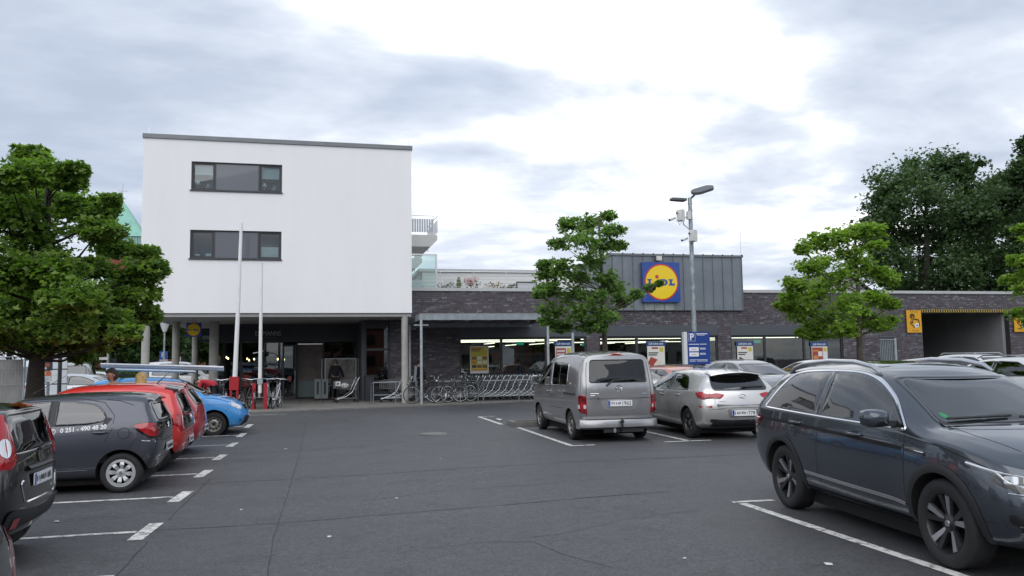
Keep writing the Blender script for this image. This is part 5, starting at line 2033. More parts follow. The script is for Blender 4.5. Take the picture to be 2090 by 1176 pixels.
def px_pads(lst, y, k, seed=1, dy=0.9, vr=0.55):
    """pads given as picture spots: (px, py, radius in px)"""
    r = random.Random(seed)
    out = []
    for px, py, rad in lst:
        yy = y + r.uniform(-dy, dy)
        p = at(px, py, yy)
        rr = rad * yy / 1650.0 * k
        out.append((p.x, p.y, p.z, rr, rr * vr))
    return out


LEAF_NEAR = leaf_mat('maple_leaf', (0.085, 0.155, 0.040), (0.26, 0.37, 0.090), trans=0.55)
LEAF_MID = leaf_mat('young_maple_leaf', (0.090, 0.165, 0.058), (0.24, 0.35, 0.120), trans=0.55)
LEAF_LIGHT = leaf_mat('light_maple_leaf', (0.125, 0.215, 0.042), (0.33, 0.45, 0.095), trans=0.55)
LEAF_DARK = leaf_mat('dark_leaf', (0.042, 0.078, 0.034), (0.095, 0.155, 0.062), trans=0.35)
LEAF_BACK = leaf_mat('background_leaf', (0.040, 0.095, 0.030), (0.11, 0.19, 0.050), trans=0.35)

# near tree at the left edge
bl = at(70, 800, 18.2)
pads = px_pads([(65, 318, 38), (70, 350, 55), (135, 365, 42), (150, 345, 28), (20, 370, 50), (20, 430, 75), (95, 410, 70), (170, 425, 62), (200, 432, 40), (228, 408, 20), (60, 485, 80), (-40, 430, 90), (-60, 540, 110), (-90, 640, 110),
                (205, 470, 46), (238, 508, 40), (298, 516, 30), (315, 545, 30), (285, 560, 55), (110, 545, 65), (40, 560, 85), (190, 545, 40), (240, 600, 68), (300, 600, 32), (285, 640, 42), (150, 610, 72), (60, 640, 85), (-10, 650, 80),
                (220, 660, 60), (130, 670, 66), (185, 695, 50), (255, 680, 36), (30, 690, 50), (165, 725, 24), (100, 690, 60), (-50, 690, 60), (75, 600, 70)], 18.2, 0.76, seed=4, dy=1.7)
tree('maple_tree', 'broad leafy maple filling the left edge of the picture', (bl.x, 18.2, gz(-6, 18.2)), (bl.x + 0.2, 18.2, 5.6), 0.20, pads, 62000, 0.105, LEAF_NEAR, bark=BARKDARK, seed=3, sub=24,
     trunk_pts=[(bl.x, 18.2, -0.12), (bl.x + 0.02, 18.2, 1.6), (bl.x + 0.1, 18.2, 3.4), (bl.x + 0.1, 18.3, 5.9)])
# young trees in the bed
p0 = at(1236, 760, 20.46)
pads = px_pads([(1240, 440, 22), (1205, 455, 40), (1160, 460, 34), (1250, 470, 32), (1185, 490, 44), (1140, 497, 26), (1235, 500, 34), (1265, 500, 20), (1205, 530, 44), (1110, 540, 22), (1150, 545, 36), (1115, 560, 30), (1185, 565, 46), (1240, 565, 34),
                (1120, 590, 30), (1160, 600, 44), (1215, 610, 44), (1255, 590, 34), (1270, 612, 30), (1300, 600, 18), (1325, 588, 13), (1345, 578, 8), (1130, 630, 36), (1180, 640, 44), (1235, 645, 36), (1145, 665, 26), (1115, 655, 20), (1200, 665, 26), (1225, 668, 20), (1100, 600, 18)], 20.46, 0.80, seed=6, dy=0.8, vr=0.6)
tree('young_maple', 'young maple standing behind the grey van in front of the logo sign', (p0.x, 20.46, 0.085), (p0.x, 20.46, 5.9), 0.10, pads, 11500, 0.105, LEAF_MID, seed=8, group='young maples in the bed between the rows',
     trunk_pts=[(p0.x, 20.46, 0.08), (p0.x + 0.0, 20.46, 1.8), (at(1230, 600, 20.46).x, 20.46, 3.6), (at(1222, 450, 20.46).x, 20.46, 5.5)], sub=16)
p0 = at(1757, 760, 20.46)
pads = px_pads([(1755, 470, 36), (1720, 480, 44), (1780, 470, 34), (1670, 495, 40), (1640, 510, 22), (1720, 520, 60), (1790, 500, 22), (1660, 545, 44), (1710, 570, 60), (1760, 545, 48), (1620, 580, 34), (1610, 610, 30), (1660, 600, 54), (1800, 560, 36), (1815, 575, 22),
                (1730, 620, 60), (1790, 610, 40), (1820, 620, 22), (1640, 635, 48), (1690, 650, 54), (1600, 625, 20), (1770, 650, 46), (1815, 655, 26), (1665, 675, 40), (1720, 670, 40), (1795, 665, 30), (1640, 680, 22)], 20.46, 0.80, seed=9, dy=0.9, vr=0.6)
tree('young_maple', 'light green young maple in front of the brick wall, left of the delivery bay', (p0.x, 20.46, 0.085), (p0.x, 20.46, 5.6), 0.115, pads, 18000, 0.105, LEAF_LIGHT, seed=10, group='young maples in the bed between the rows',
     trunk_pts=[(p0.x, 20.46, 0.08), (p0.x, 20.46, 1.9), (at(1752, 600, 20.46).x, 20.46, 3.6), (at(1745, 480, 20.46).x, 20.46, 5.2)], sub=18)
p0 = at(2150, 760, 20.46)
pads = px_pads([(2085, 465, 22), (2120, 470, 50), (2160, 470, 60), (2075, 530, 28), (2110, 540, 50), (2160, 550, 60), (2060, 570, 26), (2100, 590, 50), (2160, 620, 60), (2085, 640, 34), (2120, 660, 40), (2220, 540, 60), (2220, 620, 60)], 20.46, 0.80, seed=12, dy=0.8, vr=0.6)
tree('young_maple', 'light green maple cut off by the right edge of the picture', (p0.x, 20.46, 0.085), (p0.x, 20.46, 5.6), 0.115, pads, 9500, 0.105, LEAF_LIGHT, seed=14, group='young maples in the bed between the rows')
# old trees behind the supermarket
for i, (lab, bx, y, lst) in enumerate((
        ('tall dark tree behind the delivery bay, leftmost of the dark trees', 1890, 58.0, [(1900, 345, 75), (1830, 370, 60), (1960, 350, 55), (1800, 420, 50), (1870, 410, 80), (1950, 420, 80), (1790, 470, 45), (1840, 480, 75), (1920, 490, 85), (1990, 440, 60), (1810, 540, 60), (1880, 560, 80), (1950, 560, 70), (1790, 500, 30), (1850, 600, 60), (1930, 610, 60)]),
        ('dark tree filling the gap between the two tallest dark trees', 2010, 62.0, [(2000, 400, 60), (2040, 380, 50), (2000, 470, 70), (2060, 450, 60), (2010, 540, 75), (2070, 530, 60), (2000, 600, 60), (2060, 600, 60), (1970, 520, 50)]),
        ('dark tree rising highest at the right edge', 2110, 55.0, [(2110, 300, 40), (2090, 350, 45), (2130, 370, 60), (2080, 410, 45), (2130, 440, 60), (2090, 490, 55), (2150, 520, 60), (2100, 570, 60), (2170, 400, 60)]))):
    p0 = at(bx, 700, y)
    pads = px_pads(lst, y, 0.92, seed=20 + i, dy=3.0, vr=0.75)
    tp = at(bx, lst[0][1] + 25, y)
    tree('old_tree', lab, (p0.x, y, 0), (tp.x, y, tp.z), 0.42, pads, 30000 if i == 0 else 20000, 0.29, LEAF_DARK, bark=BARKDARK, seed=30 + i, group='dark old trees behind the supermarket', sub=16, flat=0.4)
# trees across the street on the left, seen under and beside the white block
for i, (lab, bx, y, lst) in enumerate((
        ('background tree above the people between the parked cars', 150, 58.0, [(130, 600, 50), (180, 620, 50), (110, 660, 50), (160, 680, 50), (200, 680, 40), (100, 700, 40)]),
        ('background tree just left of the first column', 245, 56.0, [(240, 600, 50), (280, 620, 40), (220, 650, 55), (270, 670, 55), (240, 700, 45), (290, 700, 40), (200, 710, 30)]),
        ('background tree between the first and second column', 325, 60.0, [(310, 640, 40), (350, 640, 40), (320, 680, 45), (350, 700, 35), (300, 715, 30)]),
        ('background tree seen between the middle columns', 425, 64.0, [(400, 650, 45), (450, 660, 40), (410, 690, 45), (430, 710, 40), (460, 690, 40)]),
        ('background tree at the far left behind the site fence', 20, 60.0, [(0, 600, 60), (40, 650, 60), (10, 690, 50), (60, 690, 40), (-50, 640, 70)]))):
    p0 = at(bx, 745, y)
    pads = px_pads(lst, y, 1.0, seed=40 + i, dy=3.0, vr=0.8)
    tp = at(bx, lst[0][1] + 10, y)
    tree('street_tree', lab, (p0.x, y, 0), (tp.x, y, tp.z), 0.22, pads, 5200, 0.30, LEAF_BACK if i % 2 else LEAF_DARK, bark=BARKDARK, seed=50 + i, group='trees across the street', sub=8, flat=0.4)
# hedge and rounded bushes
hd = at(185, 757, 50)
o_ = thing('hedge', 'clipped green hedge beyond the parked cars on the left', 'hedge', (hd.x, 50, 0))
b = MB()
b.box(hd.x - 2.4, hd.x + 2.6, 49.8, 50.6, 0.0, 1.30)
b.build('hedge_core', mat('hedge_core', (0.02, 0.045, 0.012), rough=1.0), o_)
r_ = np.random.default_rng(5)
pp = np.stack([r_.uniform(hd.x - 2.5, hd.x + 2.7, 2600), r_.uniform(49.6, 50.6, 2600), r_.uniform(0.0, 1.42, 2600)], 1)
leaf_mesh('hedge_leaves', o_, pp, 0.12, leaf_mat('hedge_leaf', (0.04, 0.085, 0.015), (0.10, 0.16, 0.03)), r_, 0.5)
for i, (px, py, rad, lab) in enumerate(((150, 728, 22, 'round pale green bush behind the hedge'), (180, 735, 20, 'smaller round bush right of the pale bush'))):
    c = at(px, py, 52)
    o_ = thing('round_bush', lab, 'bush', (c.x, 52, 0))
    rr = rad * 52 / 1650
    b = MB()
    b.tube([(c.x, 52, 0), (c.x, 52, c.z)], 0.06, 6)
    b.build('stem', BARKDARK, o_)
    leaf_cloud('foliage', o_, [tuple(c), (c.x, 52, c.z * 0.5)], [(rr, rr, rr), (rr * 0.9, rr * 0.9, c.z * 0.5)], 1500, 0.14, leaf_mat('bush_leaf', (0.06, 0.09, 0.03), (0.13, 0.17, 0.07)), seed=60 + i)
# ------------------------------------------------------------------ the parked cars
def suv(loc, head):
    P = dict(L=4.51, W=1.84, H=1.64, r=0.352, arch=0.405, rw=0.93, fw=3.61, clr=0.22,
             tail_x=(0.16, 0.0, 0.07, 0.42), tail_z=(0.34, 0.62, 1.10, 1.50), nose_x=(4.36, 4.52, 4.40, 4.24), nose_z=(0.26, 0.55, 0.84, 0.93),
             roof_front=(2.66, 1.50), cowl=(3.42, 1.09), roof=[(0, 1.50), (0.14, 1.545), (0.4, 1.585), (0.7, 1.585), (1.0, 1.51)], belt=(1.10, 1.06, 1.01), crown=0.055,
             hood_w=0.80, w=(0.93, 1.0, 0.955, 0.69), apillar=0.48, hood_arch=0.035, fender_arch=0.03, cr_belt=0.45)
    pm = paint('graphite_paint', (0.060, 0.071, 0.088), metal=0.65, rough=0.27)
    c = Car('parked_suv', 'dark grey SUV with silver roof rails parked closest in the right-hand foreground', 'car', loc, head, P, pm, levels=3)
    sw = [(0.56, 1.135), (0.66, 1.30), (0.82, 1.455), (1.05, 1.50), (1.6, 1.525), (2.15, 1.515), (2.52, 1.44), (2.86, 1.265), (3.13, 1.075), (2.6, 1.075), (1.8, 1.095)]
    rear = round_poly([(0.52, 1.125), (0.70, 1.34), (0.86, 1.475), (1.18, 1.51), (1.66, 1.525), (1.68, 1.105)], [0.05, 0.2, 0.15, 0.1, 0.01, 0.01])
    front = round_poly([(1.78, 1.10), (1.76, 1.525), (2.20, 1.512), (2.52, 1.435), (2.84, 1.28), (3.12, 1.075)], [0.01, 0.01, 0.2, 0.2, 0.1, 0.04])
    c.window('LR', rear, PRIVACY, 'rear_window')
    c.window('LR', front, AUTOGLASS, 'front_window')
    for vw in 'LR':
        c.patch(vw, [(1.66, 1.10), (1.80, 1.10), (1.78, 1.53), (1.65, 1.53)], GLOSSBLACK, 'door_pillar', eps=0.006)
        c.patch(vw, [(1.06, 1.12), (1.10, 1.12), (1.11, 1.505), (1.07, 1.50)], GLOSSBLACK, 'window_bar', eps=0.007)
        c.patch(vw, [(0.87, 1.12), (0.895, 1.12), (0.955, 1.485), (0.93, 1.48)], GLOSSBLACK, 'window_bar', eps=0.007)
        c.patch(vw, [(2.86, 1.08), (3.12, 1.08), (2.88, 1.25)], GLOSSBLACK, 'mirror_triangle', eps=0.007)
        ol = round_poly([(0.48, 1.105), (0.67, 1.345), (0.84, 1.50), (1.15, 1.535), (1.7, 1.552), (2.20, 1.54), (2.54, 1.462), (2.86, 1.30), (3.17, 1.055), (1.8, 1.075)], [0.06, 0.2, 0.15, 0.2, 0.2, 0.2, 0.2, 0.1, 0.04, 0.2])
        c.strip(vw, ol, 0.024, CHROME, 'window_trim', eps=0.014, closed=True)
        # shade of the character line painted as a dark strip, sill blade, black sill
        c.strip(vw, [(0.25, 0.985), (1.2, 0.965), (2.2, 0.935), (3.12, 0.895)], 0.034, SEAM, 'crease_shade_strip', eps=0.003)
        c.strip(vw, [(1.42, 0.475), (2.2, 0.455), (2.95, 0.44), (3.13, 0.425)], 0.035, SATIN, 'sill_trim', eps=0.012)
        c.patch(vw, [(1.36, 0.25), (3.18, 0.23), (3.18, 0.30), (1.36, 0.33)], PLASTIC, 'sill_cladding', eps=0.012)
        c.strip(vw, [(3.18, 0.90), (3.36, 0.905), (3.46, 0.885)], 0.035, GLOSSBLACK, 'side_badge', eps=0.006)
        c.strip(vw, [(3.24, 0.905), (3.44, 0.892)], 0.012, CHROME, 'side_badge_line', eps=0.010)
        c.strip(vw, [(0.30, 0.30), (0.42, 0.32)], 0.05, PLASTIC, 'bumper_corner', eps=0.004)
    c.window('F', round_poly([(-0.66, 1.12), (0.66, 1.12), (0.56, 1.475), (-0.56, 1.475)], 0.06), SHIELD, 'windscreen')
    c.strip('F', round_poly([(-0.69, 1.10), (0.69, 1.10), (0.585, 1.495), (-0.585, 1.495)], 0.06), 0.02, GLOSSBLACK, 'windscreen_border', eps=0.006, closed=True)
    c.patch('F', [(-0.68, 1.10), (0.68, 1.10), (0.67, 1.135), (-0.67, 1.135)], PLASTIC, 'cowl_panel', eps=0.008)
    c.window('B', round_poly([(-0.62, 1.16), (0.62, 1.16), (0.54, 1.44), (-0.54, 1.44)], 0.07), PRIVACY, 'tailgate_window')
    c.seams([[(1.74, 1.09), (1.72, 0.9), (1.70, 0.5), (1.70, 0.30)], [(3.16, 1.02), (3.15, 0.7), (3.13, 0.28)],
             [(0.74, 1.10), (0.92, 0.95), (1.15, 0.80), (1.30, 0.62), (1.34, 0.40)], [(3.18, 1.0), (3.6, 0.97), (3.95, 0.90), (4.2, 0.83)], [(4.06, 0.46), (4.25, 0.455)]])
    c.handle(1.28, 0.985, w=0.22)
    c.handle(2.40, 0.955, w=0.22)
    for vw in 'R':
        c.strip(vw, round_poly([(0.56, 0.88), (0.76, 0.88), (0.76, 1.04), (0.56, 1.04)], 0.05), 0.006, SEAM, 'fuel_flap_gap', eps=0.0015, closed=True)
    c.arches(PLASTIC, w=0.075)
    # lamps
    for vw in ('FL', 'FR'):
        h = c.patch(vw, round_poly([(0.40, 0.875), (0.10, 0.835), (-0.12, 0.80), (-0.14, 0.70), (0.02, 0.685), (0.16, 0.74)], 0.02), GLOSSBLACK, 'headlight', eps=0.004, bulge=0.004)
        c.strip(vw, [(0.39, 0.872), (0.18, 0.83), (0.10, 0.765), (0.0, 0.735), (-0.12, 0.73)], 0.022, WHITELENS, 'daytime_light', eps=0.012, parent=h)
        c.strip(vw, [(0.28, 0.85), (0.1, 0.822), (-0.10, 0.79)], 0.014, WHITELENS, 'daytime_light', eps=0.012, parent=h)
        for u in (0.08, -0.04):
            c.patch(vw, round_poly([(u - 0.045, 0.755), (u + 0.045, 0.755), (u + 0.045, 0.81), (u - 0.045, 0.81)], 0.015), mat('lamp_chrome_dim', (0.35, 0.37, 0.40), rough=0.12, metal=0.9), 'lamp_lens', eps=0.010, bulge=0.008, parent=h)
        c.strip(vw, [(0.10, 0.69), (-0.14, 0.675)], 0.014, CHROME, 'lamp_chrome', eps=0.010, parent=h)
        g = c.patch(vw, round_poly([(0.12, 0.54), (-0.22, 0.54), (-0.26, 0.28), (0.0, 0.28)], 0.05), GLOSSBLACK, 'bumper_intake', eps=0.006)
        c.strip(vw, round_poly([(0.00, 0.50), (-0.26, 0.52), (-0.27, 0.31), (-0.03, 0.31)], 0.04), 0.02, CHROME, 'intake_trim', eps=0.014, closed=True, parent=g)
        for z in (0.36, 0.41, 0.46):
            c.strip(vw, [(0.04, z), (-0.24, z)], 0.012, PLASTIC, 'intake_bar', eps=0.012, parent=g)
    g = c.patch('F', round_poly([(-0.55, 0.66), (0.55, 0.66), (0.6, 0.80), (-0.6, 0.80)], 0.03), GLOSSBLACK, 'grille', eps=0.005)
    for z in (0.70, 0.745, 0.79):
        c.strip('F', [(-0.55, z), (0.55, z)], 0.016, CHROME, 'grille_bar', eps=0.012, parent=g)
    c.patch('F', round_poly([(-0.62, 0.28), (0.62, 0.28), (0.62, 0.50), (-0.62, 0.50)], 0.05), PLASTIC, 'lower_grille', eps=0.006)
    c.plate('F', 0.53)
    for vw in ('BL', 'BR'):
        t = c.patch(vw, round_poly([(0.30, 1.00), (0.02, 1.03), (-0.20, 1.02), (-0.20, 0.87), (0.05, 0.84), (0.20, 0.88)], 0.03), DARKRED, 'tail_light', eps=0.006, bulge=0.01)
        c.strip(vw, [(0.24, 0.97), (0.02, 0.98), (0.02, 0.88), (0.15, 0.90)], 0.02, REDLENS, 'light_guide', eps=0.018, parent=t)
    c.patch('B', round_poly([(-0.66, 0.34), (0.66, 0.34), (0.66, 0.58), (-0.66, 0.58)], 0.05), PLASTIC, 'rear_bumper_cladding', eps=0.008)
    c.plate('B', 0.78)
    c.mirrors(2.98, 1.10, size=(0.17, 0.235, 0.165), stalk=0.06)
    # roof rails
    for sg in (-1, 1):
        b = MB()
        pts = [(x - c.ox, sg * 0.60, z) for x, z in ((0.62, 1.50), (0.74, 1.565), (0.95, 1.61), (1.5, 1.645), (2.0, 1.635), (2.30, 1.59), (2.42, 1.53))]
        b.tube(pts, [0.016, 0.026, 0.026, 0.026, 0.026, 0.024, 0.014], 8)
        b.build('roof_rail', SATIN, c.root, smooth=50, rel=False)
    c.patch('T', round_poly([(0.9, -0.46), (2.25, -0.46), (2.25, 0.46), (0.9, 0.46)], 0.06), GLOSSBLACK, 'panorama_roof', eps=0.004)
    # wipers, inspection sticker, papers on the dash
    b = MB()
    for y0, y1 in ((-0.60, -0.02), (0.05, 0.62)):
        p0, p1 = c.hit('F', y0, 1.135, 0.03)[0], c.hit('F', y1, 1.15, 0.03)[0]
        b.tube([(p0.x - c.ox, p0.y, p0.z), (p1.x - c.ox, p1.y, p1.z)], 0.012, 6)
    b.build('wipers', PLASTIC, c.root, rel=False)
    c.patch('F', circle2(-0.575, 1.175, 0.030, 0.022, 16), mat('green_sticker', (0.02, 0.20, 0.08), rough=0.5), 'green_sticker', eps=0.007)
    b = MB()
    b.mbox(T(3.12 - c.ox, -0.10, 1.075) @ Matrix.Rotation(R(-35), 4, 'Y') @ Matrix.Rotation(R(25), 4, 'Z'), 0.16, 0.20, 0.004)
    b.build('parking_disc', mat('paper_pale_blue', (0.45, 0.62, 0.68), rough=0.6), c.root, rel=False)
    # bonnet creases
    b = MB()
    for y in (-0.58, 0.58):
        c.strip('T', [(3.38, y * 1.13), (3.75, y * 1.14), (4.1, y * 1.0), (4.28, y * 0.85)], 0.008, SEAM, 'g', eps=0.0015, b=b)
    b.build('bonnet_gap', SEAM, c.root, smooth=60, rel=False)['kind'] = 'stuff'
    c.seats(2.28, 1.42, 0.66, 1.32)
    c.wheels('twin5', 0.235)
    c.finish()
    return c
def hp(L, W, H, r, rw, fw, **k):
    """proportions of a small hatchback, refined by keywords"""
    P = dict(L=L, W=W, H=H, r=r, rw=rw, fw=fw, clr=0.18,
             tail_x=(0.13, 0.0, 0.05, 0.30), tail_z=(0.28, 0.55, 0.98, H - 0.13), nose_x=(L - 0.12, L + 0.01, L - 0.10, L - 0.22), nose_z=(0.24, 0.48, 0.72, 0.80),
             roof_front=(L * 0.60, H - 0.12), cowl=(L * 0.79, 0.99), roof=[(0, H - 0.12), (0.14, H - 0.08), (0.4, H - 0.052), (0.7, H - 0.055), (1.0, H - 0.12)],
             belt=(0.98, 0.94, 0.92), crown=0.052, hood_w=0.80, w=(0.93, 1.0, 0.955, 0.69), apillar=0.5)
    P.update(k)
    return P


def hatch_rest(c, side_rear, side_front, screen, tailgate, style, door_lines, handles, mirror, seats, gm=AUTOGLASS, gmr=None, tyre_w=0.185, trim=GLOSSBLACK):
    c.window('LR', side_rear, gmr or gm, 'rear_window', trim=trim, tw=0.026)
    c.window('LR', side_front, gm, 'front_window', trim=trim, tw=0.026)
    c.window('F', screen, SHIELD, 'windscreen', trim=GLOSSBLACK, tw=0.03)
    if tailgate:
        c.window('B', tailgate, gmr or gm, 'tailgate_window', trim=GLOSSBLACK, tw=0.03)
    c.seams(door_lines)
    for x, z in handles:
        c.handle(x, z, w=0.19)
    c.mirrors(*mirror)
    c.seats(*seats)
    c.wheels(style, tyre_w)
    c.finish()


def grey_hatch(loc, head):
    P = hp(3.47, 1.615, 1.45, 0.287, 0.53, 2.86, tail_x=(0.15, 0.0, 0.03, 0.24), tail_z=(0.30, 0.58, 1.0, 1.36), belt=(0.99, 0.93, 0.92), arch=0.345, cr_belt=0.35, tail_top=0.93,
           roof=[(0, 1.365), (0.14, 1.39), (0.4, 1.40), (0.7, 1.395), (1.0, 1.33)], tail_taper=(0.85, 0.95, 0.99))
    pm = paint('slate_paint', (0.060, 0.064, 0.082), metal=0.5, rough=0.36)
    c = Car('parked_hatchback', 'slate grey small hatchback with a white phone number on its rear door', 'car', loc, head, P, pm, levels=3)
    rear = round_poly([(0.72, 1.06), (0.86, 1.27), (1.20, 1.325), (1.42, 1.335), (1.42, 1.00), (1.0, 1.01)], [0.10, 0.16, 0.08, 0.02, 0.02, 0.05])
    front = round_poly([(1.52, 0.985), (1.52, 1.335), (1.95, 1.31), (2.18, 1.23), (2.52, 0.985)], [0.02, 0.02, 0.1, 0.08, 0.02])
    for vw in 'LR':
        c.patch(vw, [(1.415, 0.99), (1.525, 0.985), (1.525, 1.345), (1.415, 1.345)], PLASTIC, 'door_pillar', eps=0.005)
        # rear door gap, round fuel flap
        c.patch(vw, round_poly([(0.74, 0.985), (0.66, 1.08), (0.74, 1.10), (0.80, 0.99)], 0.02), PLASTIC, 'window_edge', eps=0.002)
    c.patch('L', circle2(0.50, 0.865, 0.075, n=20), pm, 'fuel_flap', eps=0.003)
    c.strip('L', circle2(0.50, 0.865, 0.078, n=24), 0.008, SEAM, 'fuel_flap_gap', eps=0.003, closed=True)
    # telephone number
    t = MB()
    t.add(*text_mesh('0 251 - 490 48 20', 0.085, 0.001, 'CENTER', bold=0.0022, M=Matrix()))
    vv = []
    for x, y, z in t.v:
        u, v = 1.04 - x, 0.945 + y + x * 0.07
        p, nn = c.hit('L', u, v + 0.0, 0.003 + z)
        vv.append((p.x - c.ox, p.y, p.z))
    t.v = vv
    t.build('phone_number', mat('white_vinyl', (0.8, 0.8, 0.8), rough=0.5), c.root, rel=False)
    wv = _mats['white_vinyl']
    c.strip('L', circle2(1.445, 0.915, 0.036, n=18), 0.008, wv, 'phone_symbol_ring', eps=0.003, closed=True)
    c.strip('L', [(1.432, 0.935), (1.454, 0.928), (1.456, 0.905), (1.436, 0.897)], 0.010, wv, 'phone_symbol', eps=0.003)
    # tail lights, rear glass panel, plate, bumper
    for vw in ('BL', 'BR'):
        tl = c.patch(vw, round_poly([(0.27, 0.985), (0.10, 1.015), (-0.06, 1.00), (-0.14, 0.86), (-0.08, 0.77), (0.06, 0.77), (0.18, 0.86)], 0.04), GLOSSBLACK, 'tail_light', eps=0.004, bulge=0.012)
        c.patch(vw, round_poly([(0.24, 0.975), (0.10, 1.00), (-0.04, 0.985), (-0.11, 0.86), (-0.06, 0.80), (0.06, 0.80), (0.16, 0.88)], 0.03), REDLENS, 'red_lens', eps=0.012, bulge=0.02, parent=tl)
        c.patch(vw, round_poly([(0.02, 0.97), (-0.03, 0.965), (-0.09, 0.86), (-0.03, 0.84)], 0.02), DARKRED, 'lamp_bulb_cover', eps=0.03, parent=tl)
        c.strip(vw, [(0.16, 0.745), (-0.02, 0.72)], 0.018, CHROME, 'rear_reflector_line', eps=0.004)
    c.patch('B', round_poly([(-0.60, 1.02), (0.60, 1.02), (0.62, 0.80), (0.5, 0.745), (-0.5, 0.745), (-0.62, 0.80)], 0.05), GLOSSBLACK, 'tailgate_panel', eps=0.004)
    c.strip('B', [(-0.09, 0.93), (0, 0.965), (0.09, 0.93)], 0.018, CHROME, 'emblem', eps=0.012)
    c.strip('B', [(-0.09, 0.89), (0, 0.925), (0.09, 0.89)], 0.018, CHROME, 'emblem', eps=0.012)
    c.plate('B', 0.60, None, seed=5)
    c.seams([[(-0.72, 0.74), (-0.3, 0.72), (0.3, 0.72), (0.72, 0.74)], [(-0.66, 0.47), (0.66, 0.47)]], view='B')
    # roof spoiler
    b = MB()
    vv = []
    for y in np.linspace(-0.50, 0.50, 9):
        q = 1 - 0.25 * (y / 0.5) ** 2
        for x, z in ((0.52, 1.418), (0.16, 1.385), (0.13, 1.365), (0.30, 1.33)):
            vv.append((x - c.ox + 0.05 * (1 - q), y, z - 0.05 * (y / 0.5) ** 2))
    b.add(vv, [(i * 4 + j, i * 4 + (j + 1) % 4, i * 4 + 4 + (j + 1) % 4, i * 4 + 4 + j) for i in range(8) for j in range(4)] + [(0, 3, 2, 1), (32, 33, 34, 35)])
    sp = b.build('roof_spoiler', pm, c.root, smooth=40, rel=False)
    b = MB()
    for sg in (-1, 1):
        b.mbox(T(0.22 - c.ox, sg * 0.505, 1.325), 0.16, 0.012, 0.05)
    # aerial
    a = MB()
    a.tube([(1.95 - c.ox, 0, 1.44), (1.75 - c.ox, 0, 1.56), (1.5 - c.ox, 0, 1.71)], [0.008, 0.005, 0.003], 5)
    a.build('aerial', PLASTIC, c.root, rel=False)
    c.strip('L', [(0.98, 0.35), (1.9, 0.34)], 0.008, CHROME, 'sill_line', eps=0.002)
    b = MB()
    for view in ('L',):
        pass
    hatch_rest(c, rear, front, round_poly([(-0.58, 1.02), (0.58, 1.02), (0.50, 1.30), (-0.50, 1.30)], 0.06), round_poly([(-0.54, 1.03), (0.54, 1.03), (0.46, 1.27), (-0.46, 1.27)], 0.08), 'cover8',
               [[(1.47, 1.37), (1.47, 0.9), (1.46, 0.5), (1.44, 0.24)], [(2.55, 0.96), (2.56, 0.6), (2.52, 0.24)], [(1.47, 1.375), (1.1, 1.37), (0.80, 1.31), (0.64, 1.12), (0.66, 0.93), (0.76, 0.74)],
                [(0.40, 1.26), (0.60, 1.33), (0.78, 1.35)], [(0.30, 0.80), (0.40, 0.70), (0.42, 0.63)], [(1.47, 1.375), (1.95, 1.36), (2.2, 1.27), (2.6, 1.0)]],
               [(0.82, 0.885), (1.64, 0.865)], (2.38, 0.99), (1.85, 1.05, 0.58, 1.2), gm=AUTOGLASS, gmr=AUTOGLASS)
    return c


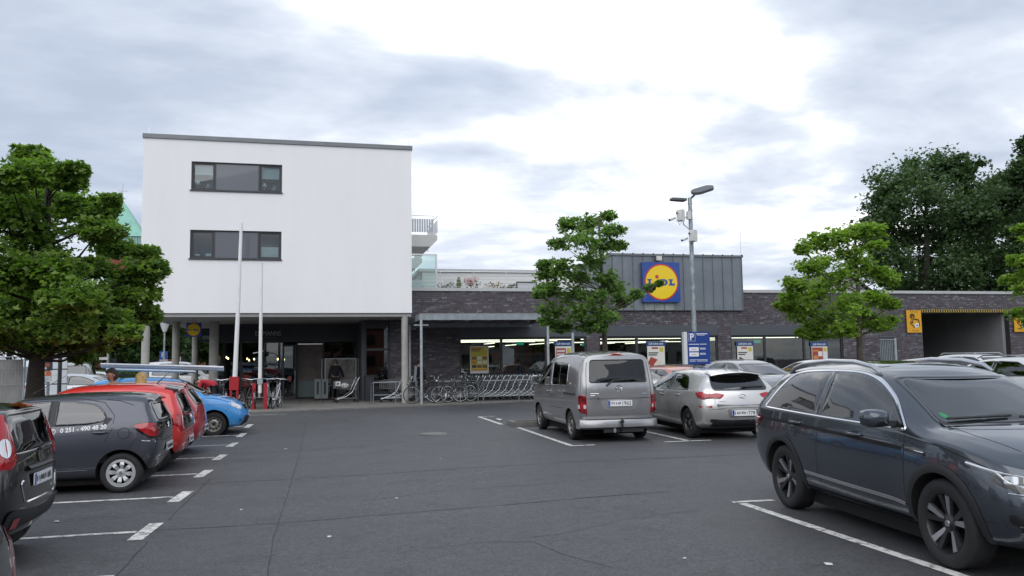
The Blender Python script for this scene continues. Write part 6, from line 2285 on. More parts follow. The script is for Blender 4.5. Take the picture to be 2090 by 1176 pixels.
def van(loc, head):
    P = hp(4.40, 1.695, 1.86, 0.305, 0.84, 3.565, tail_x=(0.13, 0.03, 0.03, 0.17), tail_z=(0.36, 0.60, 1.12, 1.715), roof_front=(3.02, 1.68), cowl=(3.72, 1.16), belt=(1.12, 1.10, 1.05),
           roof=[(0, 1.735), (0.14, 1.78), (0.4, 1.80), (0.7, 1.795), (1.0, 1.70)], w=(0.95, 1.0, 0.985, 0.845), crown=0.05, nose_z=(0.26, 0.52, 0.86, 0.94), tail_taper=(0.925, 0.985, 1.0), tail_top=0.96,
           tail_bulge=0.035, cr_tail=0.3, arch=0.36, clr=0.22)
    pm = paint('taupe_grey_paint', (0.32, 0.32, 0.328), metal=0.6, rough=0.28)
    c = Car('parked_van', 'grey passenger van with a tow bar seen from behind', 'van', loc, head, P, pm, levels=3)
    rear = round_poly([(0.95, 1.14), (0.95, 1.60), (2.02, 1.64), (2.22, 1.62), (2.22, 1.12)], [0.08, 0.07, 0.03, 0.06, 0.06])
    front = round_poly([(2.40, 1.10), (2.40, 1.62), (2.85, 1.58), (3.18, 1.38), (3.45, 1.10)], [0.03, 0.05, 0.1, 0.08, 0.05])
    for vw in 'LR':
        c.strip(vw, [(1.58, 1.14), (1.58, 1.62)], 0.018, GLOSSBLACK, 'window_bar', eps=0.008)
        c.strip(vw, [(0.35, 0.965), (0.8, 0.965), (1.25, 0.965)], 0.045, PLASTIC, 'sliding_door_rail', eps=0.002)
        c.strip(vw, [(2.33, 1.66), (2.33, 1.3), (2.33, 0.9)], 0.03, pm, 'door_edge', eps=0.004)
        c.strip(vw, [(1.18, 0.33), (2.2, 0.31), (3.1, 0.30)], 0.05, pm, 'sill_bead', eps=0.014)
    # tailgate
    tg = round_poly([(-0.62, 1.21), (0.62, 1.21), (0.575, 1.665), (-0.575, 1.665)], 0.06)
    c.seams([[(-0.685, 0.46), (-0.70, 0.8), (-0.69, 1.15), (-0.665, 1.5), (-0.63, 1.715)], [(0.685, 0.46), (0.70, 0.8), (0.69, 1.15), (0.665, 1.5), (0.63, 1.715)], [(-0.685, 0.465), (0.685, 0.465)],
             [(-0.69, 0.885), (0.69, 0.885)]], view='B', w=0.011)
    # pressed number plate recess and handle bar
    c.patch('B', round_poly([(-0.45, 0.90), (0.45, 0.90), (0.33, 0.655), (-0.33, 0.655)], 0.05), paint('taupe_light', (0.34, 0.34, 0.345), metal=0.5, rough=0.35), 'plate_recess', eps=0.005)
    b = MB()
    p, _ = c.hit('B', 0, 0.93)
    b.prism(round_poly([(-0.46, 0.89), (0.46, 0.89), (0.46, 0.962), (-0.46, 0.962)], 0.02), axes((p.x - c.ox - 0.028, 0, 0), (0, 1, 0), (0, 0, 1), (1, 0, 0)), 0.05)
    b.build('tailgate_handle', pm, c.root, smooth=40, rel=False)
    c.plate('B', 0.785, '1962', seed=11)
    c.strip('B', circle2(0, 1.085, 0.062, 0.062, 24), 0.018, CHROME, 'emblem', eps=0.016, closed=True)
    c.strip('B', [(-0.085, 1.085), (0.085, 1.085)], 0.024, CHROME, 'emblem_bar', eps=0.020)
    for (y0, y1, z) in ((0.61, 0.44, 0.985), (0.61, 0.52, 0.945), (-0.50, -0.60, 0.97)):
        c.strip('B', [(y0, z), (y1, z)], 0.016, CHROME, 'model_badge', eps=0.006)
    for vw in ('BL', 'BR'):
        t = c.patch(vw, round_poly([(0.10, 0.95), (0.0, 0.965), (-0.075, 0.95), (-0.075, 0.57), (0.0, 0.585), (0.12, 0.66)], 0.03), REDLENS, 'tail_light', eps=0.006, bulge=0.02)
        c.patch(vw, round_poly([(0.10, 0.765), (-0.065, 0.765), (-0.065, 0.69), (0.10, 0.69)], 0.02), WHITELENS, 'reversing_lamp', eps=0.026, parent=t)
        c.patch(vw, round_poly([(0.085, 0.94), (-0.0, 0.95), (-0.06, 0.94), (-0.06, 0.80), (0.085, 0.80)], 0.02), DARKRED, 'dark_lens', eps=0.0265, parent=t)
        c.patch(vw, round_poly([(0.095, 0.675), (-0.06, 0.675), (-0.06, 0.60), (0.06, 0.62)], 0.02), DARKRED, 'dark_lens', eps=0.0265, parent=t)
    bl = c.patch('B', round_poly([(-0.16, 1.755), (0.16, 1.755), (0.13, 1.805), (-0.13, 1.805)], 0.02), REDLENS, 'brake_light', eps=0.006, bulge=0.02)
    # bumper
    b = MB()
    pts = [(0.30, 0.835), (0.10, 0.825), (0.0, 0.70), (-0.045, 0.35), (-0.05, 0.0)]
    pts = pts + [(x, -y) for x, y in pts[-2::-1]]
    rings = []
    for x, y in pts:
        k = 0.04 if abs(y) > 0.8 else 0.0
        rings += [(x - c.ox, y, 0.455), (x - c.ox - 0.012, y * 1.01, 0.43), (x - c.ox - 0.012, y * 1.01, 0.31), (x - c.ox + 0.05, y * 0.99, 0.27), (x - c.ox + 0.14, y * 0.97, 0.27), (x - c.ox + 0.14, y * 0.97, 0.455)]
    n = 6
    b.add(rings, [(i * n + j, i * n + (j + 1) % n, i * n + n + (j + 1) % n, i * n + n + j) for i in range(len(pts) - 1) for j in range(n)])
    b.build('rear_bumper', pm, c.root, smooth=35, rel=False)
    # tow bar
    b = MB()
    b.tube([(0.25 - c.ox, 0, 0.26), (-0.05 - c.ox, 0, 0.24), (-0.13 - c.ox, 0, 0.30), (-0.13 - c.ox, 0, 0.40)], 0.022, 8)
    b.ball((-0.13 - c.ox, 0, 0.43), 0.042)
    b.box(0.0 - c.ox, 0.06 - c.ox, -0.5, 0.35, 0.20, 0.27)
    b.build('tow_bar', PLASTIC, c.root, smooth=50, rel=False)
    b = MB()
    b.box(-0.02 - c.ox, 0.0 - c.ox, 0.10, 0.15, 0.20, 0.28)
    b.build('tow_socket', CHROME, c.root, rel=False)
    # wiper
    b = MB()
    p0, p1, p2 = c.hit('B', 0.27, 1.145, 0.02)[0], c.hit('B', 0.12, 1.245, 0.03)[0], c.hit('B', -0.32, 1.265, 0.025)[0]
    b.tube([(p.x - c.ox, p.y, p.z) for p in (p0, p1, p2)], [0.02, 0.016, 0.010], 6)
    b.build('rear_wiper', PLASTIC, c.root, smooth=True, rel=False)
    c.mirrors(3.32, 1.13, m=pm, size=(0.14, 0.20, 0.24), stalk=0.06)
    c.handle(2.52, 0.97, w=0.17)
    c.strip('L', [(2.24, 0.9), (2.24, 1.02)], 0.03, CHROME, 'sliding_door_handle', eps=0.02)
    c.window('LR', rear, PRIVACY, 'rear_window', trim=CHROME, tw=0.012)
    c.window('LR', front, AUTOGLASS, 'front_window', trim=GLOSSBLACK, tw=0.03)
    c.window('F', round_poly([(-0.66, 1.20), (0.66, 1.20), (0.60, 1.62), (-0.60, 1.62)], 0.06), SHIELD, 'windscreen')
    c.window('B', tg, glass_mat('smoked_glass', (0.16, 0.17, 0.18)), 'tailgate_window', trim=GLOSSBLACK, tw=0.02)
    c.seams([[(2.31, 1.70), (2.31, 1.0), (2.31, 0.34)], [(1.08, 1.70), (1.0, 1.1), (1.12, 0.8), (1.22, 0.40)], [(3.42, 1.06), (3.30, 0.8), (3.20, 0.34)], [(2.5, 0.62), (1.3, 0.64)]])
    c.seats(2.65, 1.6, 0.75, 1.42)
    c.wheels('steel', 0.185)
    c.finish()
    return c


def silver_hatch(loc, head):
    P = hp(4.34, 1.795, 1.455, 0.318, 0.86, 3.51, tail_x=(0.15, 0.0, 0.10, 0.46), tail_z=(0.30, 0.60, 1.00, 1.33), belt=(0.98, 0.95, 0.94), arch=0.365, roof_front=(2.66, 1.33), cowl=(3.38, 0.99), cr_belt=0.4, tail_taper=(0.86, 0.96, 0.995))
    pm = paint('silver_paint', (0.60, 0.59, 0.575), metal=0.6, rough=0.32)
    c = Car('parked_hatchback', 'silver hatchback parked beside the grey van', 'car', loc, head, P, pm, levels=3)
    rear = round_poly([(0.80, 1.02), (0.98, 1.22), (1.22, 1.315), (1.80, 1.345), (1.80, 1.00)], [0.05, 0.12, 0.1, 0.02, 0.02])
    front = round_poly([(1.90, 1.00), (1.90, 1.345), (2.40, 1.325), (2.75, 1.20), (3.10, 0.985)], [0.02, 0.02, 0.1, 0.1, 0.03])
    for vw in 'LR':
        c.patch(vw, [(1.79, 0.985), (1.91, 0.985), (1.91, 1.355), (1.79, 1.355)], GLOSSBLACK, 'door_pillar', eps=0.006)
    for vw in ('BL', 'BR'):
        t = c.patch(vw, round_poly([(0.28, 0.965), (0.10, 0.99), (-0.22, 0.955), (-0.32, 0.93), (-0.27, 0.845), (0.05, 0.83), (0.2, 0.87)], 0.03), REDLENS, 'tail_light', eps=0.005, bulge=0.014)
        c.strip(vw, [(-0.065, 0.96), (-0.07, 0.845)], 0.007, SEAM, 'lens_gap', eps=0.020, parent=t)
        c.patch(vw, round_poly([(0.20, 0.90), (0.0, 0.87), (-0.26, 0.865), (-0.25, 0.85), (0.03, 0.838), (0.18, 0.868)], 0.01), DARKRED, 'lens_base', eps=0.021, parent=t)
        c.patch(vw, round_poly([(0.15, 0.715), (-0.13, 0.715), (-0.13, 0.665), (0.13, 0.665)], 0.01), REDLENS, 'rear_reflector', eps=0.006)
    c.patch('B', [(-0.56, 0.74), (0.56, 0.74), (0.56, 0.685), (-0.56, 0.685)], mat('grey_trim', (0.14, 0.14, 0.145), rough=0.4), 'tailgate_trim', eps=0.004)
    b = c.patch('B', round_poly([(-0.70, 0.44), (0.70, 0.44), (0.62, 0.27), (-0.62, 0.27)], 0.04), PLASTIC, 'bumper_insert', eps=0.01)
    c.strip('B', circle2(0, 0.885, 0.07, 0.036, 20), 0.014, CHROME, 'emblem', eps=0.012, closed=True)
    c.strip('B', [(0.03, 0.865), (-0.03, 0.905)], 0.012, CHROME, 'emblem_bar', eps=0.012)
    c.strip('B', [(0.52, 0.79), (0.38, 0.79)], 0.012, SATIN, 'model_badge', eps=0.006)
    c.strip('B', [(-0.40, 0.79), (-0.48, 0.79)], 0.014, SATIN, 'model_badge', eps=0.006)
    c.strip('B', [(-0.10, 0.715), (0.10, 0.715)], 0.02, CHROME, 'tailgate_handle', eps=0.012)
    c.patch('B', round_poly([(-0.36, 0.63), (0.36, 0.63), (0.30, 0.465), (-0.30, 0.465)], 0.03), mat('plate_recess_silver', (0.30, 0.30, 0.30), rough=0.4, metal=0.5), 'plate_recess', eps=0.004)
    c.plate('B', 0.555, '778', seed=23)
    c.seams([[(-0.56, 1.0), (-0.60, 0.78), (-0.53, 0.66), (0.53, 0.66), (0.60, 0.78), (0.56, 1.0)], [(-0.80, 0.635), (-0.4, 0.64)], [(0.80, 0.635), (0.4, 0.64)]], view='B')
    # shark fin and spoiler
    b = MB()
    b.prism([(0.0, 0.0), (0.20, 0.0), (0.04, 0.075), (0.0, 0.08)], axes((0.72 - c.ox, 0.015, 1.425), (1, 0, 0), (0, 0, 1), (0, -1, 0)), 0.03)
    b.build('aerial_fin', pm, c.root, rel=False)
    b = MB()
    vv = []
    for y in np.linspace(-0.56, 0.56, 9):
        q = (y / 0.56) ** 2
        for x, z in ((0.62, 1.425), (0.24 + 0.07 * q, 1.385), (0.23 + 0.07 * q, 1.365), (0.50, 1.33)):
            vv.append((x - c.ox, y, z - 0.06 * q))
    b.add(vv, [(i * 4 + j, i * 4 + (j + 1) % 4, i * 4 + 4 + (j + 1) % 4, i * 4 + 4 + j) for i in range(8) for j in range(4)] + [(0, 3, 2, 1), (32, 33, 34, 35)])
    b.build('roof_spoiler', pm, c.root, smooth=40, rel=False)
    b = MB()
    p0, p1 = c.hit('B', -0.05, 1.06, 0.02)[0], c.hit('B', -0.52, 1.07, 0.02)[0]
    b.tube([(p.x - c.ox, p.y, p.z) for p in (p0, p1)], [0.022, 0.010], 6)
    b.build('rear_wiper', PLASTIC, c.root, rel=False)
    hatch_rest(c, rear, front, round_poly([(-0.62, 1.01), (0.62, 1.01), (0.54, 1.30), (-0.54, 1.30)], 0.06), round_poly([(-0.60, 1.02), (0.60, 1.02), (0.54, 1.30), (-0.54, 1.30)], 0.08), 'star',
               [[(1.85, 1.37), (1.85, 0.9), (1.83, 0.5), (1.82, 0.25)], [(3.12, 0.97), (3.12, 0.6), (3.08, 0.25)], [(1.0, 0.98), (1.05, 0.85), (1.20, 0.65), (1.22, 0.30)], [(0.10, 0.78), (0.28, 0.72), (0.42, 0.55)]],
               [(1.30, 0.90), (2.22, 0.88)], (2.95, 1.0), (2.3, 1.45, 0.55, 1.2), tyre_w=0.205)
    return c


def simple_hatch(name, label, loc, head, pm, P, rearw, frontw, screen, tailgate, style='steel', group=None, tail=None, nose=None, cabin=True, levels=2, rails=False, cat='car', plate='B', dark=False):
    """a plainer car: shell, glass, lamps, plates, doors"""
    c = Car(name, label, cat, loc, head, P, pm, group=group, levels=levels, cabin=cabin)
    for vw, poly in (tail or ()):
        c.patch(vw, poly, REDLENS, 'tail_light', eps=0.005, bulge=0.016)
    for vw, poly in (nose or ()):
        h = c.patch(vw, poly, WHITELENS, 'headlight', eps=0.004, bulge=0.02)
    if plate:
        c.plate(plate, P.get('plate_z', 0.62), seed=len(label))
    g = PRIVACY if dark else AUTOGLASS
    bp = (rearw[-1][0] if False else max(p[0] for p in rearw), min(p[0] for p in frontw))
    zb, zt = min(p[1] for p in frontw), max(p[1] for p in frontw)
    for vw in 'LR':
        c.patch(vw, [(bp[0] - 0.01, zb), (bp[1] + 0.01, zb), (bp[1] + 0.01, zt), (bp[0] - 0.01, zt)], GLOSSBLACK, 'door_pillar', eps=0.005)
    xm = (bp[0] + bp[1]) / 2
    if rails:
        for sg in (-1, 1):
            b = MB()
            hw = P['W'] / 2 * P['w'][3] * 0.92
            xs = (P['tail_x'][3] + 0.25, P['tail_x'][3] + 0.4, P['roof_front'][0] - 0.3, P['roof_front'][0] - 0.12)
            b.tube([(x - c.ox, sg * hw, P['H'] + dz) for x, dz in zip(xs, (-0.04, 0.025, 0.025, -0.04))], 0.018, 6)
            b.build('roof_rail', SATIN, c.root, smooth=True, rel=False)
    hatch_rest(c, rearw, frontw, screen, tailgate, style,
               [[(xm, zt + 0.03), (xm, 0.6), (xm - 0.02, 0.25)], [(P['cowl'][0] - 0.2, zb - 0.02), (P['cowl'][0] - 0.2, 0.25)], [(P['rw'] + 0.25, zb), (P['rw'] + 0.38, 0.6), (P['rw'] + 0.40, 0.3)]],
               [(P['rw'] + 0.48, zb - 0.1), (xm + 0.25, zb - 0.11)], (P['cowl'][0] - 0.38, zb + 0.02), (xm + 0.45, P['rw'] + 0.55, 0.55, P['H'] - 0.25), gm=g, gmr=g)
    return c


def red_hatch_dark_tailgate(loc, head):
    P = hp(3.54, 1.64, 1.53, 0.29, 0.54, 2.96, tail_x=(0.12, 0.0, 0.05, 0.26), tail_z=(0.30, 0.55, 1.0, 1.41), belt=(0.97, 0.93, 0.92), arch=0.345)
    pm = paint('bright_red_paint', (0.56, 0.022, 0.018), rough=0.35)
    tg = round_poly([(-0.56, 0.70), (0.56, 0.70), (0.60, 0.95), (0.50, 1.32), (-0.50, 1.32), (-0.60, 0.95)], 0.06)
    c = Car('parked_hatchback', 'bright red small hatchback with an all-glass black tailgate and black spoiler edge', 'car', loc, head, P, pm, levels=2)
    for vw in ('BL', 'BR'):
        t = c.patch(vw, round_poly([(0.06, 1.0), (-0.10, 1.0), (-0.16, 0.68), (-0.02, 0.68), (0.10, 0.80)], 0.03), REDLENS, 'tail_light', eps=0.005, bulge=0.015)
        c.strip(vw, [(-0.06, 0.95), (-0.05, 0.78), (-0.09, 0.73)], 0.02, WHITELENS, 'reversing_lamp', eps=0.024, parent=t)
    c.patch('B', round_poly([(-0.57, 0.695), (0.57, 0.695), (0.60, 0.97), (-0.60, 0.97)], 0.05), GLOSSBLACK, 'tailgate_panel', eps=0.004)
    c.strip('B', circle2(0, 0.90, 0.05, n=18), 0.012, CHROME, 'emblem', eps=0.014, closed=True)
    c.strip('B', [(-0.03, 0.93), (0, 0.87), (0.03, 0.93)], 0.01, CHROME, 'emblem_mark', eps=0.014)
    c.plate('B', 0.50, w=0.46, seed=3, y=0.0)
    c.seams([[(-0.68, 0.60), (-0.5, 0.66), (0.5, 0.66), (0.68, 0.60)], [(-0.42, 0.63), (-0.36, 0.40), (0.36, 0.40), (0.42, 0.63)]], view='B')
    b = MB()
    vv = []
    for y in np.linspace(-0.50, 0.50, 7):
        q = (y / 0.5) ** 2
        for x, z in ((0.40, 1.495), (0.13 + 0.05 * q, 1.455), (0.12 + 0.05 * q, 1.43), (0.28, 1.42)):
            vv.append((x - c.ox, y, z - 0.05 * q))
    b.add(vv, [(i * 4 + j, i * 4 + (j + 1) % 4, i * 4 + 4 + (j + 1) % 4, i * 4 + 4 + j) for i in range(6) for j in range(4)] + [(0, 3, 2, 1), (24, 25, 26, 27)])
    b.build('roof_spoiler', GLOSSBLACK, c.root, smooth=40, rel=False)
    a = MB()
    a.tube([(0.62 - c.ox, 0, 1.51), (0.42 - c.ox, 0, 1.70)], [0.012, 0.004], 6)
    a.build('aerial', PLASTIC, c.root, rel=False)
    hatch_rest(c, round_poly([(0.62, 1.03), (0.78, 1.25), (1.05, 1.34), (1.45, 1.36), (1.45, 1.0)], 0.08), round_poly([(1.55, 0.99), (1.55, 1.36), (2.0, 1.33), (2.3, 1.2), (2.58, 0.98)], [0.02, 0.02, 0.1, 0.1, 0.02]),
               round_poly([(-0.58, 1.02), (0.58, 1.02), (0.50, 1.32), (-0.50, 1.32)], 0.06), round_poly([(-0.54, 0.99), (0.54, 0.99), (0.46, 1.32), (-0.46, 1.32)], 0.06), 'steel',
               [[(1.5, 1.38), (1.5, 0.6), (1.48, 0.25)], [(2.62, 0.95), (2.58, 0.25)]], [(1.7, 0.88)], (2.45, 1.0), (1.9, 1.05, 0.55, 1.2))
    return c
def small_cars():
    # crimson hatchback with a sloping tail
    P = hp(3.60, 1.65, 1.52, 0.29, 0.60, 2.97, tail_x=(0.12, 0.0, 0.10, 0.42), tail_z=(0.28, 0.52, 0.98, 1.35), belt=(0.98, 0.94, 0.93), arch=0.345, plate_z=0.52)
    simple_hatch('parked_hatchback', 'crimson hatchback between the bright red hatchback and the blue car', (-4.07, 18.60, gz(-4)), R(180), paint('crimson_paint', (0.42, 0.016, 0.030), rough=0.35), P,
                 round_poly([(0.72, 1.03), (0.85, 1.24), (1.1, 1.33), (1.5, 1.35), (1.5, 1.0)], 0.07), round_poly([(1.6, 1.0), (1.6, 1.35), (2.0, 1.33), (2.3, 1.2), (2.6, 0.98)], [0.02, 0.02, 0.1, 0.1, 0.02]),
                 round_poly([(-0.58, 1.02), (0.58, 1.02), (0.50, 1.31), (-0.50, 1.31)], 0.06), round_poly([(-0.54, 1.03), (0.54, 1.03), (0.47, 1.32), (-0.47, 1.32)], 0.07),
                 tail=[(v, round_poly([(0.22, 0.97), (0.04, 0.98), (-0.10, 0.90), (-0.06, 0.72), (0.06, 0.70), (0.14, 0.82)], 0.04)) for v in ('BL', 'BR')])
    # black compact at the left edge
    P = hp(3.65, 1.64, 1.54, 0.295, 0.58, 2.88, tail_x=(0.12, 0.0, 0.04, 0.16), tail_z=(0.30, 0.55, 1.0, 1.44), belt=(1.0, 0.97, 0.95), w=(0.94, 1.0, 0.965, 0.76), tail_taper=(0.88, 0.97, 1.0), tail_top=0.93, cr_tail=0.25)
    pm = paint('black_paint', (0.008, 0.008, 0.009), rough=0.3)
    c = Car('parked_hatchback', 'black compact car with tall red tail light cut by the left edge', 'car', (-4.43, 8.95, gz(-4)), R(180), P, pm, levels=3)
    for vw in ('BL', 'BR'):
        t = c.patch(vw, round_poly([(0.02, 1.42), (-0.10, 1.42), (-0.18, 1.02), (-0.10, 0.93), (0.10, 0.93), (0.12, 1.1)], 0.05), REDLENS, 'tail_light', eps=0.005, bulge=0.02)
        c.patch(vw, circle2(-0.02, 1.12, 0.06, 0.085, 16), WHITELENS, 'reversing_lamp', eps=0.026, parent=t)
    c.strip('B', round_poly([(-0.50, 0.80), (-0.42, 0.60), (0.42, 0.60), (0.50, 0.80)], 0.06), 0.022, CHROME, 'bumper_trim', eps=0.010)
    c.patch('B', round_poly([(-0.70, 0.56), (0.70, 0.56), (0.70, 0.36), (-0.70, 0.36)], 0.06), PLASTIC, 'rear_bumper_cladding', eps=0.02)
    for y in (-0.55, 0.55):
        c.patch('B', round_poly([(y - 0.06, 0.49), (y + 0.06, 0.49), (y + 0.06, 0.40), (y - 0.06, 0.40)], 0.02), REDLENS, 'fog_lamp', eps=0.028)
    c.strip('B', [(-0.34, 0.90), (0.34, 0.90)], 0.05, PLASTIC, 'tailgate_handle', eps=0.035)
    c.disc('B', 0, 0.985, 0.055, CHROME, 'emblem', eps=0.012)
    c.plate('B', 0.79, seed=31)
    c.patch('B', round_poly([(-0.20, 1.455), (0.20, 1.455), (0.20, 1.485), (-0.20, 1.485)], 0.01), REDLENS, 'brake_light', eps=0.02)
    b = MB()
    p0, p1 = c.hit('B', -0.0, 1.05, 0.02)[0], c.hit('B', -0.42, 1.08, 0.02)[0]
    b.tube([(p.x - c.ox, p.y, p.z) for p in (p0, p1)], [0.018, 0.010], 6)
    b.build('rear_wiper', PLASTIC, c.root, rel=False)
    hatch_rest(c, round_poly([(0.55, 1.05), (0.60, 1.38), (1.45, 1.42), (1.45, 1.04)], 0.06), round_poly([(1.55, 1.03), (1.55, 1.42), (2.1, 1.40), (2.35, 1.28), (2.68, 1.02)], [0.02, 0.02, 0.1, 0.1, 0.02]),
               round_poly([(-0.60, 1.06), (0.60, 1.06), (0.54, 1.38), (-0.54, 1.38)], 0.06), round_poly([(-0.56, 1.05), (0.56, 1.05), (0.52, 1.42), (-0.52, 1.42)], 0.07), 'steel',
               [[(1.5, 1.45), (1.5, 0.6), (1.48, 0.25)], [(2.7, 0.98), (2.66, 0.25)]], [(1.7, 0.9)], (2.5, 1.04), (1.9, 1.05, 0.6, 1.3), gm=PRIVACY)
    # the car in the corner
    P = hp(3.85, 1.68, 1.46, 0.295, 0.62, 3.10, plate_z=0.66)
    simple_hatch('parked_hatchback', 'dark car of which only the red tail light shows in the bottom left corner', (-3.42, 4.28, gz(-4)), R(180), paint('dark_green_grey_paint', (0.03, 0.035, 0.036), metal=0.4), P,
                 round_poly([(0.72, 1.03), (0.85, 1.24), (1.1, 1.33), (1.5, 1.35), (1.5, 1.0)], 0.07), round_poly([(1.6, 1.0), (1.6, 1.35), (2.2, 1.33), (2.5, 1.2), (2.85, 0.98)], [0.02, 0.02, 0.1, 0.1, 0.02]),
                 round_poly([(-0.58, 1.02), (0.58, 1.02), (0.50, 1.31), (-0.50, 1.31)], 0.06), round_poly([(-0.54, 1.03), (0.54, 1.03), (0.47, 1.30), (-0.47, 1.30)], 0.07),
                 tail=[(v, round_poly([(0.16, 0.99), (0.0, 1.03), (-0.08, 0.98), (-0.12, 0.66), (-0.02, 0.62), (0.12, 0.78)], 0.04)) for v in ('BL', 'BR')])
    # blue car, nose to the lane
    P = hp(4.02, 1.74, 1.53, 0.305, 0.72, 3.22, nose_x=(3.92, 4.03, 3.93, 3.74), nose_z=(0.22, 0.46, 0.74, 0.86), roof_front=(2.35, 1.41), cowl=(3.02, 1.04), belt=(0.98, 0.97, 0.97), arch=0.375, hood_arch=0.03, nose_taper=0.74, nose_bulge=0.14, plate_z=0.45)
    pm = paint('sky_blue_paint', (0.045, 0.31, 0.72), rough=0.35)
    c = Car('parked_hatchback', 'sky blue car parked nose out with a round white headlight', 'car', (-3.73, 23.0, gz(-4)), 0.0, P, pm, levels=3)
    for vw in ('FL', 'FR'):
        h = c.patch(vw, round_poly([(0.30, 0.835), (0.16, 0.85), (-0.02, 0.79), (-0.14, 0.70), (-0.10, 0.655), (0.06, 0.68), (0.20, 0.75)], 0.04), WHITELENS, 'headlight', eps=0.005, bulge=0.02)
        c.strip(vw, [(0.02, 0.40), (-0.08, 0.38)], 0.09, PLASTIC, 'fog_lamp_recess', eps=0.004)
    g = c.patch('F', round_poly([(-0.34, 0.64), (0.34, 0.64), (0.42, 0.77), (-0.42, 0.77)], 0.03), GLOSSBLACK, 'grille', eps=0.006)
    for z in (0.67, 0.71, 0.75):
        c.strip('F', [(-0.36, z), (0.36, z)], 0.016, CHROME, 'grille_bar', eps=0.012, parent=g)
    c.patch('F', round_poly([(-0.55, 0.24), (0.55, 0.24), (0.50, 0.50), (-0.50, 0.50)], 0.06), PLASTIC, 'lower_grille', eps=0.006)
    c.plate('F', 0.53, seed=9)
    c.patch('F', [(-0.66, 1.03), (0.66, 1.03), (0.65, 1.07), (-0.65, 1.07)], PLASTIC, 'cowl_panel', eps=0.008)
    c.seams([[(2.92, 0.98), (3.3, 0.95), (3.62, 0.86)], [(3.50, 0.62), (3.62, 0.78)]])
    hatch_rest(c, round_poly([(0.78, 1.03), (0.9, 1.28), (1.2, 1.40), (1.62, 1.42), (1.62, 1.01)], 0.07), round_poly([(1.72, 1.01), (1.72, 1.42), (2.1, 1.39), (2.4, 1.26), (2.76, 1.01)], [0.02, 0.02, 0.1, 0.1, 0.02]),
               round_poly([(-0.62, 1.07), (0.62, 1.07), (0.54, 1.37), (-0.54, 1.37)], 0.06), round_poly([(-0.56, 1.04), (0.56, 1.04), (0.50, 1.36), (-0.50, 1.36)], 0.07), 'steel',
               [[(1.67, 1.44), (1.67, 0.6), (1.65, 0.25)], [(2.80, 0.98), (2.78, 0.25)]], [(1.2, 0.9), (1.92, 0.9)], (2.6, 1.02), (2.05, 1.2, 0.6, 1.28))
suv((5.92, 6.90, 0), R(-95.5))
van((6.10, 17.85, 0), R(88.5))
silver_hatch((8.60, 17.20, 0), R(87))
grey_hatch((-3.96, 13.80, gz(-4)), R(180))
red_hatch_dark_tailgate((-3.98, 16.10, gz(-4)), R(180))
small_cars()
# ------------------------------------------------------------------ across the street, left
def sign_post(name, label, px, py, y, kind):
    c = at(px, py, y)
    o = thing(name, label, 'sign', (c.x, y, 0))
    b = MB()
    b.tube([(c.x, y + 0.04, 0), (c.x, y + 0.04, c.z + 0.35)], 0.035, 8)
    b.build('post', GALV, o, smooth=50)
    b = MB()
    if kind == 'P':
        b.box(c.x - 0.25, c.x + 0.25, y - 0.01, y + 0.01, c.z - 0.16, c.z + 0.34)
        p = b.build('panel', mat('p_sign_blue', (0.02, 0.09, 0.38), rough=0.4), o)
        b = MB()
        b.add(*text_mesh('P', 0.44, 0.006, M=front_frame(c.x - 0.03, y - 0.014, c.z + 0.09), bold=0.008))
        b.build('letter', mat('sign_white', (0.72, 0.73, 0.75)), o)
        b = MB()
        b.box(c.x - 0.25, c.x + 0.25, y - 0.01, y + 0.01, c.z - 0.44, c.z - 0.18)
        b.build('supplementary_panel', mat('sign_pale', (0.5, 0.5, 0.5), rough=0.5), o)
    else:
        b.lathe([(0, 0), (0.24, 0), (0.24, 0.02), (0, 0.02)], 24, front_frame(c.x, y, c.z))
        b.build('disc_back', mat('sign_back_grey', (0.16, 0.18, 0.20), rough=0.4, metal=0.5), o)


sign_post('parking_place_sign', 'blue parking place sign with white P beyond the columns', 334, 728, 56, 'P')
sign_post('round_road_sign', 'grey back of a round road sign left of the first column', 262, 735, 58, 'o')
sign_post('round_road_sign', 'grey back of a round road sign right of the first column', 316, 735, 58, 'o')
sign_post('round_road_sign', 'grey back of a round road sign partly hidden by the first column', 284, 738, 60, 'o')
c_ = at(336, 668, 54)
SLp = thing('street_lantern', 'street lamp with white cup shaped lantern between the columns', 'lamp post', (c_.x, 54, 0))
b = MB()
b.tube([(c_.x, 54, 0), (c_.x, 54, c_.z - 0.25)], 0.05, 8)
b.build('pole', GALV, SLp, smooth=50)
b = MB()
b.lathe([(0.10, -0.30), (0.20, -0.05), (0.28, 0.22), (0.30, 0.26), (0.0, 0.30)], 16, T(c_.x, 54, c_.z))
b.build('lantern', mat('lantern_white', (0.75, 0.76, 0.76), rough=0.4), SLp, smooth=40)
c_ = at(221, 705, 52)
o_ = thing('marker_post', 'slim grey post with a small white plate left of the columns', 'post', (c_.x, 52, 0))
MB().tube([(c_.x, 52, 0), (c_.x, 52, c_.z + 0.3)], 0.07, 8).build('shaft', mat('old_pole', (0.30, 0.30, 0.27), rough=0.8), o_, smooth=50)
MB().box(c_.x - 0.45, c_.x + 0.02, 51.9, 51.94, c_.z - 0.85, c_.z - 0.70).build('plate', mat('sign_pale', (0.5, 0.5, 0.5)), o_)
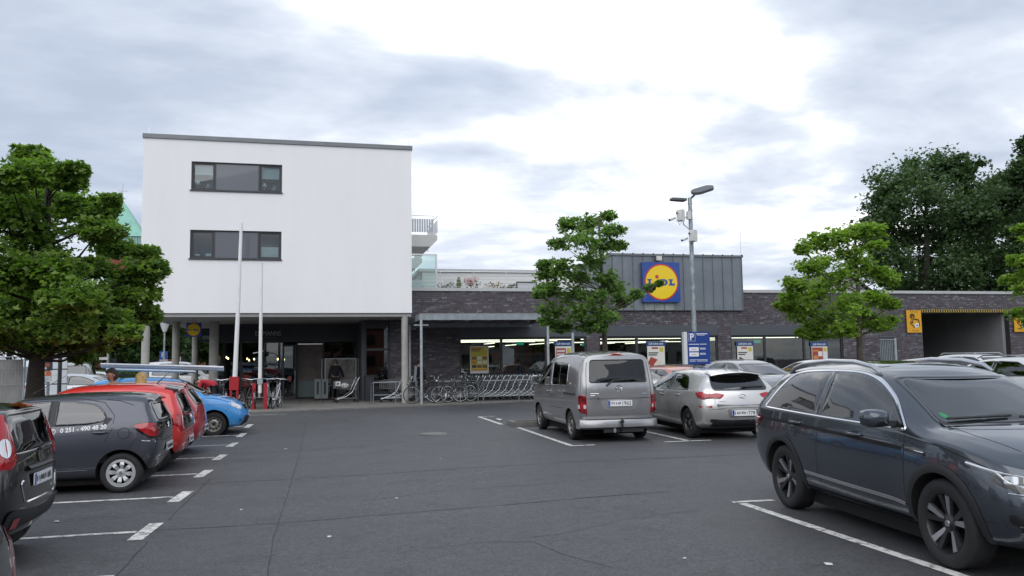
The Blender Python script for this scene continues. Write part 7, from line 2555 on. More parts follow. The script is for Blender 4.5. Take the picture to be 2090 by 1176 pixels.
# red brick house and wall, church with a copper roof
REDB = mat('red_brick_far', (0.20, 0.060, 0.040), rough=0.9, var=0.3, vscale=3)
c_ = at(420, 700, 75)
HO = thing('brick_house', 'red brick house glimpsed between the columns', 'house', (c_.x, 76, 0))
b = MB()
b.box(c_.x - 9, c_.x + 9, 75, 84, 0, 5.2)
b.build('wall', REDB, HO)
b = MB()
b.prism([(-0.6, 5.2), (9.6, 5.2), (4.5, 9.0)], axes((c_.x + 9.4, 75, 0), (0, 1, 0), (0, 0, 1), (-1, 0, 0)), 18.8)
b.build('roof', mat('dark_tiles', (0.06, 0.05, 0.05), rough=0.9), HO)
for k in range(6):
    x = c_.x - 8 + k * 3
    w = MB().box(x - 0.06, x + 1.36, 74.96, 75.02, 1.04, 2.66).build('window', mat('white_frame', (0.6, 0.6, 0.6)), HO)
    MB().box(x, x + 1.3, 74.93, 74.955, 1.1, 2.6).build('pane', mat('far_pane', (0.03, 0.035, 0.04), rough=0.1), w)
c_ = at(235, 760, 62)
GW = thing('garden_wall', 'low red brick garden wall behind the parked cars', 'wall', (c_.x, 62, 0))
MB().box(c_.x - 1.6, c_.x + 1.5, 62, 62.3, 0, 1.5).build('wall_body', REDB, GW)
MB().box(c_.x - 1.65, c_.x + 1.55, 61.95, 62.35, 1.5, 1.6).build('coping', mat('old_pole', (0.30, 0.30, 0.27)), GW)
c_ = at(250, 470, 75)
CH_ = thing('church_tower', 'brick church tower with green copper roof behind the maple', 'tower', (c_.x, 77, 0))
COPPER = mat('copper_green', (0.22, 0.46, 0.38), rough=0.6, var=0.12, vscale=1.5)
x0, x1 = at(218, 500, 75).x, at(292, 470, 75).x
zt = at(250, 482, 75).z
b = MB()
b.box(x0, x1, 75, 75 + (x1 - x0), 0, zt - 1.9)
b.build('shaft', REDB, CH_)
b = MB()
xm, ym, ap = (x0 + x1) / 2, 75 + (x1 - x0) / 2, at(240, 405, 76).z
b.add([(x0 - .1, 74.9, zt), (x1 + .1, 74.9, zt), (x1 + .1, 75.1 + x1 - x0, zt), (x0 - .1, 75.1 + x1 - x0, zt), (xm - 0.6, ym, ap)], [(0, 1, 4), (1, 2, 4), (2, 3, 4), (3, 0, 4)])
b.build('copper_roof', COPPER, CH_)
b = MB()
b.box(x0 + 0.05, x1 - 0.05, 75.05, 75 + (x1 - x0) - 0.05, zt - 1.9, zt)
bf = b.build('belfry', mat('belfry_glass', (0.20, 0.30, 0.29), rough=0.3, metal=0.3), CH_)
for k in range(7):
    x = lerp(x0, x1 - 0.1, k / 6)
    MB().box(x, x + 0.09, 74.98, 75.06, zt - 1.9, zt).build('belfry_rib', COPPER, bf)
b = MB()
b.tube([(xm - 0.6, ym, ap), (xm - 0.6, ym, at(232, 372, 76).z)], 0.035, 5)
b.box(xm - 1.0, xm - 0.2, ym - 0.03, ym + 0.03, at(232, 388, 76).z, at(232, 388, 76).z + 0.06)
b.build('cross', GALV, CH_)
# gable peeping over the supermarket
c_ = at(1665, 578, 70)
o_ = thing('gabled_house', 'grey tiled gable peeping over the supermarket roof', 'house', (c_.x, 70, 0))
b = MB()
b.prism([(-4, 0), (4, 0), (4, c_.z - 1.6), (0, c_.z + 1.0), (-4, c_.z - 1.6)], front_frame(c_.x + 3.2, 70, 0), -8)
b.build('wall', mat('house_white', (0.6, 0.6, 0.58), rough=0.9), o_)
b = MB()
for s in (-1, 1):
    b.mbox(axes((c_.x + 3.2 + s * 2.1, 74, c_.z - 0.15), (0.84, 0, -s * 0.54), (0, 1, 0), (s * 0.54, 0, 0.84)), 5.3, 8.6, 0.12)
b.build('roof', mat('grey_tiles', (0.10, 0.09, 0.09), rough=0.9), o_)

# site fence, advertising boards by the near tree
y_ = 20.2
f0, f1 = at(-60, 730, y_), at(52, 728, y_)
SFn = thing('site_fence', 'leaning mesh fence panel with grey sheeting at the left edge', 'fence', ((f0.x + f1.x) / 2, y_, 0))
b = MB()
b.box(f0.x, f1.x - 0.05, y_ + 0.03, y_ + 0.05, 0.1, f1.z - 0.06)
b.build('sheeting', mat('grey_sheet', (0.42, 0.43, 0.42), rough=0.35, var=0.25, vscale=2), SFn)
b = MB()
b.tube([(f0.x, y_, 0.0), (f0.x, y_, f0.z), (f1.x, y_, f1.z), (f1.x - 0.03, y_, 0.0)], 0.022, 8)
b.build('frame', GALV, SFn, smooth=50)
for k in range(16):
    x = lerp(f0.x, f1.x, (k + 1) / 17)
    MB().tube([(x, y_ - 0.01, 0.1), (x, y_ - 0.01, f1.z)], 0.004, 4).build('wire', GALV, SFn)
for z in (0.5, 0.9, 1.3, 1.65):
    MB().tube([(f0.x, y_ - 0.015, z), (f1.x, y_ - 0.015, z)], 0.005, 4).build('wire', GALV, SFn)
MB().box(f1.x - 0.35, f1.x + 0.3, y_ - 0.1, y_ + 0.1, -0.02, 0.12).build('foot', KERB, SFn)


def board(name, label, px0, px1, py0, py1, y, base, blocks=(), legs=True, cat='board'):
    a, c = at(px0, py1, y), at(px1, py0, y)
    o = thing(name, label, cat, ((a.x + c.x) / 2, y, 0))
    MB().box(a.x, c.x, y, y + 0.06, a.z, c.z).build('panel', mat('board_%d%d%d' % tuple(int(q * 99) for q in base), base, rough=0.5), o)
    for i, (u0, u1, v0, v1, cc) in enumerate(blocks):
        b = MB()
        if i % 3 == 2:
            b.prism(circle2(lerp(a.x, c.x, (u0 + u1) / 2), lerp(a.z, c.z, (v0 + v1) / 2), abs(c.x - a.x) * (u1 - u0) / 2, abs(c.z - a.z) * (v1 - v0) / 2, 18), front_frame(0, y, 0), 0.004 + 0.001 * i)
        else:
            b.box(lerp(a.x, c.x, u0), lerp(a.x, c.x, u1), y - 0.004 - 0.001 * i, y, lerp(a.z, c.z, v0), lerp(a.z, c.z, v1))
        b.build('print', mat('bprint_%d%d%d' % tuple(int(q * 99) for q in cc), cc, rough=0.5), o)
    if legs:
        for x in (lerp(a.x, c.x, 0.25), lerp(a.x, c.x, 0.75)):
            MB().tube([(x, y + 0.09, 0), (x, y + 0.09, a.z + 0.1)], 0.03, 6).build('leg', GALV, o)
    return o


board('event_poster', 'blue and black event poster board right of the maple trunk', 72, 108, 707, 757, 24.0, (0.22, 0.42, 0.50), [(0.2, 0.8, 0.75, 0.95, (0.10, 0.05, 0.20)), (0.1, 0.9, 0.55, 0.70, (0.10, 0.30, 0.22)), (0.55, 0.9, 0.60, 0.80, (0.55, 0.52, 0.15)), (0.0, 1.0, 0.0, 0.35, (0.02, 0.02, 0.03)), (0.2, 0.85, 0.16, 0.30, (0.30, 0.06, 0.03)), (0.3, 0.7, 0.05, 0.15, (0.5, 0.5, 0.5))])
board('event_poster', 'pale poster with red arch below the blue event poster', 70, 104, 758, 780, 23.6, (0.60, 0.60, 0.58), [(0.0, 1.0, 0.55, 1.0, (0.50, 0.12, 0.05)), (0.3, 0.7, 0.7, 0.95, (0.55, 0.40, 0.15)), (0.1, 0.9, 0.1, 0.6, (0.40, 0.50, 0.58))])
board('white_panel', 'tall white panel leaning behind the event posters', 98, 138, 715, 800, 25.5, (0.62, 0.64, 0.66), [(0.15, 0.5, 0.4, 0.405, (0.3, 0.3, 0.3))], legs=False, cat='panel')
board('white_panel', 'narrow white panel with blue print at the far left behind the fence', -8, 10, 680, 740, 27.0, (0.60, 0.62, 0.64), [(0.2, 0.8, 0.6, 0.9, (0.05, 0.12, 0.35))], cat='panel')
c_ = at(122, 760, 23.0)
o_ = thing('dark_post', 'dark steel post with cross pieces beside the white panel', 'post', (c_.x, 23, 0))
MB().tube([(c_.x, 23, -0.05), (c_.x, 23, at(122, 712, 23).z)], 0.05, 8).build('shaft', ANTHRA, o_, smooth=50)
for pz in (755, 785):
    MB().box(c_.x - 0.18, c_.x + 0.18, 22.96, 23.0, at(122, pz, 23).z, at(122, pz, 23).z + 0.03).build('cross_piece', ANTHRA, o_)


# ------------------------------------------------------------------ cars further back
def back_car(name, label, loc, head, color, kind, group, metal=0.0, lights='', cat='car', rails=False, dark=False, Hh=None, style='steel'):
    pm = paint('paint_%d_%d_%d' % tuple(int(c * 100) for c in color), color, metal=metal)
    if kind == 'hatch':
        H = Hh or 1.48
        P = hp(4.1, 1.76, H, 0.31, 0.72, 3.3, plate_z=0.62, arch=0.37)
        rw = round_poly([(0.78, 1.04), (0.92, H - 0.22), (1.2, H - 0.13), (1.68, H - 0.11), (1.68, 1.0)], 0.07)
        fw_ = round_poly([(1.78, 1.0), (1.78, H - 0.11), (2.2, H - 0.14), (2.55, H - 0.26), (2.95, 0.99)], [0.02, 0.02, 0.1, 0.1, 0.02])
        sc, tg = round_poly([(-0.62, 1.03), (0.62, 1.03), (0.54, H - 0.16), (-0.54, H - 0.16)], 0.06), round_poly([(-0.58, 1.05), (0.58, 1.05), (0.50, H - 0.16), (-0.50, H - 0.16)], 0.07)
    elif kind == 'mpv':
        H = Hh or 1.62
        P = hp(4.35, 1.80, H, 0.32, 0.75, 3.42, roof_front=(2.45, H - 0.12), cowl=(3.55, 1.06), belt=(1.04, 1.02, 1.0), tail_z=(0.3, 0.6, 1.05, H - 0.13), apillar=0.45, nose_z=(0.24, 0.5, 0.80, 0.90), plate_z=0.5, arch=0.38)
        rw = round_poly([(0.75, 1.09), (0.88, H - 0.22), (1.2, H - 0.13), (1.75, H - 0.11), (1.75, 1.07)], 0.07)
        fw_ = round_poly([(1.85, 1.07), (1.85, H - 0.11), (2.2, H - 0.13), (2.5, H - 0.22), (3.15, 1.06)], [0.02, 0.02, 0.1, 0.1, 0.02])
        sc, tg = round_poly([(-0.68, 1.10), (0.68, 1.10), (0.56, H - 0.15), (-0.56, H - 0.15)], 0.06), round_poly([(-0.6, 1.10), (0.6, 1.10), (0.52, H - 0.16), (-0.52, H - 0.16)], 0.07)
    else:
        H = Hh or 1.68
        P = hp(4.4, 1.84, H, 0.35, 0.85, 3.5, roof_front=(2.55, H - 0.12), cowl=(3.35, 1.10), belt=(1.10, 1.08, 1.06), tail_z=(0.34, 0.62, 1.1, H - 0.14), nose_z=(0.27, 0.55, 0.88, 0.96), plate_z=0.8, arch=0.42, clr=0.22)
        rw = round_poly([(0.70, 1.14), (0.84, H - 0.24), (1.1, H - 0.14), (1.7, H - 0.12), (1.7, 1.12)], 0.07)
        fw_ = round_poly([(1.8, 1.12), (1.8, H - 0.12), (2.3, H - 0.15), (2.65, H - 0.28), (3.05, 1.10)], [0.02, 0.02, 0.1, 0.1, 0.02])
        sc, tg = round_poly([(-0.66, 1.13), (0.66, 1.13), (0.57, H - 0.16), (-0.57, H - 0.16)], 0.06), round_poly([(-0.6, 1.15), (0.6, 1.15), (0.54, H - 0.16), (-0.54, H - 0.16)], 0.07)
    tail = [(v, round_poly([(0.20, 1.0), (0.02, 1.02), (-0.12, 0.98), (-0.12, 0.82), (0.05, 0.80), (0.15, 0.88)], 0.03)) for v in ('BL', 'BR')]
    nose = [(v, round_poly([(0.34, 0.83), (0.12, 0.81), (-0.10, 0.76), (-0.12, 0.66), (0.05, 0.66), (0.22, 0.74)], 0.03)) for v in ('FL', 'FR')]
    return simple_hatch(name, label, loc, head, pm, P, rw, fw_, sc, tg, style=style, group=group, tail=tail, nose=nose, cabin=True, levels=2, rails=rails, cat=cat, plate='B' if 'b' in lights else 'F', dark=dark)


FR_ = 'cars of the row beyond the tree bed'
back_car('parked_car', 'silver people carrier facing the camera behind the silver hatchback', (13.45, 23.35, 0), R(-90), (0.36, 0.36, 0.38), 'mpv', FR_, metal=0.5, Hh=1.60)
back_car('parked_car', 'orange red car behind the lamp post and parking sign', (11.1, 23.4, 0), R(-90), (0.46, 0.13, 0.09), 'hatch', FR_, Hh=1.44)
back_car('parked_car', 'white car showing its roof beside the van', (9.55, 23.75, 0), R(-90), (0.62, 0.62, 0.62), 'hatch', FR_, Hh=1.40)
back_car('parked_car', 'dark car squeezed in behind the silver people carrier', (14.6, 29.6, 0), R(0), (0.02, 0.022, 0.026), 'hatch', None, Hh=1.42)
back_car('parked_car', 'white car behind the silver people carrier roof', (17.9, 26.6, 0), R(90), (0.62, 0.62, 0.62), 'suv', None, lights='b', Hh=1.55)
back_car('parked_car', 'white estate with dark roof rails behind the dark SUV', (17.2, 17.3, 0), R(90), (0.62, 0.63, 0.64), 'suv', None, lights='b', rails=True, Hh=1.60)
back_car('parked_car', 'white SUV in front of the delivery bay', (25.2, 26.2, 0), R(-90), (0.64, 0.64, 0.64), 'suv', None, rails=True, Hh=1.66)
back_car('parked_car', 'pale blue estate at the right edge behind the dark SUV', (21.9, 17.0, 0), R(90), (0.25, 0.32, 0.40), 'hatch', None, metal=0.4, lights='b', Hh=1.50)
back_car('parked_car', 'dark red car at the right edge beyond the pale blue estate', (27.5, 21.5, 0), R(-90), (0.10, 0.02, 0.02), 'hatch', None, Hh=1.50)
# street side, left
LF = 'cars parked across the street on the left'
c_ = at(152, 765, 37)
back_car('parked_offroader', 'grey off-road car with round spare wheel on its tail behind the white panel', (c_.x, 37, 0), R(100), (0.30, 0.32, 0.33), 'suv', LF, lights='b', Hh=1.85, cat='car')
b = MB()
sx, sy = c_.x - 2.2 * math.cos(R(100)), 37 - 2.2 * math.sin(R(100))
b.lathe([(0, -0.10), (0.30, -0.10), (0.34, -0.05), (0.34, 0.06), (0.28, 0.09), (0.14, 0.06), (0, 0.07)], 22, axes((sx, sy - 0.05, 1.05), (1, 0, 0), (0, 0, 1), (0, -1, 0)))
tag(b.build('spare_wheel', mat('spare_cover', (0.03, 0.045, 0.055), rough=0.4), smooth=40), 'round spare wheel hung on the tail of the grey off-road car', 'wheel')
c_ = at(200, 772, 40)
back_car('parked_car', 'white car between the off-road car and the dark haired man', (c_.x, 40, 0), R(10), (0.62, 0.63, 0.64), 'hatch', LF, Hh=1.46)
c_ = at(205, 770, 33)
back_car('parked_car', 'pale silver car just left of the dark haired man', (c_.x - 0.6, 33.5, 0), R(-10), (0.50, 0.52, 0.54), 'hatch', LF, Hh=1.42, metal=0.3)
c_ = at(215, 765, 30)
back_car('parked_van', 'white van roof behind the dark haired man', (c_.x + 0.2, 46, 0), R(0), (0.66, 0.67, 0.68), 'suv', LF, Hh=1.85, cat='van')

# trees and houses added behind the photographer, for reflections and to block low light
for i in range(7):
    x = -34 + i * 12
    tree('street_tree', 'unseen tree added behind the photographer for its reflection in glass', (x, -26, 0), (x, -26, 6.5), 0.2, [(x + rng.normal() * 1.6, -26 + rng.normal(), 3.6 + rng.random() * 4.0, 2.1, 1.5) for _ in range(8)], 900, 0.75, LEAF_DARK, bark=BARKDARK, seed=80 + i, group='trees added behind the photographer', sub=6, flat=0.3)

tints = ((0.50, 0.46, 0.40), (0.30, 0.12, 0.09), (0.55, 0.54, 0.50), (0.34, 0.16, 0.12), (0.48, 0.44, 0.36), (0.28, 0.13, 0.10), (0.52, 0.50, 0.46))
for i in range(7):
    x = -45 + i * 16
    o_ = thing('added_house', 'house %s the photographer, added only for reflections in glass' % ('far left behind', 'left behind', 'just left behind', 'straight behind', 'just right behind', 'right behind', 'far right behind')[i], 'house', (x, -40, 0), 0, 'houses added behind the photographer')
    MB().box(x - 6, x + 6, -48, -40, 0, 6.0).build('wall', mat('house_tint_%d' % i, tints[i], rough=0.9), o_)
    b = MB()
    b.prism([(-0.5, 6.0), (8.5, 6.0), (4.0, 10.0)], axes((x + 6.4, -48, 0), (0, 1, 0), (0, 0, 1), (-1, 0, 0)), 12.8)
    b.build('roof', mat('grey_tiles', (0.10, 0.09, 0.09)), o_)
    for k in range(4):
        for z in (1.0, 3.8):
            MB().box(x - 5 + k * 2.8, x - 3.6 + k * 2.8, -39.98, -39.94, z, z + 1.4).build('window', mat('far_pane', (0.03, 0.035, 0.04)), o_)
# ------------------------------------------------------------------ street furniture
def lamp_post():
    x, y = 10.13, 20.45
    o = thing('lamp_post', 'tall galvanised lamp post with two lamp heads and surveillance cameras', 'lamp post', (x, y, 0.085))
    b = MB()
    b.tube([(x, y, 0.08), (x, y, 3.0), (x, y, 6.12)], [0.075, 0.065, 0.055], 14)
    b.build('pole', mat('weathered_galv', (0.30, 0.34, 0.36), rough=0.5, metal=0.5, var=0.35, vscale=9), o, smooth=50)
    b = MB()
    for z in (5.95, 5.75, 5.1, 4.9):
        b.tube([(x, y, z), (x, y, z + 0.03)], 0.066, 14)
    b.build('clamp', GALV, o)
    HEAD = mat('lamp_head_grey', (0.10, 0.105, 0.11), rough=0.5)
    b = MB()                                                    # head seen from below, tilted up to the right
    M = T(x + 0.30, y - 0.15, 6.28) @ Matrix.Rotation(R(-18), 4, 'Y') @ Matrix.Rotation(R(25), 4, 'X')
    b.prism(round_poly([(-0.30, -0.10), (-0.16, -0.19), (0.26, -0.17), (0.36, -0.05), (0.36, 0.05), (0.26, 0.17), (-0.16, 0.19), (-0.30, 0.10)], 0.05), M, 0.075)
    h = b.build('lamp_head', HEAD, o, smooth=30)
    b = MB()
    b.prism(round_poly([(-0.14, -0.13), (0.24, -0.11), (0.24, 0.11), (-0.14, 0.13)], 0.04), M @ T(0, 0, -0.012), 0.01)
    b.build('lamp_glass', mat('lamp_glass', (0.32, 0.36, 0.38), rough=0.2), h)
    b = MB()
    b.tube([(x, y, 6.08), (x + 0.10, y - 0.05, 6.18), (x + 0.14, y - 0.07, 6.24)], 0.028, 8)
    b.build('head_bracket', HEAD, o)
    b = MB()
    b.prism(round_poly([(-0.30, -0.12), (0.14, -0.14), (0.14, 0.14), (-0.30, 0.12)], 0.05), T(x - 0.22, y + 0.12, 6.05) @ Matrix.Rotation(R(2), 4, 'Y'), 0.06)
    b.build('lamp_head', HEAD, o, smooth=30)
    WC = mat('camera_white', (0.62, 0.62, 0.60), rough=0.45)

    def cam_unit(cx, cz, dx, arm):
        b = MB()
        b.prism(round_poly([(-0.09, -0.16), (0.09, -0.16), (0.09, 0.16), (-0.09, 0.16)], 0.03), axes((cx, y - 0.12, cz), (0.8, 0.6, 0), (0, 0, 1), (0.6, -0.8, 0)), 0.16)
        box = b.build('camera_housing', WC, o, smooth=30)
        b = MB()
        b.tube([(cx - 0.08, y - 0.1, cz - 0.05), (cx - 0.26, y - 0.12, cz - 0.12)], 0.032, 8)
        bl = b.build('camera_tube', WC, box, smooth=50)
        b = MB()
        b.tube([(cx - 0.24, y - 0.115, cz - 0.115), (cx - 0.265, y - 0.12, cz - 0.125)], 0.034, 8)
        b.ball((cx - 0.085, y - 0.22, cz + 0.06), 0.03, 8, 6)
        b.build('camera_lens', GLOSSBLACK, box)
        b = MB()
        b.tube([(cx + 0.02, y - 0.08, cz - 0.16), (cx + 0.07, y - 0.06, cz - 0.24), (cx + 0.14, y - 0.04, cz - 0.16)], 0.008, 5)
        b.build('camera_cable', WC, box)
        if arm:
            b = MB()
            b.tube([(cx + 0.1, y - 0.06, cz - 0.12), (x - 0.05, y, cz + 0.06)], 0.022, 6)
            b.tube([(cx + 0.18, y - 0.05, cz - 0.10), (cx + 0.2, y - 0.03, cz - 0.22), (x - 0.05, y, cz - 0.34)], 0.016, 6)
            b.build('camera_arm', WC, box)
        b = MB()
        b.mbox(T(x - 0.07 if arm else x + 0.10, y - 0.03, cz + 0.04), 0.10, 0.10, 0.22)
        b.build('junction_box', WC, box)
    cam_unit(9.70, 5.58, 1, True)
    cam_unit(10.05, 5.02, 1, False)
    return o


lamp_post()


def parking_sign():
    x0, x1, z0, z1, y = 9.83, 10.50, 1.50, 2.38, 20.28
    o = thing('parking_sign', 'blue customer parking sign with white P strapped to the lamp post', 'sign', ((x0 + x1) / 2, y, z0))
    b = MB()
    b.box(x0, x1, y, y + 0.03, z0, z1)
    b.build('panel', mat('sign_blue', (0.014, 0.05, 0.24), rough=0.35), o)
    b = MB()
    b.box(x0 - 0.105, x0 - 0.004, y + 0.0, y + 0.12, z0, z1)
    b.build('side_edge', mat('sign_edge', (0.62, 0.63, 0.64), rough=0.4), o)
    W = mat('sign_white', (0.72, 0.73, 0.75), rough=0.5)
    b = MB()
    b.add(*text_mesh('P', 0.24, 0.003, M=front_frame(x0 + 0.13, y - 0.003, z1 - 0.15), bold=0.007))
    b.build('letter', W, o)
    M = front_frame(x0 + 0.13, y - 0.002, z1 - 0.15)
    b = MB()
    for q in ((-0.105, 0.105, 0.10, 0.106), (-0.105, 0.105, -0.106, -0.10), (-0.105, -0.099, -0.1, 0.1), (0.099, 0.105, -0.1, 0.1)):
        b.box(x0 + 0.13 + q[0], x0 + 0.13 + q[1], y - 0.003, y, z1 - 0.15 + q[2], z1 - 0.15 + q[3])
    b.build('letter_border', W, o)
    for k, (xa, xb, za, h) in enumerate(((0.27, 0.60, 0.045, 0.022), (0.29, 0.52, 0.085, 0.012), (0.04, 0.34, 0.33, 0.018), (0.36, 0.57, 0.33, 0.016), (0.36, 0.53, 0.44, 0.016), (0.36, 0.54, 0.47, 0.012), (0.36, 0.53, 0.58, 0.016), (0.36, 0.54, 0.61, 0.012),
                                         (0.05, 0.58, 0.755, 0.012), (0.05, 0.22, 0.79, 0.014), (0.27, 0.58, 0.79, 0.014))):
        b = MB()
        b.box(x0 + xa, x0 + xb, y - 0.003, y, z1 - za - h, z1 - za)
        b.build('small_print', W, o)
    for za in (0.42, 0.56):
        b = MB()
        b.box(x0 + 0.045, x0 + 0.325, y - 0.004, y, z1 - za - 0.11, z1 - za)
        f = b.build('price_field', W, o)
        b = MB()
        b.box(x0 + 0.11, x0 + 0.25, y - 0.006, y - 0.004, z1 - za - 0.065, z1 - za - 0.05)
        b.build('field_print', mat('sign_grey', (0.3, 0.32, 0.36)), f)
    b = MB()
    for z in (1.62, 2.2):
        b.box(10.02, 10.24, y + 0.03, 20.40, z, z + 0.04)
    b.build('strap', GALV, o)


parking_sign()
# flagpoles without flags, standing in red post pairs
WP = mat('flagpole_white', (0.74, 0.74, 0.73), rough=0.4, var=0.06, vscale=4)
RP = mat('post_red', (0.36, 0.012, 0.02), rough=0.45, var=0.1, vscale=5)
for x, y, h, z0, lab, tl in ((-2.72, 30.75, 6.82, 1.20, 'taller white flagpole in a red base among the bicycles', -0.10), (-1.93, 30.65, 5.36, 0.62, 'shorter white flagpole hinged between two red posts', 0.0)):
    o = thing('flagpole', lab, 'flagpole', (x, y, 0.045))
    b = MB()
    b.tube([(x - (0.08 if z0 > 1 else 0), y, z0), (x, y, (z0 + h) / 2), (x + (0.06 if z0 > 1 else 0), y, h)], [0.085 if z0 > 1 else 0.07, 0.07 if z0 > 1 else 0.06, 0.055], 12)
    b.build('pole', WP, o, smooth=50)
    if z0 > 1:
        b = MB()
        b.box(x - 0.26, x + 0.06, y - 0.14, y + 0.14, 0.75, 1.22)
        b.build('base_sleeve', RP, o)
        for dx in (-0.24, -0.02):
            b = MB()
            b.box(x + dx, x + dx + 0.07, y - 0.12, y + 0.12, 0.0, 0.75)
            b.build('base_post', RP, o)
    else:
        for dx in (-0.26, 0.13):
            b = MB()
            b.box(x + dx, x + dx + 0.12, y - 0.07, y + 0.07, 0.0, 0.98)
            b.build('base_post', RP, o)
        b = MB()
        b.box(x - 0.09, x + 0.09, y - 0.09, y + 0.09, 0.95, 1.15)
        b.tube([(x - 0.02, y, 0.45), (x - 0.02, y, 0.95)], 0.05, 8)
        b.tube([(x - 0.25, y - 0.02, 2.05), (x + 0.1, y - 0.02, 2.12)], 0.012, 5)
        b.build('hinge', GALV, o)

# bicycle stand rails
RAILM = mat('stand_steel', (0.24, 0.26, 0.28), rough=0.45, metal=0.6)
for x0, x1, y, lab in ((-2.5, -1.2, 31.6, 'low steel bicycle rail behind the shorter flagpole'), (-4.1, -2.9, 31.9, 'low steel bicycle rail behind the taller flagpole')):
    o = thing('bicycle_stand', lab, 'bicycle stand', ((x0 + x1) / 2, y, 0.045))
    b = MB()
    b.tube([(x0, y, 0.045), (x0, y, 0.42), (x1, y, 0.42), (x1, y, 0.045)], 0.025, 8)
    b.build('rail', RAILM, o, smooth=50)


# ---- bicycles
def make_bike():
    o = thing('bicycle', 'x', 'bicycle', (0, 0, 0))
    r = 0.34
    for x in (-0.52, 0.52):
        w = link('wheel', None, o)
        w.location = (x, 0, r)
        w.empty_display_size = 0.1
        b = MB()
        b.tube([(r * 0.96 * math.cos(a), 0, r * 0.96 * math.sin(a)) for a in np.linspace(0, 2 * math.pi, 33)[:-1]], 0.020, 6, closed=True)
        b.build('tyre', RUBBER, w, smooth=True, rel=False)
        b = MB()
        b.tube([(r * 0.89 * math.cos(a), 0, r * 0.89 * math.sin(a)) for a in np.linspace(0, 2 * math.pi, 33)[:-1]], 0.013, 5, closed=True)
        for k in range(16):
            a = 2 * math.pi * k / 16
            b.tube([(0, 0.025 if k % 2 else -0.025, 0), (r * 0.88 * math.cos(a), 0, r * 0.88 * math.sin(a))], 0.0025, 3, cap=False)
        b.tube([(0, -0.045, 0), (0, 0.045, 0)], 0.03, 8)
        b.build('rim', SATIN, w, rel=False)
    BBx, ST, HT = (0.0, 0.30), (-0.17, 0.86), (0.36, 0.90)
    b = MB()

    def t(a, c, rr):
        b.tube([(a[0], 0, a[1]), (c[0], 0, c[1])], rr, 8)
    t(BBx, ST, 0.019)
    t(BBx, (0.39, 0.74), 0.024)
    t((-0.13, 0.72), HT, 0.019)
    t(HT, (0.42, 0.66), 0.021)
    for s in (-0.05, 0.05):
        b.tube([(0.0, s * 0.5, 0.30), (-0.52, s * 1.2, r)], 0.011, 6)
        b.tube([(-0.14, s * 0.5, 0.74), (-0.52, s * 1.2, r)], 0.010, 6)
        b.tube([(0.42, s * 0.6, 0.66), (0.47, s, 0.50), (0.52, s, r)], 0.013, 6)
    b.build('frame', mat('bike_frame_dark', (0.02, 0.022, 0.028), rough=0.35, coat=0.5), o, smooth=50, rel=False)
    b = MB()
    b.tube([(0.36, 0, 0.90), (0.335, 0, 1.04)], 0.015, 6)
    b.tube([(0.20, -0.30, 1.05), (0.28, -0.26, 1.06), (0.36, -0.12, 1.06), (0.35, 0, 1.045), (0.36, 0.12, 1.06), (0.28, 0.26, 1.06), (0.20, 0.30, 1.05)], 0.012, 6)
    b.build('handlebar', SATIN, o, smooth=50, rel=False)
    b = MB()
    b.tube([ST + (0,) if False else (-0.17, 0, 0.86), (-0.185, 0, 0.95)], 0.014, 6)
    b.build('seat_post', SATIN, o, rel=False)
    b = MB()
    b.prism(round_poly([(-0.15, -0.09), (-0.10, -0.10), (0.0, -0.035), (0.14, -0.018), (0.14, 0.018), (0.0, 0.035), (-0.10, 0.10), (-0.15, 0.09)], 0.02), T(-0.19, 0, 0.95), 0.05)
    b.build('saddle', PLASTIC, o, smooth=40, rel=False)
    b = MB()
    for s in (-0.06, 0.06):
        b.tube([(-0.30, s, 0.73), (-0.76, s, 0.74)], 0.008, 5)
        b.tube([(-0.70, s, 0.74), (-0.52, s, r)], 0.006, 5)
    for x in (-0.40, -0.55, -0.70):
        b.tube([(x, -0.06, 0.74), (x, 0.06, 0.74)], 0.006, 5)
    b.build('luggage_rack', PLASTIC, o, rel=False)
    for x, a0, a1 in ((-0.52, 60, 205), (0.52, -10, 120)):
        b = MB()
        A = np.linspace(R(a0), R(a1), 12)
        vv = [(x + (r + 0.025) * math.cos(a), s, r + (r + 0.025) * math.sin(a)) for a in A for s in (-0.028, 0.028)]
        b.add(vv, [(2 * i, 2 * i + 1, 2 * i + 3, 2 * i + 2) for i in range(11)])
        b.build('mudguard', GLOSSBLACK, o, smooth=60, rel=False)
    b = MB()
    b.lathe([(0.0, 0.0), (0.09, 0.0), (0.09, 0.006)], 16, axes((0, 0.05, 0.30), (1, 0, 0), (0, 0, 1), (0, 1, 0)))
    b.tube([(0, -0.07, 0.30), (0.10, -0.07, 0.16)], 0.011, 5)
    b.tube([(0, 0.07, 0.30), (-0.10, 0.07, 0.44)], 0.011, 5)
    b.build('crank', SATIN, o, rel=False)
    b = MB()
    b.ball((0.43, 0, 0.86), (0.04, 0.035, 0.035), 10, 6)
    b.build('headlamp', WHITELENS, o, smooth=True, rel=False)
    return o


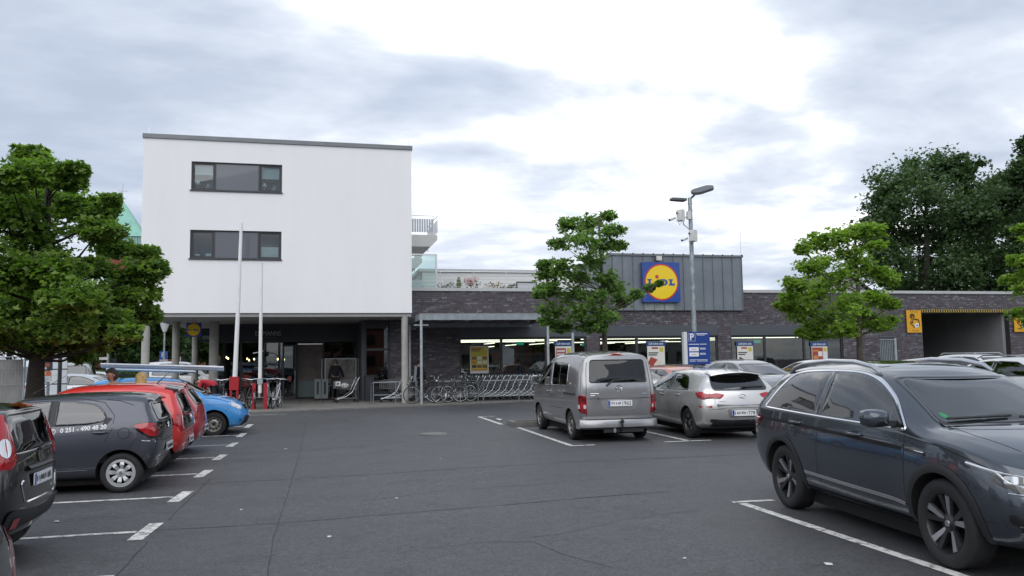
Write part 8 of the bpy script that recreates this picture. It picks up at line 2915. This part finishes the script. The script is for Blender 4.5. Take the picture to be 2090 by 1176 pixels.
BIKE = make_bike()
bspots = ((4.15, 31.35, -12, 0, 'black bicycle leaning by the round column at the canopy', 0, True), (5.05, 31.75, 168, 5, 'dark bicycle with front basket beside the canopy post', 1, True), (5.55, 31.8, 20, -6, 'second basket bicycle next to the trolley rail', 2, True),
          (-1.42, 31.25, 82, 6, 'pale bicycle with raised handlebar right of the shorter flagpole', 3, False), (-2.15, 31.25, 96, -5, 'dark bicycle standing left of the shorter flagpole', 4, False), (-2.5, 31.5, 78, 5, 'bicycle half hidden behind the red flagpole base', 5, False),
          (-3.15, 31.4, 100, -6, 'bicycle with white front lamp left of the red flagpole base', 6, False), (-3.55, 31.6, 84, 5, 'dark bicycle furthest left in the stand, nearest the person in red', 7, False), (-1.75, 31.5, 100, 4, 'white framed bicycle between the shorter flagpole and the cafe door', 8, False))
frames = [(0.015, 0.016, 0.02), (0.02, 0.02, 0.025), (0.02, 0.022, 0.028), (0.55, 0.56, 0.58), (0.03, 0.035, 0.04), (0.05, 0.02, 0.02), (0.02, 0.03, 0.05), (0.02, 0.02, 0.02), (0.5, 0.5, 0.5)]
for i, (x, y, rz, tilt, lab, fi, basket) in enumerate(bspots):
    o = BIKE if i == 0 else copy_tree(BIKE)
    o.location = (x, y, 0.046)
    o.rotation_euler = (R(tilt), 0, R(rz))
    o['label'] = lab
    o['group'] = 'bicycles parked in front of the shops'
    for ch in o.children:
        if ch.name.startswith('frame'):
            ch.material_slots[0].link = 'OBJECT'
            ch.material_slots[0].material = mat('bike_frame_%d' % fi, frames[fi], rough=0.35, coat=0.5)
    if basket and i:
        b = MB()
        for z in (0.80, 0.87, 0.94, 1.02):
            b.tube([(0.42, -0.16, z), (0.72, -0.16, z), (0.72, 0.16, z), (0.42, 0.16, z)], 0.008, 4, closed=True)
        for k in range(7):
            b.tube([(0.42 + k * 0.05, -0.16, 0.80), (0.42 + k * 0.05, -0.16, 1.02)], 0.005, 4)
            b.tube([(0.42 + k * 0.05, 0.16, 0.80), (0.42 + k * 0.05, 0.16, 1.02)], 0.005, 4)
            b.tube([(0.72, -0.15 + k * 0.05, 0.80), (0.72, -0.15 + k * 0.05, 1.02)], 0.005, 4)
        b.box(0.42, 0.72, -0.16, 0.16, 0.79, 0.80)
        b.build('basket', PLASTIC, o, rel=False)


# ---- shopping trolleys
CARTM = mat('trolley_chrome', (0.42, 0.44, 0.46), rough=0.28, metal=0.9)


def make_cart():
    o = thing('shopping_trolley', 'x', 'trolley', (0, 0, 0))
    b = MB()
    for s in (-1, 1):
        b.tube([(0.46, s * 0.20, 0.13), (0.10, s * 0.22, 0.24), (-0.16, s * 0.23, 0.42), (-0.36, s * 0.25, 0.86), (-0.44, s * 0.25, 1.00)], 0.014, 6)
        b.tube([(-0.16, s * 0.23, 0.42), (-0.36, s * 0.24, 0.14)], 0.013, 6)
        b.tube([(0.46, s * 0.20, 0.16), (-0.34, s * 0.24, 0.17)], 0.010, 5)
    b.tube([(0.46, -0.20, 0.15), (0.46, 0.20, 0.15)], 0.011, 5)
    b.tube([(-0.16, -0.23, 0.42), (-0.16, 0.23, 0.42)], 0.011, 5)
    b.build('chassis', CARTM, o, smooth=50, rel=False)
    b = MB()

    def P(u, s, v):                                             # basket skin: u back-front, v bottom-top
        return (lerp(-0.34, 0.52, u), s * lerp(0.26, 0.20, u), lerp(lerp(0.50, 0.58, u), lerp(0.96, 0.86, u), v))
    for s in (-1, 1):
        for k in range(12):
            u = k / 11
            b.tube([P(u, s, 0), P(u, s, 1)], 0.0045, 4, cap=False)
        for v in (0, 0.2, 0.4, 0.6, 0.8, 1.0):
            b.tube([P(0, s, v), P(1, s, v)], 0.009 if v in (0, 1.0) else 0.0045, 4, cap=False)
    for u in (0.0, 1.0):
        for k in range(8):
            s = -1 + 2 * k / 7
            b.tube([P(u, s, 0), P(u, s, 1)], 0.0045, 4, cap=False)
        for v in (0, 0.33, 0.66, 1.0):
            b.tube([P(u, -1, v), P(u, 1, v)], 0.007, 4, cap=False)
    for k in range(9):
        u = k / 8
        b.tube([P(u, -1, 0), P(u, 1, 0)], 0.0045, 4, cap=False)
    b.build('basket', CARTM, o, rel=False)
    b = MB()
    b.tube([(-0.46, -0.27, 1.01), (-0.46, 0.27, 1.01)], 0.018, 8)
    b.box(-0.50, -0.43, 0.10, 0.20, 0.99, 1.06)
    b.build('handle', mat('trolley_handle', (0.03, 0.04, 0.06), rough=0.4), o, smooth=50, rel=False)
    for x, y in ((0.46, -0.2), (0.46, 0.2), (-0.36, -0.24), (-0.36, 0.24)):
        b = MB()
        M = axes((x, y + 0.012, 0.065), (1, 0, 0), (0, 0, 1), (0, -1, 0))
        b.lathe([(0, 0), (0.05, 0.0), (0.062, 0.004), (0.062, 0.02), (0.05, 0.024), (0, 0.024)], 14, M)
        b.build('castor', RUBBER, o, smooth=40, rel=False)
    return o


CART = make_cart()
carts = []
for k in range(17):
    carts.append((5.75 + k * 0.27, 32.55, 180, 'shopping trolley in the front nested row under the canopy', 'nested trolleys of the front row'))
for k in range(15):
    carts.append((5.5 + k * 0.29, 33.55, 180, 'shopping trolley in the rear nested row against the window', 'nested trolleys of the rear row'))
carts += [(1.28, 34.0, 192, 'single shopping trolley holding a white bag in front of the man in black', None), (3.05, 33.2, 176, 'lone shopping trolley parked behind the round column', None), (3.5, 33.9, 178, 'shopping trolley further back behind the round column', None)]
for i, (x, y, rz, lab, gr) in enumerate(carts):
    o = CART if i == 0 else copy_tree(CART)
    o.location = (x, y, 0.046)
    o.rotation_euler = (0, 0, R(rz))
    o['label'] = lab
    if 'group' in o:
        del o['group']
    if gr:
        o['group'] = gr


def rail_frame(x0, x1, y, label, z=0.86, table=False):
    o = thing('trolley_rail', label, 'rail', ((x0 + x1) / 2, y, 0.045))
    b = MB()
    b.tube([(x0, y, 0.045), (x0, y, z), (x1, y, z), (x1, y, 0.045)], 0.025, 8)
    b.tube([(x0, y, 0.36), (x1, y, 0.36)], 0.016, 6)
    b.build('front_rail', RAILM, o, smooth=50)
    n = int((x1 - x0) / 1.7)
    for i in range(1, n + 1):
        x = x0 + (x1 - x0) * i / (n + 1)
        b = MB()
        b.tube([(x, y, 0.045), (x, y, z)], 0.022, 8)
        b.build('post', RAILM, o, smooth=50)
    b = MB()
    b.tube([(x0, y, z - 0.03), (x0 - 0.02, y + 1.1, z - 0.03), (x0 - 0.02, y + 1.1, 0.045)], 0.022, 8)
    b.build('end_rail', RAILM, o, smooth=50)
    return o


rail_frame(2.25, 4.0, 32.65, 'galvanised trolley rail between the entrance and the round column')
rail_frame(4.6, 6.35, 32.05, 'galvanised trolley rail behind the parked bicycles')
rail_frame(6.50, 10.9, 31.75, 'long galvanised trolley rail in front of the nested trolleys')
# white bag in the single trolley and small red label on it
b = MB()
b.ball((1.18, 33.95, 0.72), (0.18, 0.14, 0.12), 12, 8)
bag = b.build('plastic_bag', mat('white_bag', (0.72, 0.72, 0.70), rough=0.5, bump=0.8, bscale=12), smooth=True)
tag(bag, 'crumpled white plastic bag lying in the single trolley', 'bag')
b = MB()
b.box(0.80, 1.0, 33.70, 33.71, 0.72, 0.90)
tg = b.build('trolley_label', mat('label_white', (0.65, 0.63, 0.62), rough=0.5))
tag(tg, 'white card with dark print on the side of the single trolley', 'card')
MB().box(0.86, 0.94, 33.695, 33.70, 0.77, 0.85).build('print', mat('label_red', (0.10, 0.04, 0.04), rough=0.5), tg)
# silver display frame with posters, grey lockers
DF = thing('poster_case', 'silver framed poster case behind the man in black', 'poster case', (1.1, 37.0, 0.05))
b = MB()
for q in ((0.40, 0.46, 0.05, 1.86), (1.74, 1.80, 0.05, 1.86), (0.46, 1.74, 1.80, 1.86), (0.46, 1.74, 0.62, 0.68)):
    b.box(q[0], q[1], 36.97, 37.03, q[2], q[3])
b.tube([(0.30, 37.05, 0.05), (0.30, 37.05, 1.84)], 0.03, 8)
b.tube([(1.88, 37.05, 0.05), (1.88, 37.05, 1.84)], 0.03, 8)
b.build('frame', mat('case_frame', (0.26, 0.27, 0.28), rough=0.4, metal=0.6), DF)
b = MB()
b.box(0.46, 1.74, 36.99, 37.0, 0.68, 1.80)
b.build('poster', mat('case_poster', (0.17, 0.155, 0.15), rough=0.5, var=0.8, vscale=2.5), DF)
for x0, lab in ((-0.02, 'grey metal bin nearest the glass entrance door'), (0.28, 'grey metal bin beside the man in black')):
    o = thing('waste_bin', lab, 'bin', (x0 + 0.14, 36.4, 0.05))
    b = MB()
    b.prism(round_poly([(x0, 0.12), (x0 + 0.27, 0.12), (x0 + 0.27, 0.96), (x0, 0.96)], 0.04), front_frame(0, 36.6, 0), 0.32)
    b.build('body', mat('bin_grey', (0.17, 0.19, 0.20), rough=0.5, metal=0.3), o, smooth=30)
    b = MB()
    b.box(x0 + 0.09, x0 + 0.18, 36.272, 36.28, 0.3, 0.85)
    b.build('slot', PLASTIC, o)
    for dx in (0.04, 0.20):
        b = MB()
        b.box(x0 + dx, x0 + dx + 0.03, 36.35, 36.5, 0.045, 0.12)
        b.build('foot', PLASTIC, o)
b = MB()
b.box(2.05, 2.4, 34.6, 34.95, 0.05, 1.05)
o = b.build('letter_cabinet', mat('cabinet_dark', (0.02, 0.024, 0.035), rough=0.5))
MB().box(2.02, 2.43, 34.57, 34.98, 1.05, 1.1).build('lid', PLASTIC, o)
tag(o, 'dark blue cabinet standing under the side window of the entrance', 'cabinet')
# roof rack with long pipes on the blue car
RK = thing('pipe_load', 'bundle of long aluminium pipes on the roof of the blue car', 'pipes', (-3.9, 23.0, 1.38))
ALU = mat('aluminium_pipe', (0.62, 0.63, 0.65), rough=0.4, metal=0.25)
for i, (y, z0, z1, x0, x1, r) in enumerate(((22.75, 1.73, 1.60, -5.35, -2.36, 0.035), (22.82, 1.665, 1.535, -5.35, -2.36, 0.035), (22.95, 1.66, 1.57, -5.35, -2.9, 0.03), (23.1, 1.60, 1.49, -5.3, -3.1, 0.035), (23.25, 1.62, 1.52, -5.3, -3.2, 0.03), (23.4, 1.72, 1.62, -5.3, -2.6, 0.03))):
    b = MB()
    b.tube([(x0, y, z0), (x1, y, z1)], r, 10)
    b.build('pipe', ALU, RK, smooth=50)
b = MB()
for x in (-4.9, -3.4):
    b.box(x, x + 0.05, 22.4, 23.6, 1.42, 1.47)
b.build('roof_bars', PLASTIC, RK)
# ------------------------------------------------------------------ people
SKIN = mat('skin', (0.42, 0.24, 0.17), rough=0.55)


def skin_mesh(name, verts, edges, radii, m, parent, sub=2, root=0):
    me = bpy.data.meshes.new(name)
    me.from_pydata(verts, edges, [])
    o = bpy.data.objects.new(name, me)
    col.objects.link(o)
    md = o.modifiers.new('skin', 'SKIN')
    md.use_smooth_shade = True
    ss = o.modifiers.new('sub', 'SUBSURF')
    ss.levels = ss.render_levels = sub
    sv = me.skin_vertices[0].data
    for i, r_ in enumerate(radii):
        sv[i].radius = (r_, r_) if not isinstance(r_, tuple) else r_
        sv[i].use_root = i == root
    dg = bpy.context.evaluated_depsgraph_get()
    dg.update()
    out = bpy.data.meshes.new_from_object(o.evaluated_get(dg))
    bpy.data.objects.remove(o)
    out.materials.clear()
    out.materials.append(m)
    for p in out.polygons:
        p.use_smooth = True
    return link(name, out, parent)


def person(label, loc, rz, J, coat, legs, hair, hair_len=0.0, shoes=(0.02, 0.02, 0.02), skirt=None):
    """J: joint name -> position (local, facing +y). The body is one skin; clothes and hair are children."""
    o = thing('person', label, 'person', loc, rz)
    names = list(J)
    V = {k: Vector(v) for k, v in J.items()}
    E_ = [('pelvis', 'spine'), ('spine', 'chest'), ('chest', 'neck'), ('neck', 'chin'), ('chin', 'brow'), ('brow', 'crown')]
    for s in 'LR':
        E_ += [('chest', 'sh' + s), ('sh' + s, 'el' + s), ('el' + s, 'wr' + s), ('pelvis', 'hip' + s), ('hip' + s, 'kn' + s), ('kn' + s, 'an' + s), ('an' + s, 'toe' + s)]
    RD = dict(pelvis=0.125, spine=0.115, chest=0.125, neck=0.050, chin=0.072, brow=0.088, crown=0.062, sh=0.055, el=0.040, wr=0.028, hip=0.082, kn=0.054, an=0.038, toe=0.036)
    # hands: palm and five fingers
    for s in 'LR':
        d = (V['wr' + s] - V['el' + s]).normalized()
        side = d.cross(Vector((0, 1, 0)))
        side = side.normalized() if side.length > 0.1 else Vector((1, 0, 0))
        cur = d.cross(side).normalized()
        V['pa' + s] = V['wr' + s] + d * 0.06
        E_.append(('wr' + s, 'pa' + s))
        RD['pa' + s] = 0.030
        for k, (off, ln) in enumerate(((-0.036, 0.050), (-0.026, 0.078), (-0.008, 0.086), (0.010, 0.080), (0.026, 0.064))):
            a = V['pa' + s] + side * off + d * (0.03 if k else -0.015)
            m_ = a + d * ln * 0.55 + (side * -0.02 if k == 0 else cur * 0.008)
            e = a + d * ln * 0.9 + cur * 0.028 + (side * -0.01 if k == 0 else Vector())
            for q, p_ in (('a', a), ('m', m_), ('e', e)):
                V['f%s%d%s' % (s, k, q)] = p_
                RD['f%s%d%s' % (s, k, q)] = 0.0095
            E_ += [('pa' + s, 'f%s%da' % (s, k)), ('f%s%da' % (s, k), 'f%s%dm' % (s, k)), ('f%s%dm' % (s, k), 'f%s%de' % (s, k))]
    nm = list(V)
    ix = {k: i for i, k in enumerate(nm)}

    def rad(k):
        return RD.get(k, RD.get(k[:-1], 0.04))
    skin_mesh('body', [tuple(V[k]) for k in nm], [(ix[a], ix[b]) for a, b in E_], [rad(k) for k in nm], SKIN, o, 2, ix['pelvis'])

    def garment(name, ks, es, m, grow):
        i2 = {k: i for i, k in enumerate(ks)}
        skin_mesh(name, [tuple(V[k]) for k in ks], [(i2[a], i2[b]) for a, b in es], [rad(k) * grow + 0.012 for k in ks], m, o, 2, 0)
    V['collar'] = V['chest'].lerp(V['neck'], 0.85)
    RD['collar'] = 0.062
    garment('jacket', ['pelvis', 'spine', 'chest', 'collar', 'shL', 'elL', 'wrL', 'shR', 'elR', 'wrR'],
            [('pelvis', 'spine'), ('spine', 'chest'), ('chest', 'collar'), ('chest', 'shL'), ('shL', 'elL'), ('elL', 'wrL'), ('chest', 'shR'), ('shR', 'elR'), ('elR', 'wrR')], mat('cloth_%02d%02d%02d' % tuple(int(c * 99) for c in coat), coat, rough=0.85, var=0.12, vscale=8), 1.16)
    garment('trousers', ['pelvis', 'hipL', 'knL', 'anL', 'hipR', 'knR', 'anR'], [('pelvis', 'hipL'), ('hipL', 'knL'), ('knL', 'anL'), ('pelvis', 'hipR'), ('hipR', 'knR'), ('knR', 'anR')],
            mat('cloth_%02d%02d%02d' % tuple(int(c * 99) for c in legs), legs, rough=0.85), 1.10)
    for s in 'LR':
        skin_mesh('shoe', [tuple(V['an' + s] + Vector((0, -0.02, -0.03))), tuple(V['toe' + s])], [(0, 1)], [0.05, 0.045], mat('shoe_black', shoes, rough=0.5), o, 1, 0)
    # face and hair, in a frame carried by the head
    up = (V['crown'] - V['chin']).normalized()
    f = Vector(J.get('look', (0, 1, 0)))
    fw = (f - up * f.dot(up)).normalized()
    rt = fw.cross(up)
    H = axes(V['brow'], rt, fw, up)
    if 'look' in V:
        pass
    b = MB()
    b.ball(H @ Vector((0, 0.092, -0.035)), (0.016, 0.022, 0.026), 8, 6)
    for s in (-1, 1):
        b.ball(H @ Vector((s * 0.086, 0.0, -0.02)), (0.014, 0.024, 0.032), 8, 6)
    b.build('nose_and_ears', SKIN, o, smooth=True, rel=False)
    b = MB()
    for s in (-1, 1):
        b.ball(H @ Vector((s * 0.032, 0.080, 0.002)), (0.014, 0.008, 0.008), 8, 6)
    b.build('eyes', mat('eye_dark', (0.02, 0.015, 0.012), rough=0.3), o, rel=False)
    b = MB()
    b.ball(H @ Vector((0, 0.080, -0.075)), (0.024, 0.008, 0.007), 8, 6)
    b.build('mouth', mat('lips', (0.30, 0.10, 0.08), rough=0.5), o, rel=False)
    b = MB()
    b.lathe([(0.0, 0.105), (0.05, 0.098), (0.085, 0.07), (0.103, 0.03), (0.105, -0.01), (0.10, -0.05 - hair_len * 0.5), (0.09, -0.08 - hair_len)] if hair_len > 0 else [(0.0, 0.105), (0.05, 0.098), (0.085, 0.07), (0.102, 0.03), (0.100, -0.02), (0.085, -0.06)], 18, T(0, -0.022, 0.01) @ Matrix.Rotation(R(-14), 4, 'X') @ Matrix.Diagonal((0.98, 1.08, 1.0, 1)))
    b.f = [q for q in b.f if not (sum(b.v[i][1] for i in q) / len(q) > 0.02 and sum(b.v[i][2] for i in q) / len(q) < 0.05)]
    b.m = [0] * len(b.f)
    b.v = [tuple(H @ Vector(q)) for q in b.v]
    b.v = [tuple(Vector(q) + Vector((rng.normal() * 0.004, rng.normal() * 0.004, rng.normal() * 0.004))) for q in b.v]
    b.build('hair', mat('hair_%02d%02d' % (int(hair[0] * 99), int(hair[2] * 99)), hair, rough=0.6, var=0.4, vscale=30, bump=0.6, bscale=60), o, smooth=70, rel=False)
    return o


def stand(h=1.75, lean=0.0, armL=None, armR=None, bow=0.0):
    k = h / 1.75
    J = dict(pelvis=(0, 0, 0.95), spine=(0, 0.01 + lean * 0.3, 1.12), chest=(0, lean * 0.7, 1.34), neck=(0, lean, 1.49), chin=(0, lean + 0.03 + bow * 0.4, 1.57 - bow * 0.05), brow=(0, lean + 0.03 + bow, 1.645 - bow * 0.2), crown=(0, lean + 0.01 + bow * 1.3, 1.70 - bow * 0.35),
             shL=(-0.18, lean * 0.9, 1.41), shR=(0.18, lean * 0.9, 1.41), elL=(-0.24, 0.02, 1.13), elR=(0.24, 0.02, 1.13), wrL=(-0.25, 0.14, 0.90), wrR=(0.25, 0.14, 0.90),
             hipL=(-0.09, 0, 0.90), hipR=(0.09, 0, 0.90), knL=(-0.10, 0.02, 0.49), knR=(0.10, 0.02, 0.49), anL=(-0.11, -0.02, 0.09), anR=(0.11, -0.02, 0.09), toeL=(-0.13, 0.14, 0.04), toeR=(0.13, 0.14, 0.04))
    if armL:
        J['elL'], J['wrL'] = armL
    if armR:
        J['elR'], J['wrR'] = armR
    return {q: (v[0] * k, v[1] * k, v[2] * k) for q, v in J.items()}


def people():
    p = at(236, 765, 17.35)
    person('dark haired man in a cream top looking down between the red cars', (p.x, 17.35, gz(p.x, 17.35)), R(146), stand(1.80, lean=0.04, bow=0.05, armL=((-0.25, 0.10, 1.15), (-0.12, 0.32, 1.10))), (0.60, 0.52, 0.40), (0.03, 0.035, 0.05), (0.035, 0.020, 0.014), hair_len=0.05)
    p = at(288, 765, 17.4)
    person('blonde person seen from behind between the red cars', (p.x, 17.4, gz(p.x, 17.4)), R(15), stand(1.70, bow=0.03), (0.10, 0.10, 0.12), (0.03, 0.03, 0.04), (0.55, 0.36, 0.14), hair_len=0.08)
    # bending forward over the bicycles
    J = dict(pelvis=(0, 0, 0.92), spine=(0, 0.16, 1.03), chest=(0, 0.38, 1.12), neck=(0, 0.52, 1.12), chin=(0, 0.60, 1.10), brow=(0, 0.67, 1.09), crown=(0, 0.73, 1.11), shL=(-0.19, 0.42, 1.12), shR=(0.19, 0.42, 1.12), elL=(-0.24, 0.50, 0.84), elR=(0.24, 0.50, 0.84), wrL=(-0.16, 0.66, 0.66), wrR=(0.16, 0.66, 0.66),
             hipL=(-0.09, 0, 0.88), hipR=(0.09, 0, 0.88), knL=(-0.11, 0.06, 0.48), knR=(0.11, 0.06, 0.48), anL=(-0.12, -0.04, 0.09), anR=(0.12, -0.04, 0.09), toeL=(-0.13, 0.13, 0.04), toeR=(0.13, 0.13, 0.04))
    person('person in a red jacket bending down by the bicycles', (-3.15, 28.3, 0.0), R(72), J, (0.42, 0.02, 0.035), (0.012, 0.013, 0.018), (0.02, 0.012, 0.01))
    person('man in a black jacket with his back turned, facing the poster case', (0.86, 36.25, 0.046), R(8), stand(1.76, lean=0.05, bow=0.04, armR=((0.30, 0.04, 1.15), (0.38, 0.22, 0.98))), (0.010, 0.012, 0.018), (0.012, 0.014, 0.02), (0.10, 0.075, 0.06), hair_len=0.02)
    person('dark clothed person standing under the canopy beside the column', (4.22, 33.95, 0.046), R(-40), stand(1.66, bow=0.03), (0.012, 0.014, 0.022), (0.014, 0.015, 0.022), (0.02, 0.015, 0.012))
    p = at(1063, 760, 37.0)
    person('person in a blue top behind the first shop window', (p.x, 37.0, 0.07), R(60), stand(1.62, lean=0.08, bow=0.05), (0.05, 0.09, 0.20), (0.02, 0.025, 0.04), (0.03, 0.02, 0.015))


people()
b = MB()
b.mbox(T(4.02, 33.6, 1.18) @ Matrix.Rotation(R(5), 4, 'Y'), 0.10, 0.12, 0.62)
b.mbox(T(4.05, 33.6, 0.5), 0.05, 0.06, 0.9)
o_ = b.build('coin_deposit_post', mat('deposit_grey', (0.30, 0.32, 0.34), rough=0.4, metal=0.4))
tag(o_, 'grey post with upright grey box in front of the dark clothed person', 'post')
